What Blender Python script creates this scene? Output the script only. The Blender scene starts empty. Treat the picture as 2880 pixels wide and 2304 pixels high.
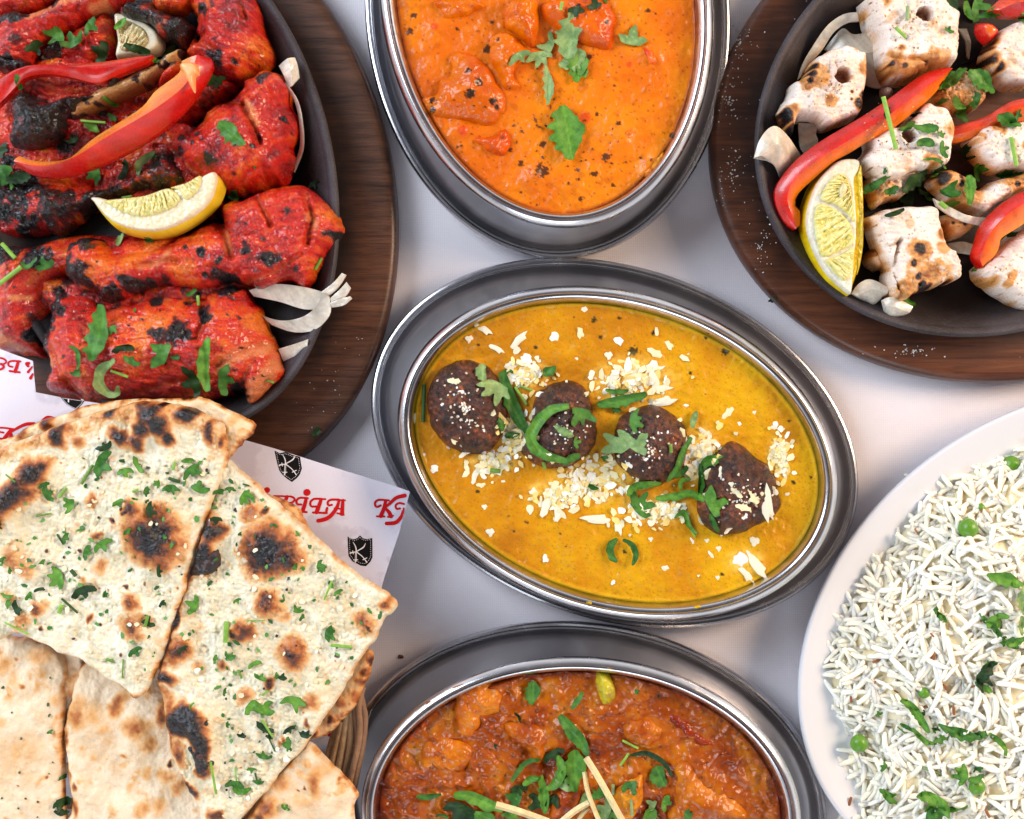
import bpy, math, random
import numpy as np
from mathutils import Vector
from mathutils.bvhtree import BVHTree

# ------------------------------------------------------------------ camera, light, exposure
H = 0.80                      # camera height above the table (m)
PX = 1 / 5000.0               # metres per photograph pixel at table height
sc = bpy.context.scene
COL = sc.collection
cam = bpy.data.cameras.new('camera')
cam.sensor_width = 36.0
cam.lens = 36.0 * H / (2880 * PX)
cam.clip_start = 0.05
cam.clip_end = 50
cam_o = bpy.data.objects.new('camera', cam)
cam_o.location = (0, 0, H)
COL.objects.link(cam_o)
sc.camera = cam_o

w = bpy.data.worlds.new('World')
sc.world = w
w.use_nodes = True
bg = w.node_tree.nodes['Background']
# the room around the table: a dark ceiling overhead, paler walls and windows lower down
_nt = w.node_tree
_tc = _nt.nodes.new('ShaderNodeTexCoord'); _sx = _nt.nodes.new('ShaderNodeSeparateXYZ'); _rp = _nt.nodes.new('ShaderNodeValToRGB')
_nt.links.new(_tc.outputs['Generated'], _sx.inputs[0]); _nt.links.new(_sx.outputs['Z'], _rp.inputs[0]); _nt.links.new(_rp.outputs[0], bg.inputs[0])
_e = _rp.color_ramp.elements
_e[0].position = 0.0; _e[0].color = (1.0, 1.0, 1.04, 1)
_e[1].position = 0.95; _e[1].color = (0.15, 0.148, 0.158, 1)
_m = _e.new(0.28); _m.color = (0.95, 0.94, 0.98, 1)
_m = _e.new(0.5); _m.color = (0.34, 0.34, 0.37, 1)
_m = _e.new(0.78); _m.color = (0.19, 0.187, 0.20, 1)
bg.inputs[1].default_value = 0.86

def area_light(name, loc, target, sx, sy, power, color):
    l = bpy.data.lights.new(name, 'AREA')
    l.shape = 'RECTANGLE'; l.size = sx; l.size_y = sy
    l.energy = power; l.color = color
    o = bpy.data.objects.new(name, l)
    o.location = loc
    d = Vector(target) - Vector(loc)
    o.rotation_euler = d.to_track_quat('-Z', 'Y').to_euler()
    COL.objects.link(o)
    return o
area_light('window_light', (-1.05, 0.62, 0.95), (0, 0, 0), 0.9, 0.8, 20, (0.80, 0.89, 1.0))
area_light('room_light', (1.05, 0.35, 0.62), (0, 0, 0), 0.45, 0.4, 12.5, (1.0, 0.74, 0.52))
area_light('back_window_light', (-0.25, -1.35, 1.0), (0, 0, 0), 1.0, 0.6, 7.5, (0.84, 0.91, 1.0))

sc.view_settings.view_transform = 'Standard'
sc.view_settings.look = 'None'
sc.view_settings.exposure = 0.40
sc.view_settings.gamma = 1

# ------------------------------------------------------------------ helpers
def s2l(c):
    c = np.asarray(c, float) / 255.0
    return np.where(c <= 0.04045, c / 12.92, ((c + 0.055) / 1.055) ** 2.4)
def kz(z): return (H - z) / H * PX
def at(px, py, z): return np.array([(px - 1440) * kz(z), -(py - 1152) * kz(z), z])
# coordinate frames: the photograph read in enlarged regions (origin x, origin y, scale)
def frame(ox, oy, s):
    def f(pts):
        a = np.asarray(pts, float)
        return a * s + np.array([ox, oy])
    f.s = s
    return f
FA = frame(0, 0, 1000 / 2156); FB = frame(0, 560, 1150 / 2156); FC = frame(0, 1100, 1150 / 2156)
FD = frame(0, 1700, 1150 / 2156); FE = frame(1000, 0, 1080 / 2156); FF = frame(2000, 0, 880 / 2156)
FG = frame(2000, 440, 880 / 2156); FK = frame(1020, 700, 1420 / 2156); FL = frame(1000, 1700, 1300 / 2156)
FM = frame(2200, 1140, 680 / 2022); FN = frame(2200, 1700, 680 / 1942)
FP = frame(640, 1220, 540 / 2117); FQ = frame(0, 960, 480 / 2156); FR = frame(820, 1760, 340 / 1078)
F1 = frame(0, 0, 1)

def hsh(ix, iy, seed):
    h = (ix.astype(np.int64) * 374761393 + iy.astype(np.int64) * 668265263 + seed * 1442695041) & 0xffffffff
    h = ((h ^ (h >> 13)) * 1274126177) & 0xffffffff
    h = ((h ^ (h >> 16)) * 2246822519) & 0xffffffff
    return ((h ^ (h >> 13)) & 0xffffff) / float(0xffffff)
def vn(x, y, seed=0):
    ix = np.floor(x); iy = np.floor(y)
    fx = x - ix; fy = y - iy
    u = fx * fx * fx * (fx * (fx * 6 - 15) + 10); v = fy * fy * fy * (fy * (fy * 6 - 15) + 10)
    a = hsh(ix, iy, seed); b = hsh(ix + 1, iy, seed); c = hsh(ix, iy + 1, seed); d = hsh(ix + 1, iy + 1, seed)
    return (a + (b - a) * u) + ((c + (d - c) * u) - (a + (b - a) * u)) * v
def fbm(x, y, s, o=4, seed=0, g=0.5):
    r = 0; amp = 1; t = 0
    for i in range(o):
        a = 0.6 * i + 0.3
        xx = (x * math.cos(a) - y * math.sin(a)) / s; yy = (x * math.sin(a) + y * math.cos(a)) / s
        r = r + amp * (vn(xx + 37 * i, yy - 11 * i, seed + i * 17) * 2 - 1)
        t += amp; amp *= g; s /= 2.03
    return r / t * 1.6
def worley(x, y, s, seed=0):
    x = x / s; y = y / s
    ix = np.floor(x); iy = np.floor(y)
    f1 = np.full(x.shape, 9.0); idv = np.zeros(x.shape)
    for dx in (-1, 0, 1):
        for dy in (-1, 0, 1):
            cx = ix + dx; cy = iy + dy
            px = cx + hsh(cx, cy, seed); py = cy + hsh(cx, cy, seed + 7)
            d = np.hypot(x - px, y - py)
            m = d < f1
            f1 = np.where(m, d, f1); idv = np.where(m, hsh(cx, cy, seed + 13), idv)
    return f1, idv
def sst(a, b, x):
    t = np.clip((x - a) / (b - a), 0, 1)
    return t * t * (3 - 2 * t)
def mixc(c, d, t):
    t = np.clip(t, 0, 1)[:, None]
    return c * (1 - t) + np.asarray(d) * t
def ramp(v, stops):
    xs = [s[0] for s in stops]
    cs = np.array([s2l(s[1]) for s in stops])
    return np.stack([np.interp(v, xs, cs[:, i]) for i in range(3)], 1)
def catmull(pts, n=5, closed=True):
    p = np.asarray(pts, float); N = len(p); out = []
    rng = range(N) if closed else range(N - 1)
    for i in rng:
        if closed: a, b, c, d = p[(i - 1) % N], p[i], p[(i + 1) % N], p[(i + 2) % N]
        else: a, b, c, d = p[max(i - 1, 0)], p[i], p[i + 1], p[min(i + 2, N - 1)]
        for k in range(n):
            t = k / n
            out.append(0.5 * ((2 * b) + (-a + c) * t + (2 * a - 5 * b + 4 * c - d) * t * t + (-a + 3 * b - 3 * c + d) * t ** 3))
    if not closed: out.append(p[-1])
    return np.array(out)
def resample(p, n):
    p = np.asarray(p, float)
    d = np.r_[0, np.cumsum(np.hypot(*(np.diff(p[:, :2], axis=0).T)))]
    t = np.linspace(0, d[-1], n)
    return np.stack([np.interp(t, d, p[:, i]) for i in range(p.shape[1])], 1)
def ell(cx, cy, a, b, deg, n=128):
    t = np.linspace(0, 2 * math.pi, n, endpoint=False); r = math.radians(deg)
    x = a * np.cos(t); y = b * np.sin(t)
    return np.stack([cx + x * math.cos(r) - y * math.sin(r), cy + x * math.sin(r) + y * math.cos(r)], 1)
def segdist(X, Y, A, B):
    dx, dy = B[0] - A[0], B[1] - A[1]
    t = np.clip(((X - A[0]) * dx + (Y - A[1]) * dy) / (dx * dx + dy * dy + 1e-9), 0, 1)
    return np.hypot(X - A[0] - t * dx, Y - A[1] - t * dy)
def polydist(X, Y, pts):
    d = np.full(X.shape, 1e9)
    for i in range(len(pts) - 1): d = np.minimum(d, segdist(X, Y, pts[i], pts[i + 1]))
    return d
def sdist(X, Y, P):
    D = np.full(X.shape, 1e12); QX = np.zeros(X.shape); QY = np.zeros(X.shape); ins = np.zeros(X.shape, bool)
    N = len(P)
    for i in range(N):
        ax, ay = P[i]; bx, by = P[(i + 1) % N]
        dx, dy = bx - ax, by - ay
        L = dx * dx + dy * dy
        if L < 1e-9: continue
        t = np.clip(((X - ax) * dx + (Y - ay) * dy) / L, 0, 1)
        cx = ax + t * dx; cy = ay + t * dy
        d = (X - cx) ** 2 + (Y - cy) ** 2
        m = d < D
        D[m] = d[m]; QX[m] = cx[m]; QY[m] = cy[m]
        c = (ay > Y) != (by > Y)
        if c.any():
            xi = ax + (Y - ay) / (by - ay if by != ay else 1e-9) * dx
            ins ^= c & (X < xi)
    D = np.sqrt(D)
    return np.where(ins, D, -D), QX, QY

SURF = []                     # (tag, verts, faces) of everything small things can lie on
MARK = []                     # (tag, phrase, centre px) landmarks used in labels
def tag(o, label=None, cat=None, group=None, kind=None):
    if label: o['label'] = label
    if cat: o['category'] = cat
    if group: o['group'] = group
    if kind: o['kind'] = kind
    return o
def mk(name, V, F, m, cols=None, parent=None, origin=None, smooth=True, sharp=50, surf=None):
    V = np.asarray(V, float)
    if origin is None: origin = np.array([(V[:, 0].min() + V[:, 0].max()) / 2, (V[:, 1].min() + V[:, 1].max()) / 2, V[:, 2].min()])
    if parent is not None: origin = np.array(parent['_o'])
    me = bpy.data.meshes.new(name)
    if isinstance(F, tuple) and isinstance(F[0], np.ndarray): quads, extra = F
    elif isinstance(F, np.ndarray): quads, extra = F, []
    else: quads, extra = None, F
    W = V - origin
    loops = []; starts = []; tot = []
    n = 0
    if quads is not None and len(quads):
        k = quads.shape[1]
        loops.append(quads.ravel()); starts.append(np.arange(len(quads)) * k); tot.append(np.full(len(quads), k)); n = quads.size
    for f in extra:
        loops.append(np.asarray(f)); starts.append(np.array([n])); tot.append(np.array([len(f)])); n += len(f)
    loops = np.concatenate(loops).astype(np.int32); starts = np.concatenate(starts).astype(np.int32); tot = np.concatenate(tot).astype(np.int32)
    me.vertices.add(len(W)); me.vertices.foreach_set('co', W.astype(np.float32).ravel())
    me.loops.add(len(loops)); me.loops.foreach_set('vertex_index', loops)
    me.polygons.add(len(starts)); me.polygons.foreach_set('loop_start', starts); me.polygons.foreach_set('loop_total', tot)
    me.update(calc_edges=True); me.validate()
    if cols is not None:
        a = me.color_attributes.new('Col', 'FLOAT_COLOR', 'POINT')
        c = np.ones((len(V), 4), np.float32); cc = np.asarray(cols, np.float32)
        if cc.ndim == 1: cc = np.tile(cc, (len(V), 1))
        c[:, :cc.shape[1]] = cc
        if cc.shape[1] == 3: c[:, 3] = 0.45
        a.data.foreach_set('color', c.ravel())
    me.polygons.foreach_set('use_smooth', np.full(len(starts), smooth))
    if smooth and sharp: me.set_sharp_from_angle(angle=math.radians(sharp))
    me.materials.append(m)
    o = bpy.data.objects.new(name, me)
    COL.objects.link(o)
    if parent is not None: o.parent = parent
    else: o.location = origin
    if surf: SURF.append((surf, V, F))
    return o
def empty(name, loc, label, cat, group=None):
    o = bpy.data.objects.new(name, None); COL.objects.link(o)
    o.empty_display_size = 0.01
    o.location = loc; o['_o'] = [float(v) for v in loc]
    return tag(o, label, cat, group)

# a modelled piece seen from above: grid inside an outline, height from a rounded edge + crown + displacement
def relief(name, poly, z, h, m, edge=30, crown=0.0, step=3.0, disp=None, col=None, parent=None, rough=0, rs=25, smoothn=5,
           zr=None, blur=2, tilt=None, sheet=None, surf=None, seed=1, sharp=60, label=None, cat=None, group=None, mark=None, corner=False, hole=None):
    P = np.asarray(poly, float)
    if not corner: P = catmull(P, smoothn)
    else: P = resample(np.vstack([P, P[:1]]), max(40, int(len(P) * 12)))[:-1] if rough else P
    if rough:
        nx = fbm(P[:, 0], P[:, 1], rs, 3, seed + 3); ny = fbm(P[:, 0], P[:, 1], rs, 3, seed + 9)
        P = P + np.stack([nx, ny], 1) * rough
    x0, y0 = P.min(0) - step; x1, y1 = P.max(0) + step
    xs = np.arange(x0, x1 + step, step); ys = np.arange(y0, y1 + step, step)
    X, Y = np.meshgrid(xs, ys)
    D, QX, QY = sdist(X, Y, P)
    if hole is not None:
        for (hx, hy, hr) in hole:
            dd = np.hypot(X - hx, Y - hy) - hr
            D = D
    c = (D[:-1, :-1] + D[1:, :-1] + D[:-1, 1:] + D[1:, 1:]) / 4 > 0
    use = np.zeros(D.shape, int)
    use[:-1, :-1] += c; use[1:, :-1] += c; use[:-1, 1:] += c; use[1:, 1:] += c
    bnd = (use > 0) & (use < 4)
    X = np.where(bnd, QX, X); Y = np.where(bnd, QY, Y)
    D = np.where(bnd, 0, np.maximum(D, 0))
    t = np.clip(D / edge, 0, 1)
    Z = h * np.sqrt(np.clip(1 - (1 - t) ** 2, 0, 1))
    if crown:
        Z = Z + crown * np.sqrt(D / max(D.max(), 1))
    keep = use > 0
    for _ in range(blur):
        Zp = np.pad(Z, 1, mode='edge')
        Zb = (Zp[1:-1, 1:-1] * 4 + Zp[:-2, 1:-1] * 2 + Zp[2:, 1:-1] * 2 + Zp[1:-1, :-2] * 2 + Zp[1:-1, 2:] * 2 + Zp[:-2, :-2] + Zp[2:, 2:] + Zp[:-2, 2:] + Zp[2:, :-2]) / 16
        Z = np.where(bnd | ~keep, Z, Zb)
    ids = -np.ones(D.shape, int); ids[keep] = np.arange(keep.sum())
    x = X[keep]; y = Y[keep]; d = D[keep]; zz = Z[keep]
    if disp is not None: zz = np.maximum(zz + disp(x, y, d) * np.clip(d / 8, 0, 1), 0.0)
    colors = col(x, y, d, zz) if col is not None else None
    zt = tilt(x, y) if tilt is not None else 0.0
    kk = kz(zr if zr is not None else z + 0.55 * (h + crown))
    V = np.stack([(x - 1440) * kk, -(y - 1152) * kk, z + zz + zt], 1)
    a = ids[:-1, :-1][c]; b = ids[:-1, 1:][c]; cc = ids[1:, 1:][c]; dd = ids[1:, :-1][c]
    Q = np.stack([a, dd, cc, b], 1)
    # boundary edges (directed)
    e = np.concatenate([Q[:, [0, 1]], Q[:, [1, 2]], Q[:, [2, 3]], Q[:, [3, 0]]])
    key = set(map(tuple, e.tolist()))
    be = [q for q in key if (q[1], q[0]) not in key]
    n = len(V)
    if sheet is None:
        bi = np.unique(np.array(be).ravel()); mp = {int(v): n + i for i, v in enumerate(bi)}
        Vb = V[bi].copy(); Vb[:, 2] -= 0.0006
        side = [[q[1], q[0], mp[q[0]], mp[q[1]]] for q in be]
        V2 = np.vstack([V, Vb])
        if colors is not None: colors = np.vstack([colors, colors[bi]])
        nxt = {}
        for q in be: nxt.setdefault(q[0], []).append(q[1])
        loops = []
        while nxt:
            s = next(iter(nxt)); l = []; cur = s
            while cur in nxt:
                l.append(mp[cur]); nn = nxt[cur].pop()
                if not nxt[cur]: del nxt[cur]
                cur = nn
            if len(l) > 2: loops.append(l[::-1])
        Fq = np.vstack([Q, np.array(side)]) if side else Q
        o = mk(name, V2, (Fq, loops), m, colors, parent, sharp=sharp)
    else:
        Vb = V.copy(); Vb[:, 2] -= sheet
        side = np.array([[q[1], q[0], q[0] + n, q[1] + n] for q in be])
        Q2 = Q[:, ::-1] + n
        V2 = np.vstack([V, Vb])
        if colors is not None: colors = np.vstack([colors, colors])
        o = mk(name, V2, np.vstack([Q, Q2, side]), m, colors, parent, sharp=sharp)
    if surf: SURF.append((surf, V, Q))
    if label: tag(o, label, cat, group)
    if mark:
        MARK.append((surf, mark, P.mean(0)))
    return o

# swept strips: rails are lines running along the piece, in ring order across it; bands between rails carry colours
def loft(name, rails, zs, cols, m, n=26, thick=0.003, sub=3, rough=0.4, zr=None, parent=None, wob=0.0004, seed=0, surf=None, label=None, cat=None, group=None, bulge=0.0, mark=None, under=None):
    R = [resample(catmull(r, 6, False), n) for r in rails]
    zz = []
    for q in zs:
        q = np.atleast_1d(np.asarray(q, float))
        zz.append(np.interp(np.linspace(0, 1, n), np.linspace(0, 1, len(q)), q))
    kk = kz(zr if zr is not None else float(np.mean([q.mean() for q in zz])))
    V = []; C = []; Fs = []
    def pt(r, z): return np.stack([(r[:, 0] - 1440) * kk, -(r[:, 1] - 1152) * kk, z], 1)
    P3 = [pt(r, z) for r, z in zip(R, zz)]
    bot = [P3[-1] - np.array([0, 0, thick]), P3[0] - np.array([0, 0, thick])]
    ring = P3 + bot
    ucol = under if under is not None else (cols[-1][1] if isinstance(cols[-1], list) else cols[-1])
    rc = list(cols) + [cols[-1], ucol, cols[0]]
    nb = len(ring)
    for i in range(nb):
        A = ring[i]; B = ring[(i + 1) % nb]
        ss = sub if i < len(P3) - 1 else 1
        base = len(V) and sum(len(v) for v in V)
        base = base or 0
        for s in range(ss + 1):
            u = s / ss
            q = A * (1 - u) + B * u
            if bulge and i < len(P3) - 1: q = q + np.array([0, 0, bulge * 4 * u * (1 - u)])
            if wob and i < len(P3) - 1 and 0 < s < ss:
                q = q + np.stack([0 * q[:, 0], 0 * q[:, 0], wob * fbm(q[:, 0] * 5000, q[:, 1] * 5000, 22, 3, seed)], 1)
            V.append(q)
            c0 = np.array(s2l(rc[i][0] if isinstance(rc[i], list) else rc[i])); c1 = np.array(s2l(rc[i][1] if isinstance(rc[i], list) else rc[i]))
            cc = c0 * (1 - u) + c1 * u
            nz = 1 + 0.22 * fbm(q[:, 0] * 5000, q[:, 1] * 5000, 14, 3, seed + 5)
            C.append(cc[None, :] * nz[:, None])
        for s in range(ss):
            for j in range(n - 1):
                a = base + s * n + j; b = base + (s + 1) * n + j
                Fs.append([a, a + 1, b + 1, b])
    V = np.vstack(V); C = np.vstack(C)
    # end caps
    for j in (0, n - 1):
        b0 = len(V); ringp = np.array([r[j] for r in ring])
        V = np.vstack([V, ringp]); C = np.vstack([C, np.tile(s2l(ucol), (nb, 1))])
        Fs.append(list(range(b0, b0 + nb)) if j == 0 else list(range(b0, b0 + nb))[::-1])
    CC = np.ones((len(V), 4)); CC[:, :3] = C; CC[:, 3] = rough
    quads = np.array([f for f in Fs if len(f) == 4]); ex = [f for f in Fs if len(f) != 4]
    # fix orientation if needed
    o = mk(name, V, (quads, ex), m, CC, parent, sharp=55)
    if surf: SURF.append((surf, V, quads))
    if label: tag(o, label, cat, group)
    if mark: MARK.append((surf, mark, np.vstack(R).mean(0)))
    return o
def tube(name, pts, rad, m, col=(90, 150, 60), rough=0.5, parent=None, seg=8, label=None, cat=None, group=None, n=14, flat=1.0, origin=None, surf=None):
    p = resample(catmull(pts, 5, False), n) if len(pts) > 2 else resample(np.asarray(pts, float), n)
    r = np.interp(np.linspace(0, 1, n), np.linspace(0, 1, len(np.atleast_1d(rad))), np.atleast_1d(rad))
    V = []
    for i in range(n):
        t = p[min(i + 1, n - 1)] - p[max(i - 1, 0)]; t = t / (np.linalg.norm(t) + 1e-12)
        s = np.cross(t, [0, 0, 1.0]); s /= (np.linalg.norm(s) + 1e-12); u = np.cross(s, t)
        for k in range(seg):
            a = 2 * math.pi * k / seg
            V.append(p[i] + r[i] * (math.cos(a) * s + flat * math.sin(a) * u))
    Fs = []
    for i in range(n - 1):
        for k in range(seg):
            Fs.append([i * seg + k, (i + 1) * seg + k, (i + 1) * seg + (k + 1) % seg, i * seg + (k + 1) % seg])
    ex = [list(range(seg)), [(n - 1) * seg + k for k in range(seg)][::-1]]
    V = np.array(V)
    nz = 1 + 0.2 * fbm(V[:, 0] * 5000, V[:, 1] * 5000, 12, 3, 3)
    C = np.ones((len(V), 4)); C[:, :3] = s2l(col)[None, :] * nz[:, None]; C[:, 3] = rough
    o = mk(name, V, (np.array(Fs), ex), m, C, parent, sharp=60)
    if surf: SURF.append((surf, V, np.array(Fs)))
    if label: tag(o, label, cat, group)
    return o
# oval turned shape: rings of ellipses at insets from the outer edge
def oval(name, e, prof, m, zr, parent=None, n=160, cap0=False, cap1=False, surf=None, colf=None, sharp=40):
    cx, cy, a, b, deg = e
    V = []
    kk = kz(zr)
    for (ins, z) in prof:
        s = 1.0
        if ins < 0.8 * b: aa, bb = a - ins, b - ins
        else: f = max(1 - ins / b, 0.001); g = 0.2; aa, bb = (a - 0.8 * b) * f / g, (b - 0.8 * b) * f / g
        q = ell(cx, cy, aa, bb, deg, n)
        V.append(np.stack([(q[:, 0] - 1440) * kk, -(q[:, 1] - 1152) * kk, np.full(n, z)], 1))
    V = np.vstack(V); R = len(prof)
    i = np.arange(R - 1)[:, None] * n; j = np.arange(n)[None, :]; j2 = (j + 1) % n
    Q = np.stack([(i + j).ravel(), (i + n + j).ravel(), (i + n + j2).ravel(), (i + j2).ravel()], 1)
    ex = []
    if cap0: ex.append(list(range(n)))
    if cap1: ex.append([(R - 1) * n + k for k in range(n)][::-1])
    cols = colf(V, np.repeat([p[0] for p in prof], n)) if colf else None
    # image y runs down, so flip winding to keep normals outward
    return mk(name, V, (Q[:, ::-1].copy(), [f[::-1] for f in ex]), m, cols, parent, sharp=sharp, surf=surf)

# ------------------------------------------------------------------ materials
def nodes(name):
    m = bpy.data.materials.new(name); m.use_nodes = True
    nt = m.node_tree; b = nt.nodes['Principled BSDF']
    return m, nt, b
def N(nt, t, **k):
    n = nt.nodes.new(t)
    for a, v in k.items(): setattr(n, a, v)
    return n
def noise(nt, scale, detail=4, rough=0.5, vec=None, dist=0):
    n = N(nt, 'ShaderNodeTexNoise'); n.inputs['Scale'].default_value = scale; n.inputs['Detail'].default_value = detail
    n.inputs['Roughness'].default_value = rough; n.inputs['Distortion'].default_value = dist
    if vec is not None: nt.links.new(vec, n.inputs['Vector'])
    return n
def math_(nt, op, a, b):
    n = N(nt, 'ShaderNodeMath', operation=op)
    for i, v in enumerate((a, b)):
        if isinstance(v, (int, float)): n.inputs[i].default_value = v
        else: nt.links.new(v, n.inputs[i])
    return n.outputs[0]
def mapr(nt, v, a, b, c, d):
    n = N(nt, 'ShaderNodeMapRange'); nt.links.new(v, n.inputs[0])
    for i, x in enumerate((a, b, c, d)): n.inputs[i + 1].default_value = x
    return n.outputs[0]
def mixrgb(nt, f, a, b, mode='MIX'):
    n = N(nt, 'ShaderNodeMix', data_type='RGBA', blend_type=mode)
    for i, v in ((0, f), (6, a), (7, b)):
        if isinstance(v, (int, float)): n.inputs[i].default_value = v
        elif isinstance(v, tuple): n.inputs[i].default_value = (*v[:3], 1)
        else: nt.links.new(v, n.inputs[i])
    return n.outputs[2]
def bump(nt, h, strength, dist, normal=None):
    n = N(nt, 'ShaderNodeBump'); n.inputs['Strength'].default_value = strength; n.inputs['Distance'].default_value = dist
    nt.links.new(h, n.inputs['Height'])
    if normal is not None: nt.links.new(normal, n.inputs['Normal'])
    return n.outputs[0]
def lin(*c): return tuple(float(v) for v in s2l(c))

def food(name, bs=1400, bstr=0.5, bd=0.0002, sss=0.0, srad=(0.002, 0.001, 0.0005), coat=0.0, var=0.25, vs=1100, rvar=0.2, spec=0.5, trans=0.0):
    m, nt, b = nodes(name)
    a = N(nt, 'ShaderNodeAttribute', attribute_name='Col')
    tc = N(nt, 'ShaderNodeTexCoord')
    n1 = noise(nt, vs, 5, 0.6, tc.outputs['Object'])
    f = mapr(nt, n1.outputs[0], 0.25, 0.75, 1 - var, 1 + var)
    c = N(nt, 'ShaderNodeVectorMath', operation='SCALE'); nt.links.new(a.outputs['Color'], c.inputs[0]); nt.links.new(f, c.inputs['Scale'])
    nt.links.new(c.outputs[0], b.inputs['Base Color'])
    n2 = noise(nt, bs * 0.6, 3, 0.6, tc.outputs['Object'])
    rr = math_(nt, 'ADD', a.outputs['Alpha'], mapr(nt, n2.outputs[0], 0.3, 0.7, -rvar, rvar))
    cl = N(nt, 'ShaderNodeClamp'); nt.links.new(rr, cl.inputs[0]); cl.inputs[1].default_value = 0.08; cl.inputs[2].default_value = 0.95
    nt.links.new(cl.outputs[0], b.inputs['Roughness'])
    n3 = noise(nt, bs, 5, 0.6, tc.outputs['Object'])
    nt.links.new(bump(nt, n3.outputs[0], bstr, bd * 3), b.inputs['Normal'])
    b.inputs['Subsurface Weight'].default_value = sss
    b.inputs['Subsurface Radius'].default_value = srad
    b.inputs['Subsurface Scale'].default_value = 1.0
    b.inputs['Coat Weight'].default_value = coat; b.inputs['Coat Roughness'].default_value = 0.12
    b.inputs['Specular IOR Level'].default_value = spec
    if trans: b.inputs['Transmission Weight'].default_value = trans
    return m
M = {}
M['meat'] = food('glazed_meat', 1100, 1.0, 0.00045, coat=0.5, var=0.2, vs=600, rvar=0.12, spec=0.4)
M['tikka'] = food('grilled_white_meat', 1100, 0.6, 0.0003, sss=0.12, var=0.1, vs=900)
M['sauce'] = food('curry_sauce', 900, 0.3, 0.0002, coat=0.15, spec=0.32, var=0.12, vs=1800, rvar=0.1)
M['dough'] = food('baked_dough', 1300, 0.5, 0.00025, sss=0.06, var=0.10, vs=1200, rvar=0.1)
M['kofta'] = food('fried_dumpling_crust', 1100, 0.9, 0.0004, var=0.4, vs=1100, rvar=0.2, coat=0.1)
M['pepper'] = food('bell_pepper', 900, 0.25, 0.00015, sss=0.1, coat=0.35, var=0.1, vs=900, rvar=0.08)
M['onion'] = food('cooked_onion', 900, 0.2, 0.0001, sss=0.4, coat=0.35, var=0.12, vs=500, rvar=0.08)
M['lemon'] = food('lemon', 1500, 0.4, 0.0001, sss=0.2, coat=0.3, var=0.08, vs=900, rvar=0.1)
M['leaf'] = food('coriander_leaf', 1500, 0.45, 0.00015, sss=0.0, coat=0.0, spec=0.3, var=0.18, vs=700, rvar=0.1)
M['rice'] = food('boiled_rice', 900, 0.1, 0.0001, sss=0.6, srad=(0.003, 0.0028, 0.0022), coat=0.1, var=0.05, rvar=0.06)
M['cheese'] = food('grated_cheese', 1500, 0.4, 0.0001, sss=0.1, var=0.06)
M['pea'] = food('green_pea', 420, 0.5, 0.0003, sss=0.12, coat=0.15, var=0.18, vs=300, rvar=0.08)
M['cane'] = food('basket_cane', 1500, 0.8, 0.0002, var=0.3, vs=1500, rvar=0.05)
M['print'] = food('printed_ink', 1500, 0.1, 0.00005, var=0.05, rvar=0.02, spec=0.15)

def steel(nm='stainless_steel', r0=.17, r1=.23, c0=(176, 176, 182), c1=(214, 212, 212)):
    m, nt, b = nodes(nm)
    tc = N(nt, 'ShaderNodeTexCoord')
    mp = N(nt, 'ShaderNodeMapping'); nt.links.new(tc.outputs['Object'], mp.inputs[0]); mp.inputs['Scale'].default_value = (300, 300, 300)
    n1 = noise(nt, 14, 5, 0.6, tc.outputs['Object'])
    n2 = noise(nt, 8, 4, 0.7, mp.outputs[0])
    c = mixrgb(nt, mapr(nt, n1.outputs[0], .3, .7, 0, 1), lin(*c0), lin(*c1))
    nt.links.new(c, b.inputs['Base Color'])
    b.inputs['Metallic'].default_value = 1
    nt.links.new(mapr(nt, n1.outputs[0], .3, .7, r0, r1), b.inputs['Roughness'])
    sm = noise(nt, 55, 6, 0.75, tc.outputs['Object']); ad = math_(nt, 'ADD', mapr(nt, n1.outputs[0], .3, .7, r0, r1), mapr(nt, sm.outputs[0], .5, .75, 0, .12)); nt.links.new(ad, b.inputs['Roughness'])
    return m
def iron():
    m, nt, b = nodes('cast_iron')
    tc = N(nt, 'ShaderNodeTexCoord')
    n1 = noise(nt, 30, 5, 0.6, tc.outputs['Object']); n2 = noise(nt, 1100, 4, 0.7, tc.outputs['Object'])
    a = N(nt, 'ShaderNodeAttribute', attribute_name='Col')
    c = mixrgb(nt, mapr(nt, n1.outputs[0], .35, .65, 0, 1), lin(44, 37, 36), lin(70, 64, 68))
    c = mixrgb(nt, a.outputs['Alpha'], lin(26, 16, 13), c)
    c = mixrgb(nt, math_(nt, 'MULTIPLY', mapr(nt, n2.outputs[0], .55, .7, 0, .4), a.outputs['Alpha']), c, lin(120, 114, 118))
    nt.links.new(c, b.inputs['Base Color'])
    nt.links.new(mapr(nt, a.outputs['Alpha'], 0, 1, .42, .55), b.inputs['Roughness']); b.inputs['Specular IOR Level'].default_value = 0.3
    b.inputs['Metallic'].default_value = 0.1
    nt.links.new(bump(nt, n2.outputs[0], 0.6, 0.0004), b.inputs['Normal'])
    return m
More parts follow.
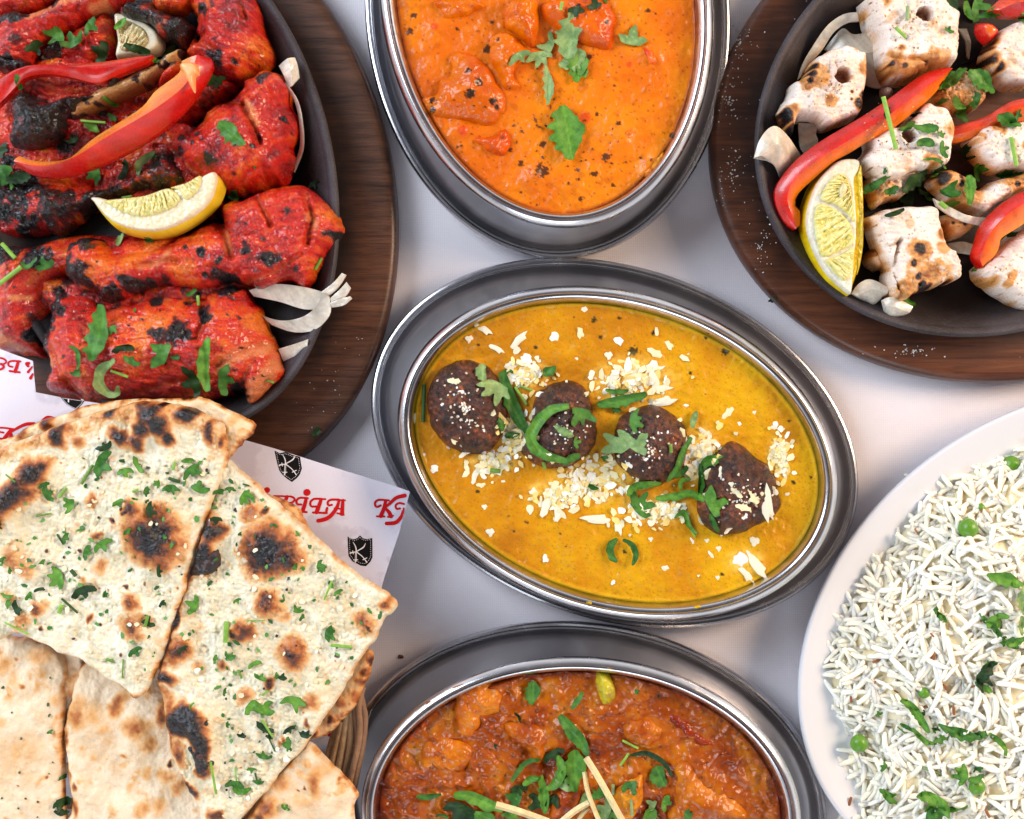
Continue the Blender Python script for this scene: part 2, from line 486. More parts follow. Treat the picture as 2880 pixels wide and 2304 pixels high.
def wood(name, deg, c1, c2, c3, specks):
    m, nt, b = nodes(name)
    tc = N(nt, 'ShaderNodeTexCoord')
    a = N(nt, 'ShaderNodeAttribute', attribute_name='Col')
    mp = N(nt, 'ShaderNodeMapping'); nt.links.new(tc.outputs['Object'], mp.inputs[0])
    mp.inputs['Rotation'].default_value = (0, 0, math.radians(deg)); mp.inputs['Scale'].default_value = (12, 190, 60)
    mp2 = N(nt, 'ShaderNodeMapping'); nt.links.new(tc.outputs['Object'], mp2.inputs[0])
    mp2.inputs['Rotation'].default_value = (0, 0, math.radians(deg)); mp2.inputs['Scale'].default_value = (90, 1300, 300)
    g = noise(nt, 1.6, 6, 0.65, mp.outputs[0], 0.6); g2 = noise(nt, 1.0, 4, 0.7, mp2.outputs[0])
    big = noise(nt, 16, 4, 0.6, tc.outputs['Object'])
    c = mixrgb(nt, mapr(nt, g.outputs[0], .3, .68, 0, 1), c1, c2)
    c = mixrgb(nt, mapr(nt, g2.outputs[0], .42, .72, 0, .55), c, c3)
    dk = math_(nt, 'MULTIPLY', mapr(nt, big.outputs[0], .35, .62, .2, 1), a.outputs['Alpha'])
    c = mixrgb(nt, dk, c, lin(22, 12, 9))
    if specks:
        v = N(nt, 'ShaderNodeTexVoronoi'); v.inputs['Scale'].default_value = 260; nt.links.new(tc.outputs['Object'], v.inputs[0])
        s = math_(nt, 'LESS_THAN', v.outputs['Distance'], math_(nt, 'MULTIPLY', mapr(nt, big.outputs[0], .45, .7, 0.0, 1), 0.10))
        c = mixrgb(nt, s, c, lin(205, 200, 195))
    nt.links.new(c, b.inputs['Base Color'])
    nt.links.new(mapr(nt, g.outputs[0], .3, .7, .30, .46), b.inputs['Roughness'])
    nt.links.new(bump(nt, g2.outputs[0], 0.35, 0.0003), b.inputs['Normal'])
    b.inputs['Coat Weight'].default_value = 0.1; b.inputs['Coat Roughness'].default_value = 0.25
    return m
def cloth():
    m, nt, b = nodes('woven_tablecloth')
    tc = N(nt, 'ShaderNodeTexCoord')
    w1 = N(nt, 'ShaderNodeTexWave', bands_direction='X'); w1.inputs['Scale'].default_value = 290; w1.inputs['Distortion'].default_value = 0.4
    w2 = N(nt, 'ShaderNodeTexWave', bands_direction='Y'); w2.inputs['Scale'].default_value = 340; w2.inputs['Distortion'].default_value = 0.4
    for q in (w1, w2): nt.links.new(tc.outputs['Object'], q.inputs[0])
    hgt = math_(nt, 'MULTIPLY', w1.outputs['Fac'], w2.outputs['Fac'])
    n = noise(nt, 22, 5, 0.6, tc.outputs['Object']); n2 = noise(nt, 1800, 3, 0.6, tc.outputs['Object'])
    c = mixrgb(nt, mapr(nt, n.outputs[0], .3, .7, 0, 1), lin(228, 223, 229), lin(236, 230, 234))
    c = mixrgb(nt, mapr(nt, hgt, 0, 1, 0.16, 0), c, lin(150, 145, 155))
    c = mixrgb(nt, mapr(nt, n2.outputs[0], .35, .7, 0.12, 0), c, lin(150, 145, 155))
    nt.links.new(c, b.inputs['Base Color']); b.inputs['Roughness'].default_value = 0.85
    b.inputs['Sheen Weight'].default_value = 0.15
    nt.links.new(bump(nt, hgt, 0.5, 0.0002), b.inputs['Normal'])
    return m
def porcelain():
    m, nt, b = nodes('white_porcelain')
    b.inputs['Base Color'].default_value = (*lin(214, 217, 224), 1); b.inputs['Roughness'].default_value = 0.25
    b.inputs['Coat Weight'].default_value = 0.6; b.inputs['Coat Roughness'].default_value = 0.06
    tc = N(nt, 'ShaderNodeTexCoord'); n = noise(nt, 25, 3, 0.5, tc.outputs['Object'])
    nt.links.new(bump(nt, n.outputs[0], 0.05, 0.002), b.inputs['Normal'])
    return m
def paper():
    m, nt, b = nodes('greaseproof_paper')
    tc = N(nt, 'ShaderNodeTexCoord'); n = noise(nt, 28, 5, 0.6, tc.outputs['Object']); n2 = noise(nt, 2500, 3, 0.6, tc.outputs['Object'])
    c = mixrgb(nt, mapr(nt, n.outputs[0], .56, .62, 0, .55), lin(214, 208, 219), lin(180, 172, 186))
    c = mixrgb(nt, mapr(nt, n2.outputs[0], .5, .75, 0, .25), c, lin(160, 155, 165))
    nt.links.new(c, b.inputs['Base Color']); b.inputs['Roughness'].default_value = 0.6
    nt.links.new(bump(nt, n2.outputs[0], 0.3, 0.0001), b.inputs['Normal'])
    return m
M['steel'] = steel(); M['brushed'] = steel('brushed_steel', .36, .44, (146, 145, 150), (166, 164, 168)); M['iron'] = iron(); M['cloth'] = cloth(); M['porcelain'] = porcelain(); M['paper'] = paper()
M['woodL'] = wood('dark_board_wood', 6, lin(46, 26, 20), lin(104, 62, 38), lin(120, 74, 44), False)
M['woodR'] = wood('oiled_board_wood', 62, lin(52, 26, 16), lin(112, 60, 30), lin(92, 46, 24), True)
# ------------------------------------------------------------------ setting
def rect_sheet(name, x0, y0, x1, y1, z, m):
    V = np.array([[x0, y0, z], [x1, y0, z], [x1, y1, z], [x0, y1, z], [x0, y0, z - .02], [x1, y0, z - .02], [x1, y1, z - .02], [x0, y1, z - .02]])
    return mk(name, V, (np.array([[0, 1, 2, 3], [7, 6, 5, 4], [0, 4, 5, 1], [1, 5, 6, 2], [2, 6, 7, 3], [3, 7, 4, 0]]), []), m, smooth=False, surf='cloth')
o = rect_sheet('tablecloth', -1.2, -1.0, 1.2, 1.0, 0.0, M['cloth']); o['kind'] = 'structure'; o['label'] = 'pale woven tablecloth'

# ------------------------------------------------------------------ steel trays and bowls
E_TRAY = {'top': (1540, 30, 700, 514, 84.6), 'mid': (1729, 1246, 706, 495, 19.4), 'bot': (1640, 2262, 690, 510, 9)}
E_BOWL = {'top': (1535, -3, 649, 466, 80), 'mid': (1737, 1275, 634, 453, 17.5), 'bot': (1634, 2302, 621, 455, 3)}
TL = {'top': 'oval steel underplate beneath the bowl of orange curry', 'mid': 'oval steel underplate beneath the yellow curry in the middle',
      'bot': 'oval steel underplate beneath the bowl of brown curry at the bottom'}
BL = {'top': 'oval steel bowl holding the smooth orange curry', 'mid': 'oval steel bowl holding the yellow curry with four dark dumplings',
      'bot': 'oval steel bowl holding the chunky brown curry'}
SZ = 0.0365                    # sauce level
for k in ('top', 'mid', 'bot'):
    e = E_TRAY[k]
    c = at(e[0], e[1], 0.0)
    t = empty('steel_tray', c, TL[k], 'tray', 'oval steel underplates')
    oval('rim', e, [(9, .0085), (3, .0098), (0, .0118), (1.5, .0136), (6, .0150), (11, .0153), (15, .0146), (17, .0140), (20, .0141), (24, .0136), (26, .0128)], M['steel'], .013, t, surf='tray')
    oval('body', e, [(9, .0085), (36, .0045), (60, .0008), (90, .0005), (300, .0005), (480, .0005), (488, .0055), (300, .0058), (95, .0060), (60, .0063), (46, .0066), (40, .0073), (34, .0095), (26, .0128)][::-1], M['brushed'], .013, t, cap0=False, surf='tray', cap1=False)
    e = E_BOWL[k]
    b = empty('steel_bowl', at(e[0], e[1], 0.0066), BL[k], 'bowl', 'oval steel curry bowls')
    oval('rim', e, [(9, .0405), (3, .0425), (0, .0446), (2, .0456), (8, .0467), (14, .0476), (19, .0482), (22, .0482), (24, .0476), (25.5, .0466), (27, .0464), (29, .0469), (31, .0468), (36, .0458), (39, .0449), (41, .0440)], M['steel'], .0455, b, surf='bowl')
    oval('body', e, [(41, .0440), (43, .0425), (46, .0395), (60, .0280), (105, .0140), (150, .0115), (430, .0110), (430, .0068), (150, .0068), (100, .0090), (46, .0240), (22, .0380), (9, .0405)], M['steel'], .0455, b, surf='bowl')
def sauce_poly(k, ins=45): 
    e = E_BOWL[k]; return ell(e[0], e[1], e[2] - ins, e[3] - ins, e[4], 100)

FLK = {}                       # dark herb flecks (px, py, r)
def flecks(x, y, pts, c, colr, jag=6, seed=3):
    n = 1 + 0.5 * fbm(x, y, jag, 2, seed)
    for (fx, fy, r) in pts:
        d = np.hypot(x - fx, (y - fy) * 1.15)
        c = mixc(c, s2l(colr), sst(1.0, 0.7, d / (r * n)))
    return c
# --- orange curry
def lumps(x, y, L):
    z = 0 * x
    for (lx, ly, r, h) in L: z = z + h * np.exp(-((x - lx) ** 2 + (y - ly) ** 2) / (r * r))
    return z
dark_pts_top = [tuple(FE([(a, b)])[0]) + (r * .5,) for a, b, r in [(325, 70, 20), (300, 160, 22), (570, 150, 18), (770, 110, 16), (740, 260, 30), (930, 905, 20), (1050, 950, 46), (1410, 875, 26), (1340, 965, 22), (1250, 945, 16), (1270, 1110, 18), (1450, 1030, 14), (1050, 800, 20), (870, 830, 16), (1360, 630, 12), (1780, 745, 18), (1480, 680, 14), (1020, 1140, 10), (400, 440, 6), (570, 815, 10), (930, 1070, 10), (1650, 40, 18), (1760, 180, 10), (1690, 60, 8), (1410, 120, 16), (1460, 470, 10), (1320, 300, 22)]]
def top_disp(x, y, d):
    L = [(*FE([(a, b)])[0], r * .5, h) for a, b, r, h in [(1180, 1030, 60, .0012), (990, 1010, 50, .0014), (1250, 1060, 40, .001), (1330, 940, 60, .0016), (1000, 960, 60, .0015), (1700, 880, 70, .0018), (1640, 950, 50, .0016), (1500, 760, 70, .0018), (1540, 380, 40, .001), (1670, 300, 60, .002), (600, 720, 60, .0016), (450, 720, 60, .001), (1560, 840, 40, .001), (450, 130, 60, .0015), (1180, 880, 50, .0008)]]
    return .0007 * fbm(x, y, 70, 3, 5) + .00035 * fbm(x, y, 16, 3, 8) + lumps(x, y, L)
def top_col(x, y, d, z):
    n = fbm(x, y, 120, 3, 41); n2 = fbm(x, y, 22, 3, 42)
    c = ramp(n * .38 + n2 * .14 + .45 + 0.22 * sst(1300, 1800, x + .3 * y), [(0, (198, 88, 0)), (.5, (212, 104, 0)), (1, (222, 124, 2))])
    f, i = worley(x, y, 17, 4); sp = (f < .16) & (i < .35)
    c = mixc(c, s2l((120, 50, 14)), sp * .55)
    c = mixc(c, s2l((150, 54, 10)), sst(.62, .95, fbm(x, y, 34, 3, 77)) * .3)
    c = mixc(c, s2l((214, 96, 20)), sst(14, 0, d) * .8)
    c = flecks(x, y, dark_pts_top, c, (86, 44, 16))
    for (a, b, r) in [(440, 135, 26), (600, 725, 34), (1290, 650, 40), (1540, 350, 20)]:
        p = FE([(a, b)])[0]; c = mixc(c, s2l((206, 52, 18)), sst(1.1, .5, np.hypot(x - p[0], y - p[1]) / (r * .5)) * .7)
    return np.c_[c, np.full(len(x), .36)]
o = relief('curry_sauce', sauce_poly('top'), .0380, .0016, M['sauce'], edge=10, step=3.0, disp=top_disp, col=top_col, zr=.0455, surf='top', label='smooth orange cream curry filling the top steel bowl', cat='curry')
MARK.append(('top', 'the open orange sauce', np.array([1640., 330.])))
# --- yellow curry
mid_dark = [tuple(FK([(a, b)])[0]) + (r * .66,) for a, b, r in [(990, 300, 14), (1100, 293, 9), (1245, 357, 11), (1018, 375, 9), (1470, 380, 8), (1555, 440, 18), (1160, 435, 26), (740, 420, 9), (905, 290, 6), (1405, 530, 8), (1560, 440, 10), (700, 1170, 9), (625, 1145, 6), (845, 1220, 5), (1850, 1000, 11), (1925, 980, 8), (495, 410, 8), (440, 915, 12), (635, 925, 12), (490, 1040, 9), (1540, 1395, 9), (870, 1275, 5), (645, 1210, 6), (1120, 1300, 10), (1830, 735, 6), (1130, 1255, 5), (1470, 620, 5)]]
def mid_disp(x, y, d):
    return .0005 * fbm(x, y, 60, 3, 15) + .0003 * fbm(x, y, 14, 3, 18) + .0008 * sst(18, 4, d)
def mid_col(x, y, d, z):
    n = fbm(x, y, 150, 3, 51); n2 = fbm(x, y, 26, 3, 52)
    c = ramp(n * .3 + n2 * .12 + .42 + .30 * sst(1900, 2350, x + .25 * y), [(0, (176, 108, 5)), (.5, (200, 134, 5)), (1, (216, 164, 10))])  # sauce lightens towards the right: light from that side painted into the colour
    f, i = worley(x, y, 11, 14); c = mixc(c, s2l((150, 84, 10)), ((f < .2) & (i < .45)) * .45)
    c = mixc(c, s2l((222, 186, 20)), sst(16, 2, d) * .7)
    c = flecks(x, y, mid_dark, c, (62, 52, 22), 5)
    q = FK([(440, 420), (520, 350)]);
    w_ = np.zeros(len(x))
    for (a, b, rx, ry) in CLUST: 
        p = FK([(a, b)])[0]; w_ = np.maximum(w_, sst(1.25, .5, np.hypot((x - p[0]) / (rx * .66), (y - p[1]) / (ry * .66))))
    c = mixc(c, s2l((246, 206, 96)), w_ * (0.45 + .4 * fbm(x, y, 12, 3, 9)))
    return np.c_[c, np.full(len(x), .34)]
CLUST = [(650, 800, 70, 90), (700, 530, 100, 70), (1160, 560, 190, 110), (1000, 990, 200, 110), (1450, 880, 80, 130), (1250, 1120, 170, 70), (800, 1050, 110, 70), (540, 920, 110, 60), (1780, 880, 50, 90), (1640, 1340, 90, 60)]
o = relief('curry_sauce', sauce_poly('mid'), .0380, .0016, M['sauce'], edge=10, step=3.0, disp=mid_disp, col=mid_col, zr=.0455, surf='mid', label='thick yellow curry filling the middle steel bowl', cat='curry')
for ph, a, b in [('the upper yellow curry rim', 1000, 300), ('the lower left yellow sauce', 620, 1150), ('the right hand yellow sauce', 1750, 750), ('the lower yellow curry rim', 1150, 1400), ('the left yellow curry rim', 270, 900), ('the upper right yellow sauce', 1500, 480), ('the lower right curry rim', 1650, 1350), ('the right yellow curry rim', 1860, 1000)]:
    MARK.append(('mid', ph, FK([(a, b)])[0]))
# --- brown curry
def bot_disp(x, y, d):
    L = [(*FL([(a, b)])[0], r * .6, h) for a, b, r, h in [(590, 470, 120, .003), (400, 740, 110, .003), (800, 600, 110, .0032), (960, 600, 90, .002), (1350, 610, 110, .003), (1600, 560, 90, .002), (600, 740, 100, .0025), (1280, 850, 90, .004), (1600, 900, 150, .004), (260, 850, 100, .002), (1100, 520, 120, .002), (1000, 850, 90, .003), (1330, 400, 90, .002), (450, 900, 90, .0025), (1780, 860, 90, .002), (700, 400, 80, .0015)]]
    r = np.abs(fbm(x, y, 60, 3, 61))
    return .0030 * (0.6 - r) + .0003 * fbm(x, y, 13, 2, 62) + lumps(x, y, L)
def bot_col(x, y, d, z):
    n = fbm(x, y, 70, 4, 63) * .34 + fbm(x, y, 14, 3, 64) * .12 + .56
    c = ramp(n, [(0, (92, 30, 1)), (.3, (136, 54, 1)), (.6, (164, 78, 3)), (1, (186, 110, 8))])
    f, i = worley(x, y, 22, 71); c = mixc(c, s2l((60, 34, 18)), ((f < .18) & (i < .25)) * .6)
    c = mixc(c, s2l((128, 36, 6)), sst(30, 4, d) * .6)
    return np.c_[c, .30 + .1 * fbm(x, y, 20, 2, 5)]
o = relief('curry_sauce', sauce_poly('bot', 47), .0350, .0022, M['sauce'], edge=12, step=2.8, disp=bot_disp, col=bot_col, zr=.0455, surf='bot', label='chunky brown masala curry filling the bottom steel bowl', cat='curry')
for ph, a, b in [('the left side of the brown curry', 300, 700), ('the upper left of the brown curry', 560, 420), ('the upper middle of the brown curry', 1000, 430), ('the herb pile of the brown curry', 950, 850), ('the right side of the brown curry', 1650, 750), ('the middle of the brown curry', 1200, 620)]:
    MARK.append(('bot', ph, FL([(a, b)])[0]))

# --- lumps of chicken in the orange curry, one thing each
def curry_piece(fr, poly, h, label, seed, c0, c1, spots=(), nm='curry_chicken_piece', z=.0375, tagn='top', mark=None, edge=None, cat='chicken piece', m='sauce', fl=(52, 34, 22), rough=4):
    P = fr(poly); sz = min(np.ptp(P[:, 0]), np.ptp(P[:, 1]))
    sp = [tuple(fr([(a, b)])[0]) + (r * fr.s,) for a, b, r in spots]
    def disp(x, y, d): return (.0016 * (.5 - np.abs(fbm(x, y, sz * .35, 3, seed))) + .0006 * fbm(x, y, 14, 3, seed + 1))
    def col(x, y, d, zz):
        n = fbm(x, y, sz * .4, 3, seed + 2) * .5 + fbm(x, y, 13, 3, seed + 3) * .25 + .5
        c = ramp(n, [(0, c0), (1, c1)])
        if sp: c = flecks(x, y, sp, c, fl)
        return np.c_[c, .26 + .08 * fbm(x, y, 16, 2, seed)]
    return relief(nm, P, z, h, M[m], edge=edge or sz * .42, crown=h * .35, step=3, disp=disp, col=col, rough=rough, rs=26, zr=.0455, blur=5, surf=tagn, seed=seed, label=label, cat=cat, mark=mark)
OC = ((196, 82, 0), (218, 114, 2))
curry_piece(FE, [(430, -20), (640, -30), (740, 20), (650, 60), (520, 100), (470, 60)], .005, 'flat saucy chicken piece at the upper left of the orange curry', 101, *OC, mark='the flat chicken piece at the upper left')
curry_piece(FE, [(830, 40), (900, -30), (1020, -30), (1040, 110), (1000, 250), (930, 220), (860, 170), (830, 110)], .010, 'tall glossy chicken piece at the top of the orange curry', 102, *OC, mark='the tall glossy chicken piece')
curry_piece(FE, [(750, 190), (860, 160), (960, 230), (1010, 300), (900, 380), (930, 480), (840, 500), (800, 420), (750, 340)], .007, 'knobbly chicken piece left of the big pale coriander leaf', 103, *OC, spots=[(735, 260, 22), (800, 220, 14)], mark='the knobbly chicken piece')
curry_piece(FE, [(520, 290), (600, 260), (720, 330), (800, 440), (850, 560), (820, 660), (740, 700), (620, 680), (480, 660), (370, 600), (370, 530), (440, 500), (470, 430), (530, 380)], .008, 'largest chicken piece at the left rim of the orange curry with dark herb flecks', 104, (190, 78, 0), (214, 108, 2), spots=[(630, 400, 22), (690, 460, 26), (640, 530, 32), (770, 570, 26), (790, 600, 18), (430, 560, 22), (432, 610, 22), (395, 520, 16), (575, 600, 6)], mark='the largest chicken piece')
curry_piece(FE, [(640, 760), (760, 740), (830, 710), (880, 760), (840, 860), (760, 850), (680, 810)], .005, 'small reddish chicken piece below the largest chicken piece', 105, (184, 58, 3), (214, 88, 5), mark='the small reddish chicken piece')
curry_piece(FE, [(1040, 20), (1180, -40), (1380, -30), (1470, 60), (1460, 140), (1440, 260), (1330, 260), (1180, 190), (1080, 120)], .008, 'reddish chicken piece behind the big pale coriander leaf', 106, (188, 66, 3), (218, 100, 8), spots=[(1250, 40, 22), (1410, 120, 18)], mark='the reddish chicken piece at the top')
curry_piece(FE, [(1630, 240), (1690, 270), (1710, 340), (1650, 360), (1615, 300)], .004, 'small tomato piece near the right side of the orange curry', 107, (200, 50, 16), (236, 110, 40), nm='tomato_piece', cat='tomato piece', mark='the small tomato piece')
curry_piece(FE, [(1480, 740), (1560, 690), (1580, 740), (1500, 800), (1440, 830)], .004, 'glossy orange lump at the lower right of the orange curry', 108, *OC, mark='the glossy lump at the lower right')
curry_piece(FE, [(1610, 960), (1690, 860), (1750, 830), (1740, 900), (1660, 990)], .004, 'glossy lump against the lower right rim of the orange curry', 109, (226, 110, 10), (246, 170, 40), mark='the lump against the lower right rim')
curry_piece(FE, [(940, 960), (1000, 920), (1060, 980), (1010, 1030), (950, 1020)], .003, 'small orange lump low in the orange curry beside a black fleck', 110, *OC, mark='the small lump with the black fleck')
# --- brown curry pieces
BC = ((150, 62, 5), (206, 116, 14))
curry_piece(FL, [(460, 430), (560, 370), (690, 410), (680, 520), (600, 560), (540, 640), (470, 600)], .007, 'large square potato piece at the upper left of the brown curry', 121, (176, 80, 8), (214, 128, 20), nm='potato_piece', tagn='bot', cat='potato piece', z=.0352, mark='the large square potato piece')
curry_piece(FL, [(300, 680), (380, 620), (500, 640), (560, 720), (500, 800), (400, 810), (310, 780)], .006, 'saucy lump at the left of the brown curry', 122, *BC, tagn='bot', z=.0352, nm='vegetable_piece', cat='vegetable piece', mark='the saucy lump at the left')
curry_piece(FL, [(690, 560), (800, 550), (900, 600), (900, 690), (860, 780), (790, 700), (710, 640)], .007, 'orange brown chicken piece beside the long coriander strip', 123, (150, 62, 2), (196, 104, 10), tagn='bot', z=.0352, mark='the orange brown chicken piece')
curry_piece(FL, [(1240, 570), (1340, 530), (1440, 570), (1440, 640), (1370, 690), (1260, 650)], .006, 'rough saucy lump right of the middle of the brown curry', 124, *BC, tagn='bot', z=.0352, nm='vegetable_piece', cat='vegetable piece', mark='the rough saucy lump')
curry_piece(FL, [(1210, 860), (1280, 820), (1350, 790), (1350, 900), (1320, 1000), (1240, 1030), (1210, 950)], .008, 'smooth yellow brown lump right of the ginger sticks', 125, (184, 92, 12), (222, 146, 30), tagn='bot', z=.0362, nm='potato_piece', cat='potato piece', mark='the smooth yellow brown lump')
curry_piece(FL, [(1490, 760), (1560, 730), (1640, 820), (1790, 920), (1830, 1030), (1480, 1050), (1480, 900)], .008, 'broad bumpy chicken piece at the lower right of the brown curry', 126, (156, 70, 4), (204, 120, 20), tagn='bot', z=.0352, mark='the broad bumpy chicken piece')
curry_piece(FL, [(930, 870), (1000, 820), (1060, 840), (1050, 940), (980, 1010), (900, 1010)], .006, 'glossy tomato lump under the herbs in the brown curry', 127, (140, 50, 4), (190, 92, 16), tagn='bot', z=.0362, nm='tomato_piece', cat='tomato piece', mark='the glossy tomato lump')
curry_piece(FL, [(1120, 330), (1170, 322), (1200, 350), (1225, 420), (1222, 465), (1160, 490), (1130, 440)], .007, 'yellow green bell pepper chunk at the top of the brown curry', 128, (150, 130, 10), (206, 192, 40), tagn='bot', z=.0345, nm='pepper_chunk', cat='pepper chunk', m='pepper', rough=1, mark='the yellow green pepper chunk')
curry_piece(FL, [(1450, 530), (1500, 510), (1580, 560), (1640, 620), (1700, 670), (1680, 695), (1600, 680), (1510, 620)], .004, 'dark red tomato piece at the right of the brown curry', 129, (112, 26, 4), (160, 52, 8), tagn='bot', z=.0358, nm='tomato_piece', cat='tomato piece', mark='the dark red tomato piece')

# --- koftas
KOF = [([(400, 470), (500, 480), (580, 540), (620, 640), (615, 760), (560, 860), (480, 885), (380, 860), (300, 790), (270, 700), (275, 600), (320, 520)], 'large round dark brown dumpling at the left end of the row of four', 'the first dumpling from the left'),
       ([(730, 640), (770, 590), (870, 555), (950, 580), (990, 680), (1010, 790), (960, 900), (850, 945), (750, 930), (670, 870), (700, 780)], 'dark brown dumpling second from the left, ringed by a bright coriander curl', 'the second dumpling from the left'),
       ([(1100, 720), (1200, 665), (1300, 680), (1380, 740), (1400, 840), (1370, 960), (1280, 1020), (1180, 1000), (1090, 920), (1070, 820)], 'dark brown dumpling third from the left, with two pale leaves on its left side', 'the third dumpling from the left'),
       ([(1520, 860), (1590, 815), (1680, 870), (1760, 950), (1800, 1050), (1790, 1130), (1680, 1200), (1540, 1235), (1450, 1180), (1430, 1080), (1460, 970)], 'rough dark brown dumpling at the right end of the row, topped with white shreds', 'the fourth dumpling from the left')]
for i, (p, lb, mk_) in enumerate(KOF):
    s0 = 200 + i * 10
    def disp(x, y, d, s0=s0):
        f, _ = worley(x, y, 26, s0)
        return .0020 * fbm(x, y, 40, 4, s0) + .0005 * (f - .5) + .0005 * fbm(x, y, 9, 2, s0 + 3)
    def col(x, y, d, z, s0=s0):
        n = fbm(x, y, 50, 3, s0) * .3 + fbm(x, y, 8, 3, s0 + 1) * .4 + .4
        c = ramp(n, [(0, (34, 13, 5)), (.45, (74, 32, 14)), (.8, (110, 54, 24)), (1, (158, 82, 34))])
        return np.c_[c, .42 + .15 * fbm(x, y, 14, 2, s0)]
    relief('kofta_dumpling', FK(p), .036, .014, M['kofta'], edge=105, crown=.008, step=2.6, disp=disp, col=col, rough=4, rs=22, zr=.047, blur=8, surf='mid', seed=s0, label=lb, cat='dumpling', group='dark dumplings in the yellow curry', mark=mk_)

# ------------------------------------------------------------------ boards and skillets
E_BRD = {'L': (489, 546, 846, 620, 78.6), 'R': (2865, 347, 875, 720, -13.2)}
E_PAN = {'L': (436, 474, 757, 501, 76.1), 'R': (2802, 339, 697, 591, -23.9)}
for k in 'LR':
    eb, ep = E_BRD[k], E_PAN[k]
    r = math.radians(ep[4])
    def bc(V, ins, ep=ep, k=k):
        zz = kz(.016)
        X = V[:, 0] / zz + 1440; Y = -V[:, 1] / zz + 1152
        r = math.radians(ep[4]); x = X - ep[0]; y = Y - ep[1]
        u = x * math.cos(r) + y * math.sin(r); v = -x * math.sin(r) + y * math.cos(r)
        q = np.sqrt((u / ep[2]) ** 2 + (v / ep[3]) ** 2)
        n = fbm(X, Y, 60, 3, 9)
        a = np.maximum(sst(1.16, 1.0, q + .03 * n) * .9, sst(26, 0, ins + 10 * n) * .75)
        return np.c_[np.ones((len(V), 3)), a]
    pr = [(12, .0002), (3, .003), (0, .007), (0, .011), (3, .0145), (10, .0168), (20, .0176)] + [(30 + i * 14, .0178 - .0000 * i) for i in range(22)] + [(360, .0176), (500, .0176)]
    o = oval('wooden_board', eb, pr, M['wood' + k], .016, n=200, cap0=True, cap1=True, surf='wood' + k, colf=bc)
    tag(o, {'L': 'dark brown oval wooden board under the skillet of red chicken', 'R': 'reddish brown oval wooden board under the skillet of white chicken'}[k], 'wooden board')
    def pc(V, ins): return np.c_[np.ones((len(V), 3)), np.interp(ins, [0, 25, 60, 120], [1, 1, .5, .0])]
    pan = empty('iron_skillet', at(ep[0], ep[1], .018), {'L': 'oval cast iron skillet heaped with red tandoori chicken', 'R': 'oval cast iron skillet holding white chicken chunks and red peppers'}[k], 'skillet', 'oval cast iron skillets')
    dz = .0
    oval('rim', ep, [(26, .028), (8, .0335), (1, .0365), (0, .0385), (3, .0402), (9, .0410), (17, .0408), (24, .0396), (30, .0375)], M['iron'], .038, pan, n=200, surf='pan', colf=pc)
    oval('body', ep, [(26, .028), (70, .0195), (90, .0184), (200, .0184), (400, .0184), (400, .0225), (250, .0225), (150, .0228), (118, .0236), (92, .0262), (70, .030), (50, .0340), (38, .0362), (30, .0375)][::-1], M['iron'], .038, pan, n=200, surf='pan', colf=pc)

# ------------------------------------------------------------------ rice plate
EP = (3050, 1799, 849, 668, 149.7)
def plc(V, ins): return None
pl = oval('oval_plate', EP, [(60, .006), (30, .012), (6, .0195), (0, .0215), (1, .0228), (6, .0236), (13, .0232), (40, .0205), (80, .0165), (130, .0125), (180, .0098), (240, .0085), (420, .0080), (500, .0080), (500, .0010), (300, .0010), (200, .0012), (195, .004), (60, .006)], M['porcelain'], .022, n=220, cap1=False, surf='plate', sharp=60)
tag(pl, 'white oval porcelain plate heaped with rice at the right edge', 'plate')
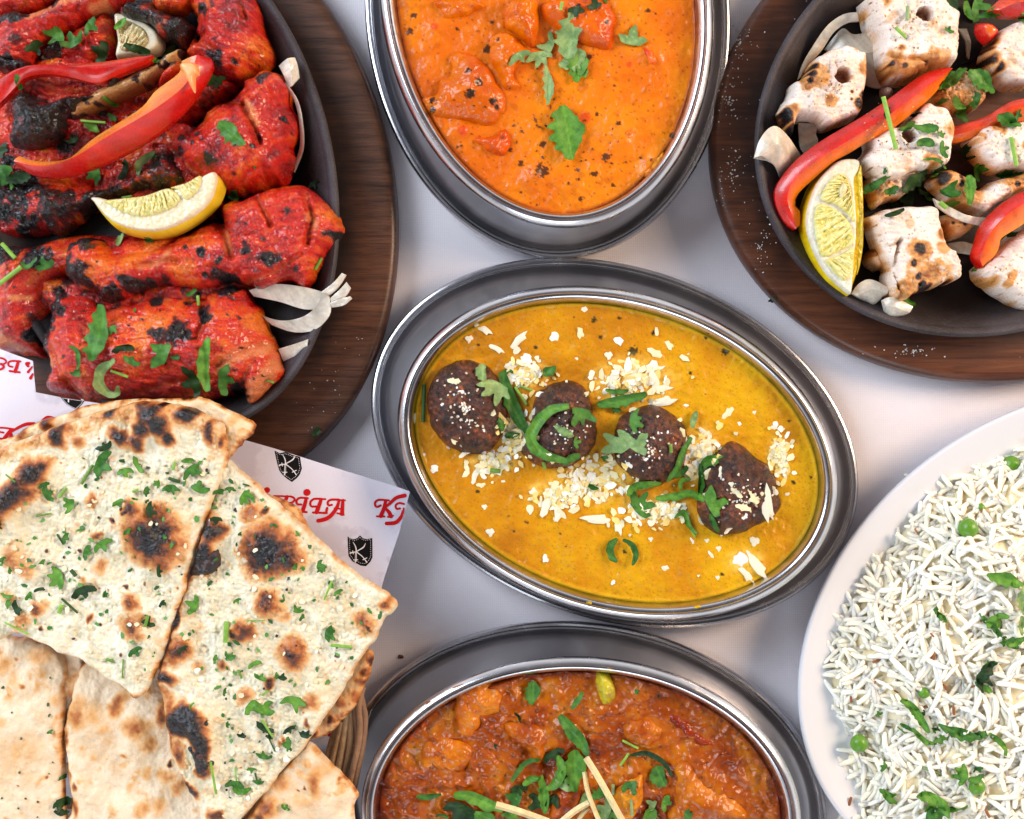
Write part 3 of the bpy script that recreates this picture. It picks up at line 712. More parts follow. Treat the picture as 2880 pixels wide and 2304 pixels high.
# ------------------------------------------------------------------ tandoori chicken
def meat(nm, fr, poly, z, h, label, seed, chars=(), grooves=(), pale=(), charall=0.0, orange=0.0, edge=None, crown=0.3, mark=None, cat='chicken piece', rough=5, parent=None, dark=0.0, bonec=None, surf='grillL', smoothz=1.0, group=None):
    P = fr(poly); s = fr.s
    sz = min(np.ptp(P[:, 0]), np.ptp(P[:, 1]))
    ch = [(*fr([(a, b)])[0], r * s, lv) for a, b, r, lv in chars]
    gr = [(fr(p), wd * s, dp) for p, wd, dp in grooves]
    pa = [(fr(p), wd * s) for p, wd in pale]
    pc_ = P - P.mean(0); ev = np.linalg.eigh(np.cov(pc_.T))[1][:, 1]
    def fib(x, y, k=0):
        u = x * ev[0] + y * ev[1]; w_ = -x * ev[1] + y * ev[0]; w_ = w_ + 14 * fbm(x, y, 90, 2, seed + 71)
        return fbm(u / 7.0, w_, 9, 3, seed + 70 + k)
    def cv(x, y):
        v = np.zeros(len(x)) + charall
        x0_, y0_ = x, y
        wx_ = fbm(x, y, 34, 3, seed + 44); wy_ = fbm(x, y, 34, 3, seed + 45)
        jit = fbm(x, y, 24, 4, seed + 40)
        for (cx, cy, r, lv) in ch:
            d = np.hypot(x - cx + .55 * r * wx_, (y - cy + .55 * r * wy_) * 1.15) / r
            v = np.maximum(v, lv * np.clip(1.4 - d, 0, 1) * 1.1)
        v = v + jit * .36 * (v > .02) + .0
        f, i = worley(x + 9 * fbm(x, y, 20, 2, seed), y, 30, seed + 50); gate = sst(-.1, .4, fbm(x, y, 90, 2, seed + 52))
        v = np.maximum(v, (i < .26) * sst(.24, .08, f * (1 + 3 * i) + .12 * fbm(x, y, 8, 2, seed)) * gate * (.55 + i * 1.6))
        return v
    def disp(x, y, d):
        z = .0016 * smoothz * fbm(x, y, 60, 4, seed) + .0032 * smoothz * fbm(x, y, 130, 2, seed + 90) + .0007 * smoothz * fbm(x, y, 12, 3, seed + 1)
        for p, wd, dp in gr: z = z - dp * np.exp(-(polydist(x, y, p) / wd) ** 2)
        v = cv(x, y)
        z = z + .0014 * sst(.3, 1, v) * fbm(x, y, 11, 3, seed + 8)
        z = z + .00055 * fib(x, y)
        return z
    def col(x, y, d, zz):
        n = fbm(x, y, 90, 3, seed + 2) * .42 + fbm(x, y, 18, 3, seed + 3) * .18 + fib(x, y) * .2 + .47 + orange
        c = ramp(n, [(0, (132, 8, 5)), (.3, (190, 16, 3)), (.55, (216, 42, 3)), (.8, (226, 80, 6)), (1, (232, 110, 14))])
        f, i = worley(x, y, 9, seed + 4); c = mixc(c, s2l((110, 8, 14)), (f < .3) * (i < .3) * .5)
        for p, wd in pa:
            q = sst(1.1, .3, polydist(x, y, p) / wd + .25 * fbm(x, y, 16, 2, seed)); c = mixc(c, s2l((222, 128, 74)), q * .9)
        for p, wd, dp in gr: c = mixc(c, s2l((206, 84, 40)), np.exp(-(polydist(x, y, p) / (wd * .8)) ** 2) * .55)
        v = cv(x, y)
        c = mixc(c, s2l((84, 12, 10)), sst(.18, .5, v)); c = mixc(c, s2l((9, 7, 9)), sst(.42, .72, v))
        return np.c_[c, np.clip(.21 + .1 * sst(.5, .8, v) + .14 * fbm(x, y, 18, 2, seed + 5), .12, .7)]
    return relief(nm, P, z, h, M['meat'], edge=edge or sz * .42, crown=h * crown, step=2.6, disp=disp, col=col, rough=rough, rs=28, blur=7, surf=surf, seed=seed, label=label, cat=cat, mark=mark, parent=parent, group=group)

# hidden layer first, then outward
meat('chicken_piece', FA, [(-80, 400), (200, 300), (500, 250), (800, 500), (1000, 560), (1000, 900), (900, 1050), (700, 1130), (400, 1170), (200, 1180), (-80, 1150)], .024, .017, 'broad red chicken piece lying beneath the bare boned drumstick and both pepper strips', 301, chars=[(100, 1130, 110, 1), (850, 760, 90, .6), (60, 980, 60, .8), (420, 900, 70, .8), (250, 700, 90, .9), (620, 720, 50, .7)], mark='the red chicken under the pepper strips', orange=-.06, crown=.2)
meat('chicken_piece', FA, [(-80, -90), (420, -90), (360, 10), (180, 90), (60, 110), (-80, 150)], .030, .016, 'bright red chicken piece cut by the top left corner', 302, mark='the red chicken in the top left corner')
meat('chicken_piece', FA, [(440, 150), (590, 60), (670, 70), (690, 200), (660, 330), (600, 380), (430, 380), (240, 400), (200, 330), (300, 200)], .028, .016, 'dark red chicken piece with shredded leaves between two drumsticks near the top left', 303, chars=[(340, 330, 90, 1), (230, 360, 60, .9)], mark='the dark red chicken near the top left')
meat('chicken_piece', FA, [(-80, 1080), (200, 1090), (540, 1110), (560, 1240), (330, 1390), (-80, 1420)], .026, .014, 'dark red charred chicken piece at the left edge left of the lemon wedge', 304, chars=[(150, 1150, 120, 1.1), (30, 1180, 100, .9), (160, 1350, 80, .9), (40, 1300, 80, .8), (380, 1250, 80, 1)], orange=-.1, mark='the charred chicken at the left edge')
meat('chicken_piece', FB, [(-60, 220), (100, 240), (330, 180), (640, 180), (900, 150), (960, 230), (900, 400), (340, 430), (250, 600), (210, 760), (200, 830), (60, 810), (-60, 740)], .026, .016, 'smooth orange red chicken piece at the left edge with green stems on it', 305, chars=[(300, 480, 60, .9), (200, 730, 50, 1.1), (170, 620, 40, .5), (10, 260, 90, 1), (200, 300, 70, .9), (120, 240, 60, .8), (280, 280, 30, .8)], pale=[([(90, 530), (170, 525)], 22), ([(0, 720), (90, 790)], 40)], orange=.12, smoothz=.5, mark='the smooth chicken at the left edge', crown=.5)
meat('chicken_piece', FA, [(700, 780), (1000, 700), (1250, 800), (1350, 1150), (1300, 1350), (700, 1330), (500, 1200), (600, 1000)], .0245, .016, 'dark red chicken piece showing between the lemon wedge and the right hand drumstick', 331, charall=.15, orange=-.12)
meat('chicken_piece', FA, [(900, 480), (1150, 420), (1400, 470), (1440, 560), (1250, 660), (1080, 760), (880, 700)], .025, .015, 'dark red chicken piece in the gap behind the tip of the long pepper strip', 333, charall=.12, orange=-.1)
meat('chicken_piece', FB, [(200, 380), (600, 440), (1250, 380), (1290, 520), (900, 620), (300, 620)], .0245, .014, 'charred dark red chicken showing in the gap between the long drumstick and the bottom piece', 332, charall=.3, orange=-.12)
# top-left drumstick
def drumstick(label, c, group='red tandoori drumsticks'): return empty('chicken_drumstick', at(c[0], c[1], .03), label, 'drumstick', group)
t = drumstick('red drumstick with a charred knuckle running along the top left corner', FA([(300, 150)])[0])
meat('meat', FA, [(-60, 120), (60, 50), (150, 55), (260, 20), (400, -60), (760, -60), (735, 10), (640, 40), (560, 75), (430, 140), (340, 190), (270, 250), (200, 330), (130, 410), (-60, 400)], .036, .017, None, 306, chars=[(70, 110, 80, .95), (330, 10, 70, .6), (120, 260, 40, .4), (60, 400, 70, .8)], pale=[([(120, 120), (400, 20), (560, -20)], 30), ([(560, 60), (640, 20)], 40)], parent=t, orange=.05)
meat('knuckle', FA, [(-60, 300), (20, 330), (60, 350), (130, 340), (170, 390), (140, 425), (60, 435), (-60, 400)], .044, .010, None, 307, charall=.9, parent=t)
MARK.append(('grillL', 'the top left drumstick', FA([(200, 200)])[0]))
# big thigh upper right
meat('chicken_piece', FA, [(-0 + 900, -60), (1170, -60), (1165, 20), (1060, 80), (940, 60)], .034, .014, 'small red chicken scrap at the top edge beside the charred bone end', 308, mark='the red scrap at the top edge')
meat('chicken_piece', FA, [(1120, -60), (1500, -60), (1570, 40), (1600, 180), (1640, 300), (1625, 380), (1520, 440), (1440, 490), (1300, 440), (1210, 410), (1130, 350), (1095, 290), (1130, 200), (1170, 130), (1140, 60)], .030, .022, 'big orange red chicken thigh at the upper right of the skillet', 309, chars=[(1310, 380, 55, 1), (1290, 340, 40, .9), (1430, 375, 22, .8), (1130, 100, 60, .8), (1250, 80, 50, .6), (1190, 220, 22, .7)], grooves=[([(1440, -40), (1480, 60), (1500, 130)], 14, .004), ([(1180, 240), (1280, 300), (1340, 330)], 16, .003), ([(1190, 225), (1240, 215)], 14, .005)], orange=.06, mark='the big thigh at the upper right')
meat('charred_bone_end', FA, [(710, 60), (730, 10), (800, -20), (900, -10), (960, 50), (1060, 80), (1130, 100), (1165, 150), (1140, 230), (1100, 275), (1040, 265), (960, 215), (900, 150), (790, 130)], .038, .013, 'black charred bone end jutting over the pale lemon piece at the top', 310, charall=.62, pale=[([(950, 150), (1060, 180)], 30)], mark='the black bone end at the top', cat='bone end')
# bare boned drumstick
t = drumstick('drumstick with a bare tan bone and a black charred knuckle at the left', FA([(500, 600)])[0])
def bone_col(x, y, d, z):
    n = .5 + .5 * fbm(x * .5 + y, y * .2, 26, 4, 3)
    c = ramp(n, [(0, (150, 84, 34)), (.5, (196, 140, 78)), (1, (222, 178, 116))])
    v = fbm(x, y, 30, 3, 5); c = mixc(c, s2l((40, 22, 18)), sst(.42, .6, v + .3 * sst(14, 0, d)))
    return np.c_[c, np.full(len(x), .4)]
relief('bone', FA([(430, 640), (560, 560), (720, 480), (900, 400), (1000, 330), (1080, 285), (1115, 300), (1095, 370), (980, 450), (920, 520), (820, 560), (680, 620), (560, 685), (440, 735)]), .040, .012, M['meat'], edge=26, step=2.6, col=bone_col, disp=lambda x, y, d: .0008 * fbm(x * .5, y, 20, 3, 6), parent=t, surf='grillL', blur=4, rough=3)
meat('knuckle', FA, [(35, 640), (90, 560), (150, 535), (260, 590), (400, 555), (470, 590), (470, 680), (415, 730), (400, 800), (300, 885), (150, 915), (60, 900), (20, 830), (50, 740)], .036, .021, None, 311, charall=.72, pale=[([(70, 720), (120, 790)], 30)], chars=[(250, 740, 150, 1.2)], parent=t)
meat('char_strip', FA, [(400, 600), (480, 575), (600, 545), (700, 450), (730, 455), (690, 510), (600, 560), (500, 610), (440, 680)], .049, .006, None, 312, charall=.85, parent=t, edge=12)
meat('meat', FA, [(945, 500), (1000, 400), (1060, 355), (1110, 370), (1130, 440), (1060, 490), (970, 540)], .044, .011, None, 313, parent=t, chars=[(1050, 380, 30, .9)], orange=.15)
MARK.append(('grillL', 'the bare boned drumstick', FA([(500, 600)])[0]))
# right thigh + charred leg
t = drumstick('big red drumstick right of the lemon wedge with a blackened shank', FA([(1400, 850)])[0])
meat('shank', FA, [(810, 1030), (900, 950), (950, 890), (1040, 880), (1100, 980), (1150, 1080), (1110, 1140), (960, 1180), (880, 1170), (700, 1220), (540, 1260), (380, 1400), (260, 1400), (210, 1330), (195, 1230), (230, 1150), (310, 1115), (420, 1150), (600, 1130), (720, 1080)], .030, .019, None, 314, charall=.62, parent=t, pale=[([(240, 1270), (300, 1340)], 22)], chars=[(260, 1180, 110, 1.1), (1000, 950, 60, 1), (700, 1160, 60, 1)])
meat('meat', FA, [(1000, 850), (1050, 770), (1110, 760), (1170, 730), (1240, 640), (1300, 590), (1400, 560), (1450, 500), (1440, 460), (1520, 430), (1610, 385), (1700, 420), (1745, 500), (1740, 600), (1790, 700), (1780, 790), (1745, 850), (1760, 960), (1710, 1090), (1600, 1120), (1480, 1160), (1380, 1160), (1250, 1120), (1150, 1090), (1080, 1020), (1030, 930)], .032, .026, None, 315, parent=t,
     chars=[(1600, 480, 50, 1), (1640, 410, 30, 1), (1110, 840, 26, 1), (1200, 820, 26, .8), (1000, 960, 70, 1.1), (1290, 975, 30, .8), (1330, 990, 18, .8), (1250, 860, 18, .8), (1180, 880, 18, .9), (1580, 860, 30, .6), (1720, 720, 24, .7), (1440, 1060, 26, .5), (1560, 920, 16, .7), (1330, 945, 14, .7), (1100, 910, 26, .8)],
     grooves=[([(1480, 640), (1520, 720), (1560, 800), (1590, 880)], 16, .005), ([(1300, 600), (1420, 620), (1480, 640)], 14, .0025), ([(1040, 900), (1130, 1000), (1220, 1060)], 18, .002)], pale=[([(1510, 640), (1570, 760)], 34), ([(1060, 960), (1110, 990)], 24)], orange=.04, crown=.35)
MARK.append(('grillL', 'the big drumstick at the right', FA([(1450, 850)])[0]))
# lower drumstick
t = drumstick('long red drumstick lying level below the lemon wedge', FB([(1000, 350)])[0])
meat('meat', FB, [(345, 240), (400, 197), (500, 190), (570, 240), (640, 265), (820, 232), (900, 190), (980, 160), (1090, 105), (1145, 120), (1150, 30), (1230, -10), (1290, -20), (1400, -70), (1550, -95), (1640, -60), (1730, 20), (1790, 100), (1785, 200), (1720, 270), (1690, 330), (1640, 430), (1600, 470), (1540, 440), (1480, 432), (1380, 470), (1290, 445), (1200, 430), (1080, 475), (980, 480), (860, 462), (700, 510), (600, 550), (520, 545), (480, 490), (400, 470), (345, 420), (330, 330)], .036, .021, None, 316, parent=t,
     chars=[(1310, 275, 32, 1.1), (1450, 310, 50, .8), (1380, 330, 40, .6), (1080, 290, 26, 1), (1170, 325, 30, .9), (560, 500, 80, 1.1), (700, 450, 60, .8), (850, 460, 60, .6), (430, 410, 75, 1.1), (370, 225, 70, 1.15), (345, 300, 60, 1.15), (350, 380, 50, 1), (470, 205, 50, 1), (1180, 410, 60, .8), (1530, 85, 22, .8), (1405, 215, 22, .5), (1770, 190, 40, .8), (620, 260, 30, .8), (990, 265, 14, .8), (1100, 400, 20, .8), (480, 250, 40, .6), (1575, 370, 18, .7), (780, 430, 30, .8)],
     grooves=[([(1150, 120), (1210, 220), (1230, 310)], 18, .005), ([(1360, -10), (1410, 80), (1440, 150)], 14, .004), ([(1610, -30), (1650, 100), (1630, 240)], 16, .005), ([(740, 350), (850, 330), (940, 335)], 20, .004), ([(1290, 440), (1450, 390), (1600, 300)], 12, .002)],
     pale=[([(750, 360), (860, 330), (900, 290)], 26), ([(1200, 180), (1225, 280)], 22), ([(1640, 90), (1670, 150)], 30), ([(400, 400), (430, 450)], 26)], orange=.02, crown=.2, edge=70)
MARK.append(('grillL', 'the long lower drumstick', FB([(1000, 350)])[0]))
# bottom piece
meat('chicken_piece', FB, [(285, 425), (350, 470), (480, 500), (540, 560), (700, 520), (800, 490), (960, 500), (1010, 520), (1100, 470), (1180, 425), (1250, 440), (1310, 520), (1370, 600), (1395, 690), (1440, 760), (1470, 860), (1505, 910), (1430, 990), (1290, 1100), (1245, 1030), (1100, 1060), (900, 1070), (700, 1075), (500, 1085), (350, 1060), (210, 1010), (225, 850), (180, 760), (220, 650), (240, 560)], .029, .024, 'largest bright red chicken piece at the bottom of the skillet, scattered with coriander', 317,
     chars=[(1210, 470, 70, 1.15), (1100, 615, 50, 1.1), (1110, 640, 30, 1.1), (800, 520, 40, .9), (880, 720, 50, .7), (980, 700, 50, .7), (1020, 720, 36, 1), (940, 725, 50, .8), (290, 480, 70, 1.2), (265, 560, 60, 1.15), (235, 640, 62, 1.2), (195, 725, 60, 1.25), (215, 800, 40, .8), (340, 600, 26, 1), (985, 550, 16, .9), (1080, 590, 40, .6), (250, 900, 30, .7), (350, 470, 60, .8), (1270, 640, 14, .7), (1240, 1000, 50, .8)],
     grooves=[([(1050, 480), (1070, 560), (1090, 650), (1060, 740)], 18, .004), ([(1150, 880), (1280, 800), (1380, 760)], 22, .003), ([(230, 600), (260, 760), (330, 920), (420, 1040)], 22, .003), ([(1250, 1010), (1300, 930), (1340, 860)], 20, .003), ([(700, 1030), (950, 960), (1130, 940)], 16, .002)],
     pale=[([(1180, 880), (1300, 810), (1390, 790)], 50), ([(1300, 1050), (1400, 940), (1440, 880)], 60), ([(1390, 620), (1430, 720)], 22), ([(240, 820), (270, 870)], 22)], orange=.05, smoothz=.7, mark='the largest bottom chicken piece', crown=.4)

# ------------------------------------------------------------------ white chicken chunks
def tikka(fr, poly, z, h, label, seed, hole=None, chars=(), brown=(), mark=None, pink=.35, groove=(), edge=17, tilt=None):
    P = fr(poly); s = fr.s
    ch = [(*fr([(a, b)])[0], r * s, lv) for a, b, r, lv in chars]
    br = [(*fr([(a, b)])[0], r * s, lv) for a, b, r, lv in brown]
    hl = [(*fr([(a, b)])[0], r * s) for a, b, r in (hole or [])]
    gr = [(fr(p), wd * s, dp) for p, wd, dp in groove]
    def cv(x, y, d):
        v = np.zeros(len(x)); j = fbm(x, y, 26, 4, seed + 40); k2 = fbm(x, y, 26, 4, seed + 41)
        for L, top in ((ch, 1.0), (br, .42)):
            for (cx, cy, r, lv) in L:
                v = np.maximum(v, np.minimum(lv * np.clip(1.4 - np.hypot(x - cx + .4 * r * j, y - cy + .4 * r * k2) / r, 0, 1) * 1.1, top))
        v = v + j * .17 * (v > .03)
        f, i = worley(x, y, 24, seed + 50)
        v = np.maximum(v, (i < .16) * sst(.16, .06, f) * .6)
        v = np.maximum(v, sst(.3, 1.0, fbm(x, y, 40, 3, seed + 51)) * .26)
        return np.maximum(v, sst(12, 0, d) * .28 * (1 + j))
    def disp(x, y, d):
        ms = sst(-.1, .5, fbm(x, y, 70, 2, seed + 6))
        z = .0018 * (.6 - np.abs(fbm(x, y, 46, 4, seed))) * (.35 + ms) + .0009 * fbm(x, y, 10, 3, seed + 1) * (.2 + ms) + .0005 * fbm(x / 5, y, 8, 2, seed + 9)
        for p, wd, dp in gr: z = z - dp * np.exp(-(polydist(x, y, p) / wd) ** 2)
        for (cx, cy, r) in hl: z = z - .011 * sst(1.12, .78, (np.hypot(x - cx, y - cy) + 5 * fbm(x, y, 14, 3, seed + 12)) / r) + .0009 * np.exp(-((np.hypot(x - cx, y - cy) - r * 1.2) / (r * .25)) ** 2)
        return z
    def col(x, y, d, zz):
        n = .5 + .4 * fbm(x, y, 60, 3, seed + 2)
        c = ramp(n, [(0, (224, 194, 174)), (.4, (232, 214, 200)), (1, (242, 235, 227))])
        f, i = worley(x, y, 8, seed + 4); c = mixc(c, s2l((196, 150, 104)), (f < .3) * (i < .16) * .7)
        for (cx, cy, r) in hl: c = mixc(c, s2l((170, 104, 74)), sst(1.05, .8, np.hypot(x - cx, y - cy) / r) * .8)
        v = cv(x, y, d)
        c = mixc(c, s2l((214, 152, 84)), sst(.06, .42, v)); c = mixc(c, s2l((128, 66, 28)), sst(.36, .66, v)); c = mixc(c, s2l((20, 16, 18)), sst(.62, .86, v))
        return np.c_[c, np.clip(.33 + .12 * fbm(x, y, 16, 2, seed + 5), .2, .8)]
    return relief('chicken_chunk', P, z, h, M['tikka'], edge=edge, crown=.0025, step=2.3, disp=disp, col=col, rough=3.5, rs=20, smoothn=4, blur=3, surf='grillR', seed=seed, label=label, cat='chicken chunk', group='grilled white chicken chunks', mark=mark, tilt=tilt)
tikka(FF, [(1880, 440), (1930, 260), (1990, 200), (2080, 150), (2230, 150), (2230, 560), (2060, 600), (1980, 540), (1900, 500)], .028, .020, 'white chicken chunk with stringy grain at the right edge under the top pepper', 401, chars=[(1900, 420, 60, .8), (1960, 480, 40, .8), (1920, 300, 36, .7), (1900, 340, 30, .8)], groove=[([(1980, 330), (2200, 460)], 14, .0012), ([(2000, 430), (2160, 530)], 12, .0012)], mark='the stringy chunk at the right edge')
tikka(FF, [(1500, 690), (1620, 540), (1750, 480), (1850, 560), (1900, 660), (1860, 740), (1750, 760), (1620, 770)], .026, .016, 'browned chicken chunk half buried under leaves between the peppers', 402, brown=[(1650, 600, 160, .8), (1780, 640, 160, .7)], chars=[(1850, 520, 90, 1)], mark='the browned chunk between the peppers')
tikka(FF, [(1090, -40), (1560, -40), (1640, 50), (1710, 110), (1705, 250), (1690, 420), (1640, 465), (1490, 495), (1380, 545), (1240, 562), (1165, 480), (1145, 380), (1130, 260), (1080, 150)], .028, .026, 'largest white chicken chunk with a round skewer hole at the top of the skillet', 403, hole=[(1430, 140, 52)], brown=[(1200, 470, 90, .9), (1330, 500, 110, .9), (1500, 470, 100, .8), (1170, 50, 40, .5)], chars=[(1210, 465, 36, .8), (1300, 485, 26, .8), (1450, 470, 30, .7)], groove=[([(1150, 400), (1280, 440), (1400, 430), (1500, 480), (1680, 440)], 14, .003)], mark='the largest chunk at the top', edge=24)
tikka(FF, [(700, 420), (760, 370), (920, 312), (1010, 350), (1065, 380), (1070, 500), (1050, 640), (1040, 780), (960, 830), (790, 882), (720, 840), (620, 820), (592, 830), (560, 940), (500, 885), (462, 780), (480, 735), (530, 650), (560, 570), (640, 520)], .028, .022, 'ragged white chicken chunk with a skewer hole and charred tail at the left', 404, hole=[(880, 555, 56)], chars=[(690, 480, 34, .9), (670, 540, 36, .9), (660, 590, 30, .8), (1025, 690, 40, 1), (985, 740, 36, 1), (935, 660, 14, 1), (935, 715, 12, 1), (500, 820, 50, 1.1), (540, 900, 46, 1.1), (1055, 450, 30, .7)], brown=[(680, 560, 90, .9), (800, 720, 40, .8), (1060, 480, 60, .9), (540, 780, 40, .8), (980, 330, 40, .8)], mark='the ragged chunk at the left')
tikka(FF, [(1080, 1230), (1300, 1180), (1430, 1190), (1400, 1290), (1300, 1370), (1220, 1380), (1150, 1430), (1100, 1380)], .026, .014, 'pale orange tinged chicken piece below the chunk with the green stem', 405, brown=[(1150, 1330, 90, .6)], mark='the pale piece in the middle')
tikka(FF, [(1330, 850), (1420, 740), (1500, 715), (1620, 770), (1672, 880), (1655, 1000), (1640, 1120), (1560, 1165), (1430, 1180), (1300, 1240), (1240, 1255), (1150, 1240), (1060, 1140), (1045, 1080), (1090, 1010), (1080, 960), (1200, 890)], .030, .022, 'white chicken chunk in the middle with a skewer hole and a green stem across it', 406, hole=[(1330, 962, 50)], brown=[(1640, 900, 50, .7), (1500, 1130, 60, .5)], groove=[([(1100, 1040), (1250, 1060), (1400, 1040), (1600, 1100)], 16, .002)], mark='the middle chunk')
tikka(FG, [(1570, 450), (1640, 395), (1820, 450), (1812, 500), (1680, 580), (1590, 520)], .026, .014, 'small browned chicken chunk beneath the onion strip', 407, brown=[(1700, 480, 120, .7)], chars=[(1640, 470, 14, .9), (1720, 480, 16, .9)], mark='the small browned chunk')
tikka(FG, [(1060, 720), (1130, 620), (1190, 750), (1140, 790)], .025, .012, 'small browned chicken scrap between the lemon wedge and the cube', 408, brown=[(1110, 700, 60, .9)])
tikka(FG, [(1510, 175), (1600, 80), (1740, 130), (1830, 225), (2000, 150), (2180, 110), (2180, 215), (1970, 330), (1890, 395), (1800, 370), (1700, 340), (1560, 240)], .029, .018, 'curved browned chicken strip above the lower right pepper', 409, brown=[(1640, 150, 110, .95), (1740, 260, 90, .8), (2080, 170, 90, .8)], chars=[(1570, 150, 56, 1), (1690, 160, 22, 1), (1690, 200, 24, 1), (2075, 205, 26, 1)], mark='the curved browned strip')
tikka(FF, [(1770, 960), (1850, 880), (1960, 865), (2220, 850), (2220, 1180), (2080, 1170), (1960, 1185), (1880, 1130), (1820, 1080), (1810, 1000)], .030, .022, 'white chicken chunk at the right edge with an upright green stem on it', 410, brown=[(1810, 960, 40, .9), (2150, 1030, 50, .8), (1950, 900, 50, .7)], hole=[(2180, 1030, 50)], mark='the chunk at the right edge')
tikka(FG, [(1835, 790), (1860, 740), (1950, 660), (2060, 560), (2120, 500), (2230, 480), (2230, 1030), (2050, 985), (1950, 920), (1870, 860)], .028, .022, 'smooth pale pink chicken chunk at the right edge below the lower pepper', 411, brown=[(2030, 830, 30, .9), (2010, 880, 30, .8), (1900, 870, 60, .5)], mark='the smooth pale pink chunk', edge=30)
tikka(FG, [(1090, 450), (1110, 390), (1280, 345), (1540, 345), (1562, 420), (1590, 520), (1620, 600), (1690, 680), (1702, 850), (1560, 900), (1400, 960), (1310, 1003), (1230, 955), (1205, 820), (1210, 770), (1150, 650)], .029, .024, 'cube of white chicken with a row of four black char dots', 412, chars=[(1400, 655, 44, 1.2), (1355, 750, 26, 1.1), (1388, 835, 28, 1.2), (1412, 905, 36, 1.2), (1480, 940, 50, .9), (1600, 890, 60, .9), (1370, 970, 40, .9)], brown=[(1400, 655, 70, .9), (1360, 790, 70, .8), (1560, 640, 40, .9), (1460, 910, 150, .95), (1570, 540, 30, .9), (1680, 700, 30, .8)], groove=[([(1270, 590), (1240, 700), (1250, 850), (1290, 980)], 12, .005), ([(1120, 500), (1180, 640), (1270, 600)], 12, .003), ([(1540, 560), (1640, 650)], 20, .002)], mark='the cube with the black dots', edge=18)

# ------------------------------------------------------------------ red pepper strips
RD = (178, 12, 10); RD2 = (206, 30, 12); OR = (218, 92, 22); YL = (226, 140, 60)
def pep(label, fr, rails, zs, cols, mark, surf, **k):
    return loft('pepper_strip', [fr(r) for r in rails], zs, cols, M['pepper'], n=34, thick=.006, rough=.28, surf=surf, label=label, cat='pepper strip', mark=mark, bulge=.0008, **k)
pep('flat red pepper strip at the upper left of the tandoori skillet', FA, [[(-60, 640), (60, 540), (150, 470), (300, 450), (450, 475), (590, 503), (720, 450), (900, 370), (925, 340)], [(-60, 520), (60, 450), (180, 415), (330, 405), (480, 420), (620, 425), (740, 400), (870, 355), (925, 338)], [(-60, 490), (60, 425), (200, 395), (400, 398), (600, 380), (750, 355), (850, 338), (922, 332)]],
    [[.050, .056, .058, .056, .054], [.053, .060, .062, .060, .057], [.051, .057, .058, .057, .055]], [[RD2, RD], [RD, (190, 60, 30)]], 'the flat upper left pepper strip', 'grillL')
t = pep('long curved red pepper strip with orange flesh crossing the tandoori skillet', FA, [[(85, 930), (180, 962), (300, 972), (420, 950), (560, 845), (740, 740), (880, 650), (950, 560), (1060, 470), (1100, 420), (1100, 370)], [(60, 965), (200, 1000), (340, 1000), (480, 955), (640, 865), (860, 745), (1020, 645), (1130, 545), (1175, 470), (1190, 400), (1200, 345)], [(60, 975), (150, 1040), (310, 1062), (460, 1035), (700, 945), (950, 805), (1130, 645), (1240, 485), (1282, 385), (1275, 350), (1225, 335)]],
    [[.052, .058, .062, .064, .060], [.055, .064, .069, .070, .064], [.050, .055, .058, .060, .057]], [[YL, OR], [RD2, RD]], 'the long curved pepper strip', 'grillL')
relief('pepper_flap', FA([(1085, 400), (1110, 372), (1170, 375), (1200, 400), (1205, 450), (1180, 470), (1180, 560), (1150, 520), (1120, 460)]), .069, .004, M['pepper'], edge=14, step=3, col=lambda x, y, d, z: np.c_[mixc(np.tile(s2l((226, 150, 84)), (len(x), 1)), s2l((232, 176, 120)), sst(0, 20, d)), np.full(len(x), .3)], surf='grillL', label='pale curled flap of pepper rib on the tip of the long curved pepper strip', cat='pepper strip', rough=2)
pep('long red pepper strip running diagonally over the white chicken', FF, [[(1600, 468), (1450, 520), (1200, 700), (1000, 830), (760, 970), (600, 1090), (500, 1210), (455, 1310), (478, 1430), (540, 1530), (598, 1568)], [(1642, 488), (1480, 600), (1300, 740), (1100, 880), (900, 1000), (720, 1110), (600, 1210), (545, 1290), (535, 1380), (575, 1480), (608, 1562)], [(1642, 500), (1545, 640), (1400, 770), (1260, 880), (1090, 970), (960, 1050), (850, 1110), (720, 1225), (625, 1315), (600, 1390), (640, 1440), (642, 1530)]],
    [[.050, .053, .052, .048, .043, .040], [.055, .060, .058, .054, .048, .042], [.048, .050, .050, .047, .042, .038]], [[RD, RD2], [(206, 62, 12), (226, 120, 20)]], 'the long diagonal pepper strip', 'grillR')
pep('curved red pepper strip with orange inside at the lower right edge', FG, [[(2240, 215), (2130, 250), (2040, 300), (1940, 385), (1872, 480), (1850, 580), (1835, 680), (1888, 757)], [(2240, 300), (2140, 330), (2060, 375), (1965, 455), (1910, 540), (1880, 640), (1870, 700), (1900, 757)], [(2240, 430), (2160, 460), (2100, 500), (2010, 560), (2000, 610), (1990, 650), (1960, 700), (1910, 755)]],
    [[.053, .055, .053, .048, .043], [.060, .061, .058, .052, .046], [.052, .053, .051, .048, .043]], [[RD, RD2], [(210, 70, 12), (230, 130, 26)]], 'the lower right pepper strip', 'grillR')
pep('orange red pepper strip under leaves right of the middle chunk', FF, [[(2240, 670), (2060, 705), (1900, 800), (1760, 845), (1668, 870)], [(2240, 730), (2060, 770), (1930, 850), (1780, 900), (1668, 930)], [(2240, 820), (2060, 850), (1900, 900), (1760, 960), (1665, 972)]],
    [[.050, .050, .044], [.053, .053, .046], [.048, .048, .042]], [[(186, 40, 16), (208, 62, 18)], [(212, 78, 18), (220, 110, 26)]], 'the right hand pepper strip', 'grillR')
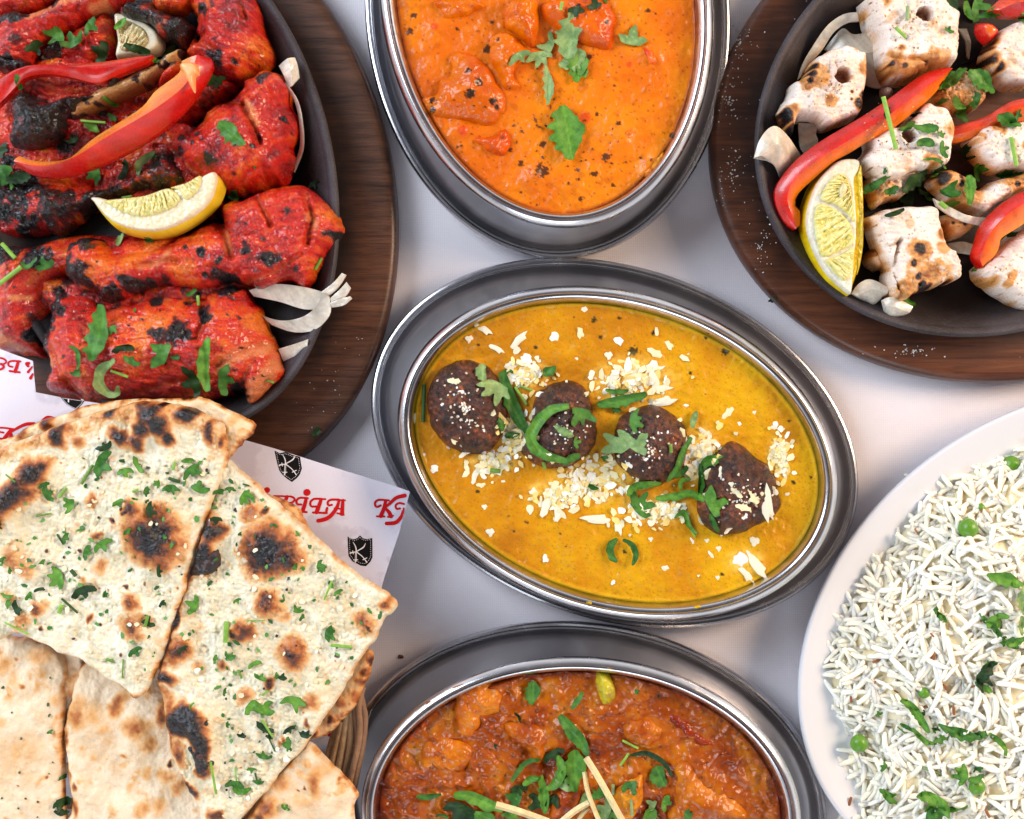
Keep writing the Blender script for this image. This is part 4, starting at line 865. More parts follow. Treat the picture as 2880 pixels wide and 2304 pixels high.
pep('wide red pepper piece with green leaves at the top right corner', FF, [[(1930, 60), (2000, -10), (2100, -40), (2240, -50)], [(1990, 70), (2060, 40), (2140, 30), (2240, 30)], [(2040, 95), (2100, 105), (2160, 110), (2240, 108)]],
    [[.046, .050, .050], [.050, .055, .055], [.045, .049, .049]], [[(200, 50, 16), (214, 70, 20)], [RD, RD2]], 'the top right pepper piece', 'grillR')
relief('pepper_piece', FF([(1838, 160), (1870, 148), (1930, 152), (1992, 212), (1960, 262), (1900, 292), (1850, 235)]), .042, .010, M['pepper'], edge=24, step=2.5, col=lambda x, y, d, z: np.c_[mixc(np.tile(s2l((222, 96, 24)), (len(x), 1)), s2l((186, 20, 18)), sst(16, 10, d + 0.08 * (y - 90))), np.full(len(x), .25)], surf='grillR', label='small cupped red pepper tip between the two top right chunks', cat='pepper piece', rough=2)

# ------------------------------------------------------------------ onions
ON = (198, 188, 170); ON2 = (214, 205, 190); ONG = (168, 158, 142)
def onion(label, fr, rails, zs, surf, mark=None, c=(ON, ON2), z=None, thick=.0018):
    return loft('onion_strip', [fr(r) for r in rails], zs, [[c[0], c[1]]] * (len(rails) - 1), M['onion'], n=24, thick=thick, rough=.3, surf=surf, label=label, cat='onion strip', mark=mark, bulge=.0006)
onion('thin curved onion strip beside the right rim of the tandoori skillet', FA, [[(1730, 530), (1790, 620), (1815, 760), (1805, 900), (1750, 1010)], [(1745, 520), (1815, 620), (1840, 760), (1835, 900), (1775, 1035)]], [[.042, .040, .036, .032, .030], [.044, .042, .038, .034, .031]], 'grillL', c=(ONG, ON2))
onion('small upright onion piece near the upper right rim of the tandoori skillet', FA, [[(1690, 400), (1720, 460), (1740, 525)], [(1750, 365), (1770, 430), (1770, 520)], [(1790, 352), (1805, 400), (1808, 460)]], [[.046, .045, .042], [.05, .05, .045], [.047, .046, .042]], 'grillL', c=(ON, ON2))
fan = empty('onion_fan', at(*FB([(1560, 580)])[0], .034), 'fan of joined onion layers reaching over the right rim of the tandoori skillet', 'onion')
def onl(rails, zs, c=(ON, ON2)): return loft('onion_layer', [FB(r) for r in rails], zs, [[c[0], c[1]]] * (len(rails) - 1), M['onion'], n=24, thick=.0018, rough=.3, surf='grillL', parent=fan, bulge=.0006)
onl([[(1310, 480), (1450, 450), (1600, 465), (1700, 490)], [(1330, 510), (1470, 540), (1600, 580), (1720, 580)]], [[.040, .043, .044, .044], [.037, .039, .040, .042]])
onl([[(1370, 610), (1480, 640), (1600, 620), (1680, 560), (1700, 500)], [(1420, 660), (1540, 700), (1660, 690), (1745, 610), (1745, 520)]], [[.036, .038, .040, .043, .046], [.034, .037, .040, .044, .047]], (ONG, ON2))
for a, b_ in (([(1690, 490), (1760, 440), (1805, 392)], [(1720, 515), (1780, 470), (1828, 402)]), ([(1735, 525), (1790, 480), (1830, 440)], [(1750, 550), (1820, 515), (1852, 470)]), ([(1740, 545), (1800, 525), (1850, 515)], [(1745, 570), (1810, 560), (1858, 525)])):
    onl([a, b_], [[.046, .048, .050], [.045, .047, .049]])
MARK.append(('grillL', 'the onion fan', FB([(1560, 580)])[0]))
onion('short curled onion piece at the lower right rim of the tandoori skillet', FB, [[(1465, 790), (1560, 765), (1632, 742)], [(1490, 865), (1560, 850), (1622, 800)]], [[.036, .040, .043], [.032, .035, .038]], 'grillL')
# right skillet
onion('large translucent onion petal behind the two holed chunks', FF, [[(790, 330), (900, 200), (980, 240), (1110, 215)], [(860, 420), (960, 400), (1060, 380), (1150, 360)], [(1060, 560), (1110, 590), (1180, 600), (1250, 560)]], [[.030, .033, .033, .032], [.034, .037, .037, .034], [.028, .029, .029, .028]], 'grillR', mark='the large onion petal', c=(ONG, ON))
onion('long arched onion strip along the upper left of the right skillet', FF, [[(990, 100), (900, 118), (790, 190), (700, 320), (640, 430), (615, 530)], [(1010, 155), (930, 170), (840, 230), (770, 340), (700, 420), (650, 500)]], [[.040, .042, .040, .036, .032, .028], [.038, .040, .038, .034, .030, .027]], 'grillR', mark='the arched onion strip')
onion('browned onion piece sticking out over the left rim of the right skillet', FF, [[(285, 1100), (320, 980), (395, 892), (480, 900), (650, 1050)], [(330, 1090), (380, 1040), (440, 1010), (520, 1060), (600, 1120)], [(380, 1100), (400, 1110), (440, 1130), (480, 1170), (510, 1195)]], [[.050, .052, .050, .044, .034], [.052, .054, .051, .044, .034], [.044, .044, .042, .038, .030]], 'grillR', mark='the onion piece on the left rim', c=(ON2, ON))
onion('grey onion slivers under the diagonal pepper strip', FF, [[(600, 850), (600, 920), (620, 1010), (650, 1050)], [(740, 860), (720, 920), (740, 960), (740, 1000)]], [[.034, .034, .032, .030], [.034, .034, .032, .030]], 'grillR', c=(ONG, ON))
onion('pale onion strip crossing above the small browned chunk', FG, [[(1530, 290), (1650, 360), (1770, 410), (1905, 420)], [(1560, 340), (1650, 410), (1760, 455), (1890, 475)]], [[.046, .048, .047, .044], [.044, .046, .045, .042]], 'grillR', mark='the pale onion strip')
onion('curled onion piece under the lower tip of the lemon wedge', FG, [[(965, 945), (1010, 880), (1090, 852), (1225, 905)], [(1000, 965), (1060, 930), (1130, 920), (1215, 950)], [(1040, 985), (1090, 1000), (1140, 1015), (1200, 965)]], [[.042, .045, .044, .041], [.042, .044, .043, .040], [.036, .037, .036, .036]], 'grillR')
onion('cupped onion piece at the bottom of the right skillet, below the cube', FG, [[(1180, 990), (1230, 970), (1300, 990), (1392, 1035)], [(1200, 1030), (1260, 1040), (1310, 1060), (1370, 1075)], [(1205, 1070), (1240, 1095), (1290, 1102), (1345, 1092)]], [[.040, .043, .042, .041], [.042, .044, .043, .041], [.038, .039, .038, .038]], 'grillR')
onion('dull onion strip on the pan floor right of the cube', FG, [[(1630, 600), (1740, 590), (1850, 630)], [(1650, 660), (1750, 670), (1850, 690)]], [[.027, .028, .028], [.026, .026, .026]], 'grillR', c=(ONG, ONG))
onion('thin grey onion arc between the top chunk and the stringy chunk', FF, [[(1700, 200), (1750, 280), (1770, 380)], [(1760, 200), (1790, 300), (1785, 400)]], [[.030, .030, .028], [.030, .030, .028]], 'grillR', c=(ONG, ONG))
relief('onion_piece', FF([(1180, 600), (1240, 590), (1262, 630), (1230, 680), (1180, 660)]), .030, .008, M['onion'], edge=20, step=3, col=lambda x, y, d, z: np.c_[np.tile(s2l((176, 150, 140)), (len(x), 1)), np.full(len(x), .3)], surf='grillR', label='small purple grey onion piece above the diagonal pepper strip', cat='onion piece')

# ------------------------------------------------------------------ lemons
def flatcol(c0, c1, s=20, seed=3, r=.3):
    def f(x, y, d, z): return np.c_[mixc(np.tile(s2l(c0), (len(x), 1)), s2l(c1), .5 + .6 * fbm(x, y, s, 3, seed)), np.full(len(x), r)]
    return f
def vesicle(cen, seed, c0=(206, 192, 104), c1=(228, 218, 160)):
    def disp(x, y, d):
        a = np.arctan2(y - cen[1], x - cen[0]) * 34; r = np.hypot(x - cen[0], y - cen[1]) / 26
        return .0009 * fbm(a * 10, r * 10, 12, 3, seed) + .0004 * fbm(x, y, 7, 2, seed)
    def col(x, y, d, z):
        a = np.arctan2(y - cen[1], x - cen[0]) * 34; r = np.hypot(x - cen[0], y - cen[1]) / 26
        n = .5 + .7 * fbm(a * 10, r * 10, 12, 3, seed)
        return np.c_[mixc(np.tile(s2l(c0), (len(x), 1)), s2l(c1), n), np.full(len(x), .14)]
    return disp, col
# left wedge
zl = .058
lw = empty('lemon_wedge', at(*FA([(940, 1230)])[0], zl - .012), 'lemon wedge with its pulp side up lying on the red chicken', 'lemon wedge')
relief('peel', FA([(540, 1196), (575, 1192), (660, 1240), (900, 1200), (1150, 1120), (1235, 1065), (1300, 1040), (1335, 1065), (1342, 1120), (1310, 1210), (1240, 1290), (1130, 1370), (1020, 1420), (900, 1435), (780, 1420), (680, 1380), (610, 1310), (560, 1240)]), zl - .013, .016, M['lemon'], edge=22, step=2.4, col=flatcol((224, 186, 24), (236, 208, 50), 30, 5, .4), disp=lambda x, y, d: .0002 * fbm(x, y, 6, 2, 4), parent=lw, surf='grillL', corner=False, blur=1, zr=zl)
relief('pith', FA([(556, 1203), (600, 1200), (700, 1218), (900, 1185), (1150, 1130), (1240, 1068), (1298, 1046), (1322, 1072), (1316, 1130), (1285, 1215), (1215, 1290), (1115, 1352), (1010, 1396), (900, 1408), (790, 1392), (690, 1350), (622, 1288), (578, 1232)]), zl + .001, .0035, M['lemon'], edge=10, step=2.4, col=flatcol((220, 206, 170), (232, 224, 196), 12, 6, .4), disp=lambda x, y, d: .0003 * fbm(x, y, 7, 2, 4), parent=lw, surf='grillL', blur=1, zr=zl)
dq, cq = vesicle(FA([(960, 1000)])[0], 61)
relief('segment', FA([(640, 1225), (800, 1205), (900, 1190), (1020, 1150), (1080, 1170), (1110, 1215), (1060, 1270), (960, 1310), (860, 1325), (760, 1300), (690, 1262)]), zl + .0035, .0030, M['lemon'], edge=10, step=2.2, disp=dq, col=cq, parent=lw, surf='grillL', blur=1, zr=zl)
dq, cq = vesicle(FA([(1000, 950)])[0], 62)
relief('segment', FA([(1045, 1145), (1140, 1115), (1220, 1072), (1235, 1110), (1210, 1170), (1150, 1220), (1120, 1210), (1095, 1165)]), zl + .0035, .0030, M['lemon'], edge=10, step=2.2, disp=dq, col=cq, parent=lw, surf='grillL', blur=1, zr=zl)
MARK.append(('grillL', 'the lemon wedge', FA([(940, 1230)])[0]))
# back piece
lw = empty('lemon_piece', at(*FA([(820, 230)])[0], .03), 'pale lemon piece half hidden under the black bone end at the top', 'lemon piece')
dq, cq = vesicle(FA([(700, 400)])[0], 63, (176, 150, 90), (222, 208, 160))
relief('pith', FA([(700, 80), (780, 90), (900, 140), (975, 210), (985, 290), (930, 335), (820, 352), (703, 358), (710, 250), (690, 130)]), .034, .010, M['lemon'], edge=12, step=2.6, col=flatcol((206, 190, 156), (226, 214, 186), 20, 6, .35), parent=lw, surf='grillL')
relief('segment', FA([(712, 110), (790, 125), (880, 180), (900, 250), (860, 300), (735, 310), (720, 240), (705, 160)]), .0435, .002, M['lemon'], edge=10, step=2.4, disp=dq, col=cq, parent=lw, surf='grillL')
# right wedge
zl = .046
lw = empty('lemon_wedge', at(*FG([(860, 500)])[0], zl - .018), 'upright lemon wedge with a seed showing at the left of the white chicken', 'lemon wedge')
relief('peel', FG([(640, 440), (665, 300), (720, 170), (800, 70), (890, 10), (1020, 16), (1050, 90), (1060, 300), (1068, 500), (1058, 700), (1005, 880), (962, 970), (900, 940), (790, 850), (710, 720), (655, 560)]), zl - .018, .019, M['lemon'], edge=20, step=2.4, disp=lambda x, y, d: .0002 * fbm(x, y, 6, 2, 4), col=flatcol((216, 172, 6), (234, 204, 24), 24, 7, .35), parent=lw, surf='grillR', blur=1, zr=zl)
rt = lambda x, y: -.010 * sst(2395, 2436, x)
relief('pith', FG([(652, 440), (678, 310), (730, 185), (810, 88), (895, 24), (1012, 24), (1020, 90), (985, 160), (990, 260), (1000, 400), (1000, 560), (985, 700), (975, 850), (960, 950), (900, 915), (800, 820), (725, 700), (670, 560)]), zl - .001, .004, M['lemon'], edge=9, step=2.3, disp=lambda x, y, d: .0003 * fbm(x, y, 8, 2, 4), col=flatcol((214, 206, 178), (228, 222, 204), 12, 8, .4), parent=lw, surf='grillR', blur=1, zr=zl)
dq, cq = vesicle(FG([(1150, 300)])[0], 64, (206, 194, 96), (232, 226, 160))
relief('segment', FG([(700, 420), (735, 330), (850, 370), (930, 440), (965, 520), (975, 600), (880, 660), (760, 700), (715, 580)]), zl + .002, .003, M['lemon'], edge=9, step=2.1, disp=dq, col=cq, parent=lw, surf='grillR', blur=1, zr=zl)
dq, cq = vesicle(FG([(1000, 200)])[0], 65, (200, 184, 84), (228, 220, 150))
relief('segment', FG([(745, 305), (790, 190), (870, 120), (930, 150), (960, 250), (980, 400), (975, 470), (920, 400), (840, 340)]), zl + .002, .003, M['lemon'], edge=9, step=2.1, disp=dq, col=cq, parent=lw, surf='grillR', blur=1, zr=zl)
dq, cq = vesicle(FG([(700, 600)])[0], 66, (204, 190, 96), (230, 224, 160))
relief('segment', FG([(775, 720), (880, 680), (970, 630), (978, 700), (950, 830), (900, 860), (830, 800)]), zl + .002, .003, M['lemon'], edge=9, step=2.1, disp=dq, col=cq, parent=lw, surf='grillR', blur=1, zr=zl)
dq, cq = vesicle(FG([(1050, -200)])[0], 67, (190, 160, 20), (214, 190, 50))
relief('segment', FG([(1000, 100), (1036, 60), (1046, 200), (1052, 420), (1050, 600), (1030, 740), (1002, 820), (1000, 700), (1012, 500), (1008, 300)]), zl - .0005, .0025, M['lemon'], edge=9, step=2.1, disp=dq, col=cq, parent=lw, surf='grillR', blur=1, zr=zl)
relief('seed', FG([(862, 250), (875, 205), (905, 190), (925, 225), (910, 275), (880, 305)]), zl + .0045, .0022, M['lemon'], edge=8, step=2.2, col=flatcol((206, 186, 130), (226, 212, 168), 12, 9, .3), parent=lw, surf='grillR', zr=zl)
MARK.append(('grillR', 'the upright lemon wedge', FG([(860, 500)])[0]))
# ------------------------------------------------------------------ basket, liner, bread
bk = empty('basket', at(450, 1950, 0), 'round woven cane basket holding the breads, its canes showing beside the brown curry tray', 'basket')
rngb = random.Random(5)
cn = 0
def cane(pts, rad, colr, n=40):
    return tube('cane', np.array([at(*p) for p in pts]), rad, M['cane'], colr, .75, bk, seg=7, n=n)
CT = [(160, 122, 88), (142, 104, 72), (178, 142, 104), (128, 92, 66)]
for i in range(11):
    a0 = 0.25 * i; z0 = .008 + .0031 * i; ins = 26 - 5.0 * i + 22 * math.sin(i * 1.9)
    q = []
    for j in range(28):
        t = 2 * math.pi * j / 27
        w_ = 9 * math.sin(5 * t + a0 * 7) + 5 * math.sin(11 * t + i)
        A = 552 + w_ + (6 * (i % 3)) - max(0, -ins) * .2; B = 520 + w_
        q.append((445 + A * math.cos(t), 1985 + B * math.sin(t), z0 + .0022 * math.sin(6 * t + i * 2)))
    cane(q, .0016, CT[i % 4], n=110)
for k, p in enumerate([[(640, 545), (600, 700), (612, 880), (600, 1050), (560, 1230), (520, 1400)], [(600, 620), (650, 760), (655, 900), (630, 1100), (590, 1300), (555, 1470)], [(560, 700), (575, 860), (590, 1000), (560, 1250), (500, 1420)],
                       [(500, 780), (475, 960), (450, 1120), (405, 1330)], [(450, 850), (425, 980), (395, 1100), (340, 1330)], [(540, 740), (530, 930), (500, 1130), (450, 1360)], [(405, 900), (372, 1010), (330, 1150), (290, 1330)], [(520, 860), (520, 1000), (490, 1200), (430, 1400)], [(470, 850), (440, 1050), (390, 1200), (380, 1330)]]):
    q = FR(p); z = .045 - .0012 * k if k < 3 else .040 - .001 * (k - 3)
    cane([(a, b, z - .0006 * j) for j, (a, b) in enumerate(q)], .0021 if k > 2 else .0017, [(150, 110, 78), (138, 102, 74), (126, 92, 66), (196, 160, 118), (188, 150, 108), (134, 98, 70), (180, 142, 100), (120, 86, 60), (150, 112, 78)][k], n=24)
# floor of the basket, woven flat strips
for i in range(9):
    y = 1560 + i * 100
    half = 500 * math.sqrt(max(0.05, 1 - ((y - 1985) / 520) ** 2))
    cane([(445 - half, y, .004), (445, y, .005), (445 + half, y, .004)], .003, CT[i % 4], n=8)
# loose cane hairs
for p in ([(682, 830), (690, 810), (700, 790), (705, 765), (718, 748)], [(655, 1095), (668, 1080), (655, 1070), (650, 1060)]):
    q = FR(p); cane([(a, b, .030 + .002 * j) for j, (a, b) in enumerate(q)], .00016, (196, 180, 160), n=10)

def paper_z(x, y):
    z = .0535 - .0265 * sst(420, 1145, x) + .0008 * np.sin(x * .012 + y * .007)
    return z - .020 * sst(1800, 2080, y) * sst(700, 900, x) - .012 * sst(1450, 1620, y) * sst(760, 600, x)
PPOLY = [(-80, 985), (20, 985), (60, 1000), (109, 1017), (112, 1060), (116, 1104), (200, 1121), (300, 1136), (450, 1160), (600, 1205), (682, 1236), (767, 1262), (940, 1320), (1112, 1376), (1146, 1388), (1132, 1440), (1117, 1500), (1071, 1640), (1030, 1800), (975, 1990), (950, 2050), (926, 2110), (905, 2140), (860, 2120), (780, 2000), (-80, 2000)]
zr_p = .045
pp = relief('paper_liner', PPOLY, 0.0, 0.00002, M['paper'], edge=2, step=7, corner=True, tilt=paper_z, sheet=.00025, zr=zr_p, surf='paper', blur=0, sharp=80)
tag(pp, 'white greaseproof paper liner printed with red letters and black shields under the breads', 'paper liner')
pp.data.materials[0] = M['paper']
po = list(pp.location)
pp['_o'] = [float(v) for v in po]
KZP = kz(zr_p)
def onpaper(q, lift):
    q = np.asarray(q, float)
    return np.stack([(q[:, 0] - 1440) * KZP, -(q[:, 1] - 1152) * KZP, paper_z(q[:, 0], q[:, 1]) + lift], 1)
def strokes(name, L, fr, colr, lift=.0002, kind=None):
    V = []; Q = []; ex = []
    for s in L:
        pts, wd = s[0], np.atleast_1d(s[1]) * fr.s
        if len(pts) == 1:
            c = fr(pts)[0]; n = 20; base = sum(len(v) for v in V)
            t = np.linspace(0, 2 * math.pi, n, endpoint=False)
            V.append(onpaper(np.stack([c[0] + wd[0] / 2 * np.cos(t), c[1] - wd[0] / 2 * np.sin(t)], 1), lift)); ex.append([base + i for i in range(n)]); continue
        p = resample(catmull(fr(pts), 8, False), 26) if len(pts) > 2 else resample(fr(pts), 6)
        n = len(p)
        T = np.gradient(p, axis=0); T /= np.hypot(T[:, 0], T[:, 1])[:, None]
        Nn = np.stack([-T[:, 1], T[:, 0]], 1); wq = np.interp(np.linspace(0, 1, n), np.linspace(0, 1, len(wd)), wd) / 2
        # rounded ends
        A = p + Nn * wq[:, None]; B = p - Nn * wq[:, None]
        base = sum(len(v) for v in V)
        V.append(onpaper(np.vstack([A, B]), lift))
        for i in range(n - 1): Q.append([base + i, base + i + 1, base + n + i + 1, base + n + i])
        for c, rr in ((p[0], wq[0]), (p[-1], wq[-1])):
            base = sum(len(v) for v in V); t = np.linspace(0, 2 * math.pi, 14, endpoint=False)
            V.append(onpaper(np.stack([c[0] + rr * np.cos(t), c[1] - rr * np.sin(t)], 1), lift - .00002)); ex.append([base + i for i in range(14)])
        lift += .00001
    V = np.vstack(V); C = np.ones((len(V), 4)); C[:, :3] = s2l(colr); C[:, 3] = .5
    o = mk(name, V, (np.array(Q).reshape(-1, 4), ex), M['print'], C, pp, smooth=False)
    return o
RED = (190, 16, 22)
W = 24
strokes('letter', [([(1120, 800), (1085, 805), (1078, 765), (1115, 742), (1190, 742)], W), ([(1110, 742), (1262, 752)], 20), ([(1200, 745), (1175, 830), (1120, 910), (1060, 955), (975, 975)], [26, 40, 44, 46, 44]), ([(1240, 752), (1230, 905)], [34, 46]), ([(1180, 895), (1248, 915)], 20), ([(1150, 838), (1235, 848)], 18)], FP, RED)
strokes('letter', [([(950, 815), (900, 812), (888, 770), (925, 732), (1000, 730)], W), ([(930, 728), (1050, 735)], 20), ([(1005, 735), (985, 800), (955, 880)], [34, 42, 46]), ([(918, 882), (1065, 890)], 24), ([(1058, 888), (1070, 835)], 26)], FP, RED)
strokes('letter', [([(790, 790), (750, 785), (742, 745), (780, 715), (860, 722)], W), ([(845, 722), (830, 790), (805, 865)], [34, 42, 44]), ([(765, 862), (848, 876)], 24), ([(852, 657)], 78)], FP, RED)
strokes('letter', [([(500, 690), (600, 695), (690, 702), (722, 735), (690, 768), (650, 775)], [18, 24]), ([(640, 700), (610, 780), (590, 830)], [36, 44]), ([(660, 772), (712, 800), (716, 850), (680, 880)], W)], FP, RED)
strokes('letter', [([(425, 625)], 66)], FP, RED)
strokes('letter', [([(1655, 815), (1605, 830), (1592, 785), (1635, 752), (1745, 760)], W), ([(1710, 760), (1690, 850), (1655, 935)], [34, 42, 46]), ([(1612, 938), (1695, 940)], 22), ([(1690, 850), (1760, 790), (1830, 730), (1925, 705)], [26, 34, 40, 44]), ([(1705, 850), (1745, 890), (1768, 940)], [34, 42, 44]), ([(1735, 945), (1790, 932)], 22)], FP, RED)
strokes('letter', [([(1870, 850), (1832, 855), (1822, 815), (1860, 790), (1915, 800)], W), ([(1900, 880), (1880, 950), (1820, 1010), (1720, 1020)], [20, 40, 44, 42]), ([(1912, 850), (1905, 905)], 20)], FP, RED)
strokes('letter', [([(120, 1150), (60, 1135), (62, 1095), (120, 1090), (255, 1108)], W), ([(215, 1110), (180, 1160), (130, 1225)], [36, 46, 46]), ([(50, 1220), (150, 1235)], 26), ([(200, 1150), (300, 1090), (400, 1045), (500, 1040)], [26, 34, 40, 42]), ([(200, 1150), (215, 1190), (195, 1230)], [40, 40])], FQ, RED)
strokes('letter', [([(570, 1035), (620, 985), (670, 960), (735, 972)], [20, 34, 44, 40])], FQ, RED)
strokes('letter', [([(-60, 200), (60, 215), (130, 232), (158, 268), (115, 298), (40, 285)], W), ([(40, 222), (20, 340)], 46), ([(100, 295), (128, 330), (80, 362), (-60, 345)], 28)], FQ, RED)
strokes('letter', [([(235, 330), (190, 315), (188, 275), (240, 256), (335, 262)], W), ([(310, 262), (290, 330), (270, 390)], [34, 42, 42]), ([(200, 382), (325, 398)], 26)], FQ, RED)
strokes('letter', [([(440, 285), (410, 290), (430, 320)], 36), ([(480, 330), (430, 395)], [20, 34]), ([(488, 420), (460, 470)], [24, 40])], FQ, RED)
strokes('letter', [([(270, 1090), (310, 1095), (340, 1050), (370, 1020)], [34, 36, 30, 20]), ([(330, 1000), (345, 985)], 20), ([(380, 985), (400, 965)], 20), ([(400, 930), (425, 900)], 26), ([(350, 1000), (372, 1010)], 16)], FR, RED)
SH1 = [(503, 190), (560, 218), (615, 205), (640, 212), (700, 240), (776, 260), (786, 330), (797, 390), (775, 455), (740, 500), (690, 540), (640, 505), (590, 460), (555, 410), (535, 340), (518, 270)]
SH2 = [(1290, 1160), (1320, 1182), (1355, 1192), (1395, 1180), (1425, 1150), (1460, 1184), (1505, 1195), (1561, 1182), (1563, 1300), (1563, 1400), (1540, 1450), (1490, 1500), (1430, 1490), (1340, 1440), (1300, 1380), (1292, 1270)]
SH3 = [(824, 708), (850, 740), (900, 800), (960, 835), (1022, 862), (1060, 830), (1100, 790), (1124, 752), (980, 732)]
def shield(poly, fr, off, full=True):
    P = fr(poly); V = onpaper(P[::-1], .00012)
    C = np.ones((len(V), 4)); C[:, :3] = s2l((16, 14, 14)); C[:, 3] = .5
    sh = mk('shield', V, [list(range(len(V)))], M['print'], C, pp, smooth=False)
    sh['_o'] = pp['_o']
    P2 = fr(poly); cen = P2.mean(0); ring = cen + (np.vstack([P2, P2[:1]]) - cen) * .86
    q = resample(ring, 46)
    strokes('dotted_border', [([tuple(v)], 6.5 / F1.s * .30) for v in q], F1, (225, 220, 222), .00022)
    if full:
        ox, oy = off
        S = lambda pts: [(a + ox, b + oy) for a, b in pts]
        strokes('crossed_sabres', [(S([(1350, 1225), (1378, 1280), (1385, 1335)]), [4, 12, 12]), (S([(1385, 1335), (1430, 1370), (1465, 1405), (1500, 1455)]), [12, 10, 9, 13]), (S([(1458, 1425), (1500, 1405)]), 10),
                                   (S([(1487, 1240), (1462, 1285), (1405, 1320), (1385, 1335)]), [4, 14, 12, 10]), (S([(1385, 1335), (1345, 1340), (1318, 1347)]), [12, 12, 16]), (S([(1345, 1322), (1352, 1356)]), 9), (S([(1376, 1342), (1372, 1440)]), 6), (S([(1386, 1342), (1386, 1440)]), 6), (S([(1355, 1425), (1400, 1425)]), 9), (S([(1378, 1425), (1372, 1455)]), 12)], fr, (225, 220, 222), .00024)
shield(SH1, FP, (-763, -995)); shield(SH2, FP, (0, 0)); shield(SH3, FQ, (0, 0), False)
strokes('crossed_sabres', [([(925, 735), (925, 765)], 16), ([(1085, 735), (1112, 748)], 12)], FQ, (225, 220, 222), .00024)

def naan(fr, poly, z, label, seed, spots=(), base=((226, 196, 158), (240, 226, 200)), garlic=0.0, thick=.0045, edgebrown=.3, mark=None, tilt=None, bub=.0046, specks=.4, rough=4, tan=.3, step=2.8, darkedge=()):
    P = fr(poly); s = fr.s
    sp = [(*fr([(a, b)])[0], r * s, lv, e if e else (1, 1, 0)) for a, b, r, lv, e in [(q + (None,) if len(q) == 4 else q) for q in spots]]
    de = [(fr(p), wd * s, lv) for p, wd, lv in darkedge]
    def cv(x, y, d):
        v = np.zeros(len(x)); jx = x + 11 * fbm(x, y, 44, 3, seed + 60); jy = y + 11 * fbm(x, y, 44, 3, seed + 61); mot = fbm(x, y, 24, 4, seed + 62, .6)
        for (cx, cy, r, lv, e) in sp:
            a = math.radians(e[2]); u = ((jx - cx) * math.cos(a) + (jy - cy) * math.sin(a)) / e[0]; w_ = (-(jx - cx) * math.sin(a) + (jy - cy) * math.cos(a)) / e[1]
            q = np.hypot(u, w_) / r
            v = np.maximum(v, lv * np.clip(1.08 - q ** 1.5, 0, 1) * (1 + .24 * mot))
        for p, wd, lv in de: v = np.maximum(v, lv * np.exp(-(polydist(jx, jy, p) / wd) ** 2) * (1 + .6 * mot))
        v = np.maximum(v, tan * sst(.2, .9, fbm(x, y, 46, 3, seed + 63)) * (1 + mot))
        f, i = worley(x, y, 20, seed + 64); nearby = sst(-.2, .5, fbm(x, y, 80, 2, seed + 65))
        v = np.maximum(v, (i < specks * .12) * sst(.26, .10, f + .06 * mot) * (.45 + .5 * (i * 7 % 1)) * nearby)
        v = np.maximum(v, edgebrown * sst(14, 0, d) * (.8 + mot))
        return v
    def disp(x, y, d):
        z = .0019 * fbm(x, y, 85, 3, seed) + .0003 * fbm(x, y, 9, 3, seed + 1)
        for (cx, cy, r, lv, e) in sp:
            a = math.radians(e[2]); u = ((x - cx) * math.cos(a) + (y - cy) * math.sin(a)) / e[0]; w_ = (-(x - cx) * math.sin(a) + (y - cy) * math.cos(a)) / e[1]
            z = z + bub * lv * min(1, r / 50) * np.exp(-(u * u + w_ * w_) / (r * r) * 1.3)
        if garlic:
            f, i = worley(x, y, 13, seed + 5); g = sst(-.3, .3, fbm(x, y, 60, 2, seed + 6))
            z = z + garlic * .0007 * g * (i > .35) * sst(.5, .1, f) + garlic * .0004 * fbm(x, y, 7, 2, seed + 7)
        return z
    def col(x, y, d, zz):
        c = mixc(np.tile(s2l(base[0]), (len(x), 1)), s2l(base[1]), .55 + .55 * fbm(x, y, 40, 4, seed + 2) + .35 * fbm(x, y, 150, 2, seed + 12))
        if garlic:
            f, i = worley(x, y, 13, seed + 5); c = mixc(c, s2l((236, 226, 178)), garlic * .55 * (i > .6) * sst(.5, .2, f))
            c = mixc(c, s2l((206, 196, 164)), garlic * .55 * sst(.1, .6, fbm(x, y, 26, 3, seed + 9)))
        v = cv(x, y, d)
        c = mixc(c, s2l((224, 164, 92)), sst(.05, .34, v) * .9); c = mixc(c, s2l((176, 98, 40)), sst(.26, .54, v)); c = mixc(c, s2l((88, 42, 20)), sst(.48, .74, v)); c = mixc(c, s2l((20, 15, 18)), sst(.70, .94, v))
        return np.c_[c, np.clip(.5 - .17 * garlic + .1 * fbm(x, y, 18, 2, seed + 5) - .1 * sst(.7, .9, v), .2, .9)]
    return relief('naan_piece', P, z, thick, M['dough'], edge=16, crown=.0012, step=step, disp=disp, col=col, rough=rough, rs=16, smoothn=4, blur=2, surf='bread', seed=seed, label=label, cat='naan', mark=mark, tilt=tilt)
PB = ((224, 190, 148), (238, 216, 184)); GB = ((220, 202, 164), (240, 231, 206))
naan(FR, [(640, 240), (715, 225), (722, 300), (690, 440), (655, 530), (600, 660), (550, 740), (470, 830), (400, 910), (300, 990), (180, 1020), (60, 1020), (60, 700), (300, 500)], .046, 'dark brown crusty naan edge sticking out beside the basket canes', 501, [(680, 280, 80, .75), (620, 500, 90, .62), (550, 620, 80, .6), (450, 690, 80, .6), (350, 840, 60, .8), (200, 950, 80, 1.1), (400, 640, 60, .7), (660, 400, 60, .65)], ((206, 156, 104), (222, 180, 130)), thick=.004, edgebrown=.55, mark='the dark crusty naan edge', tan=.55)
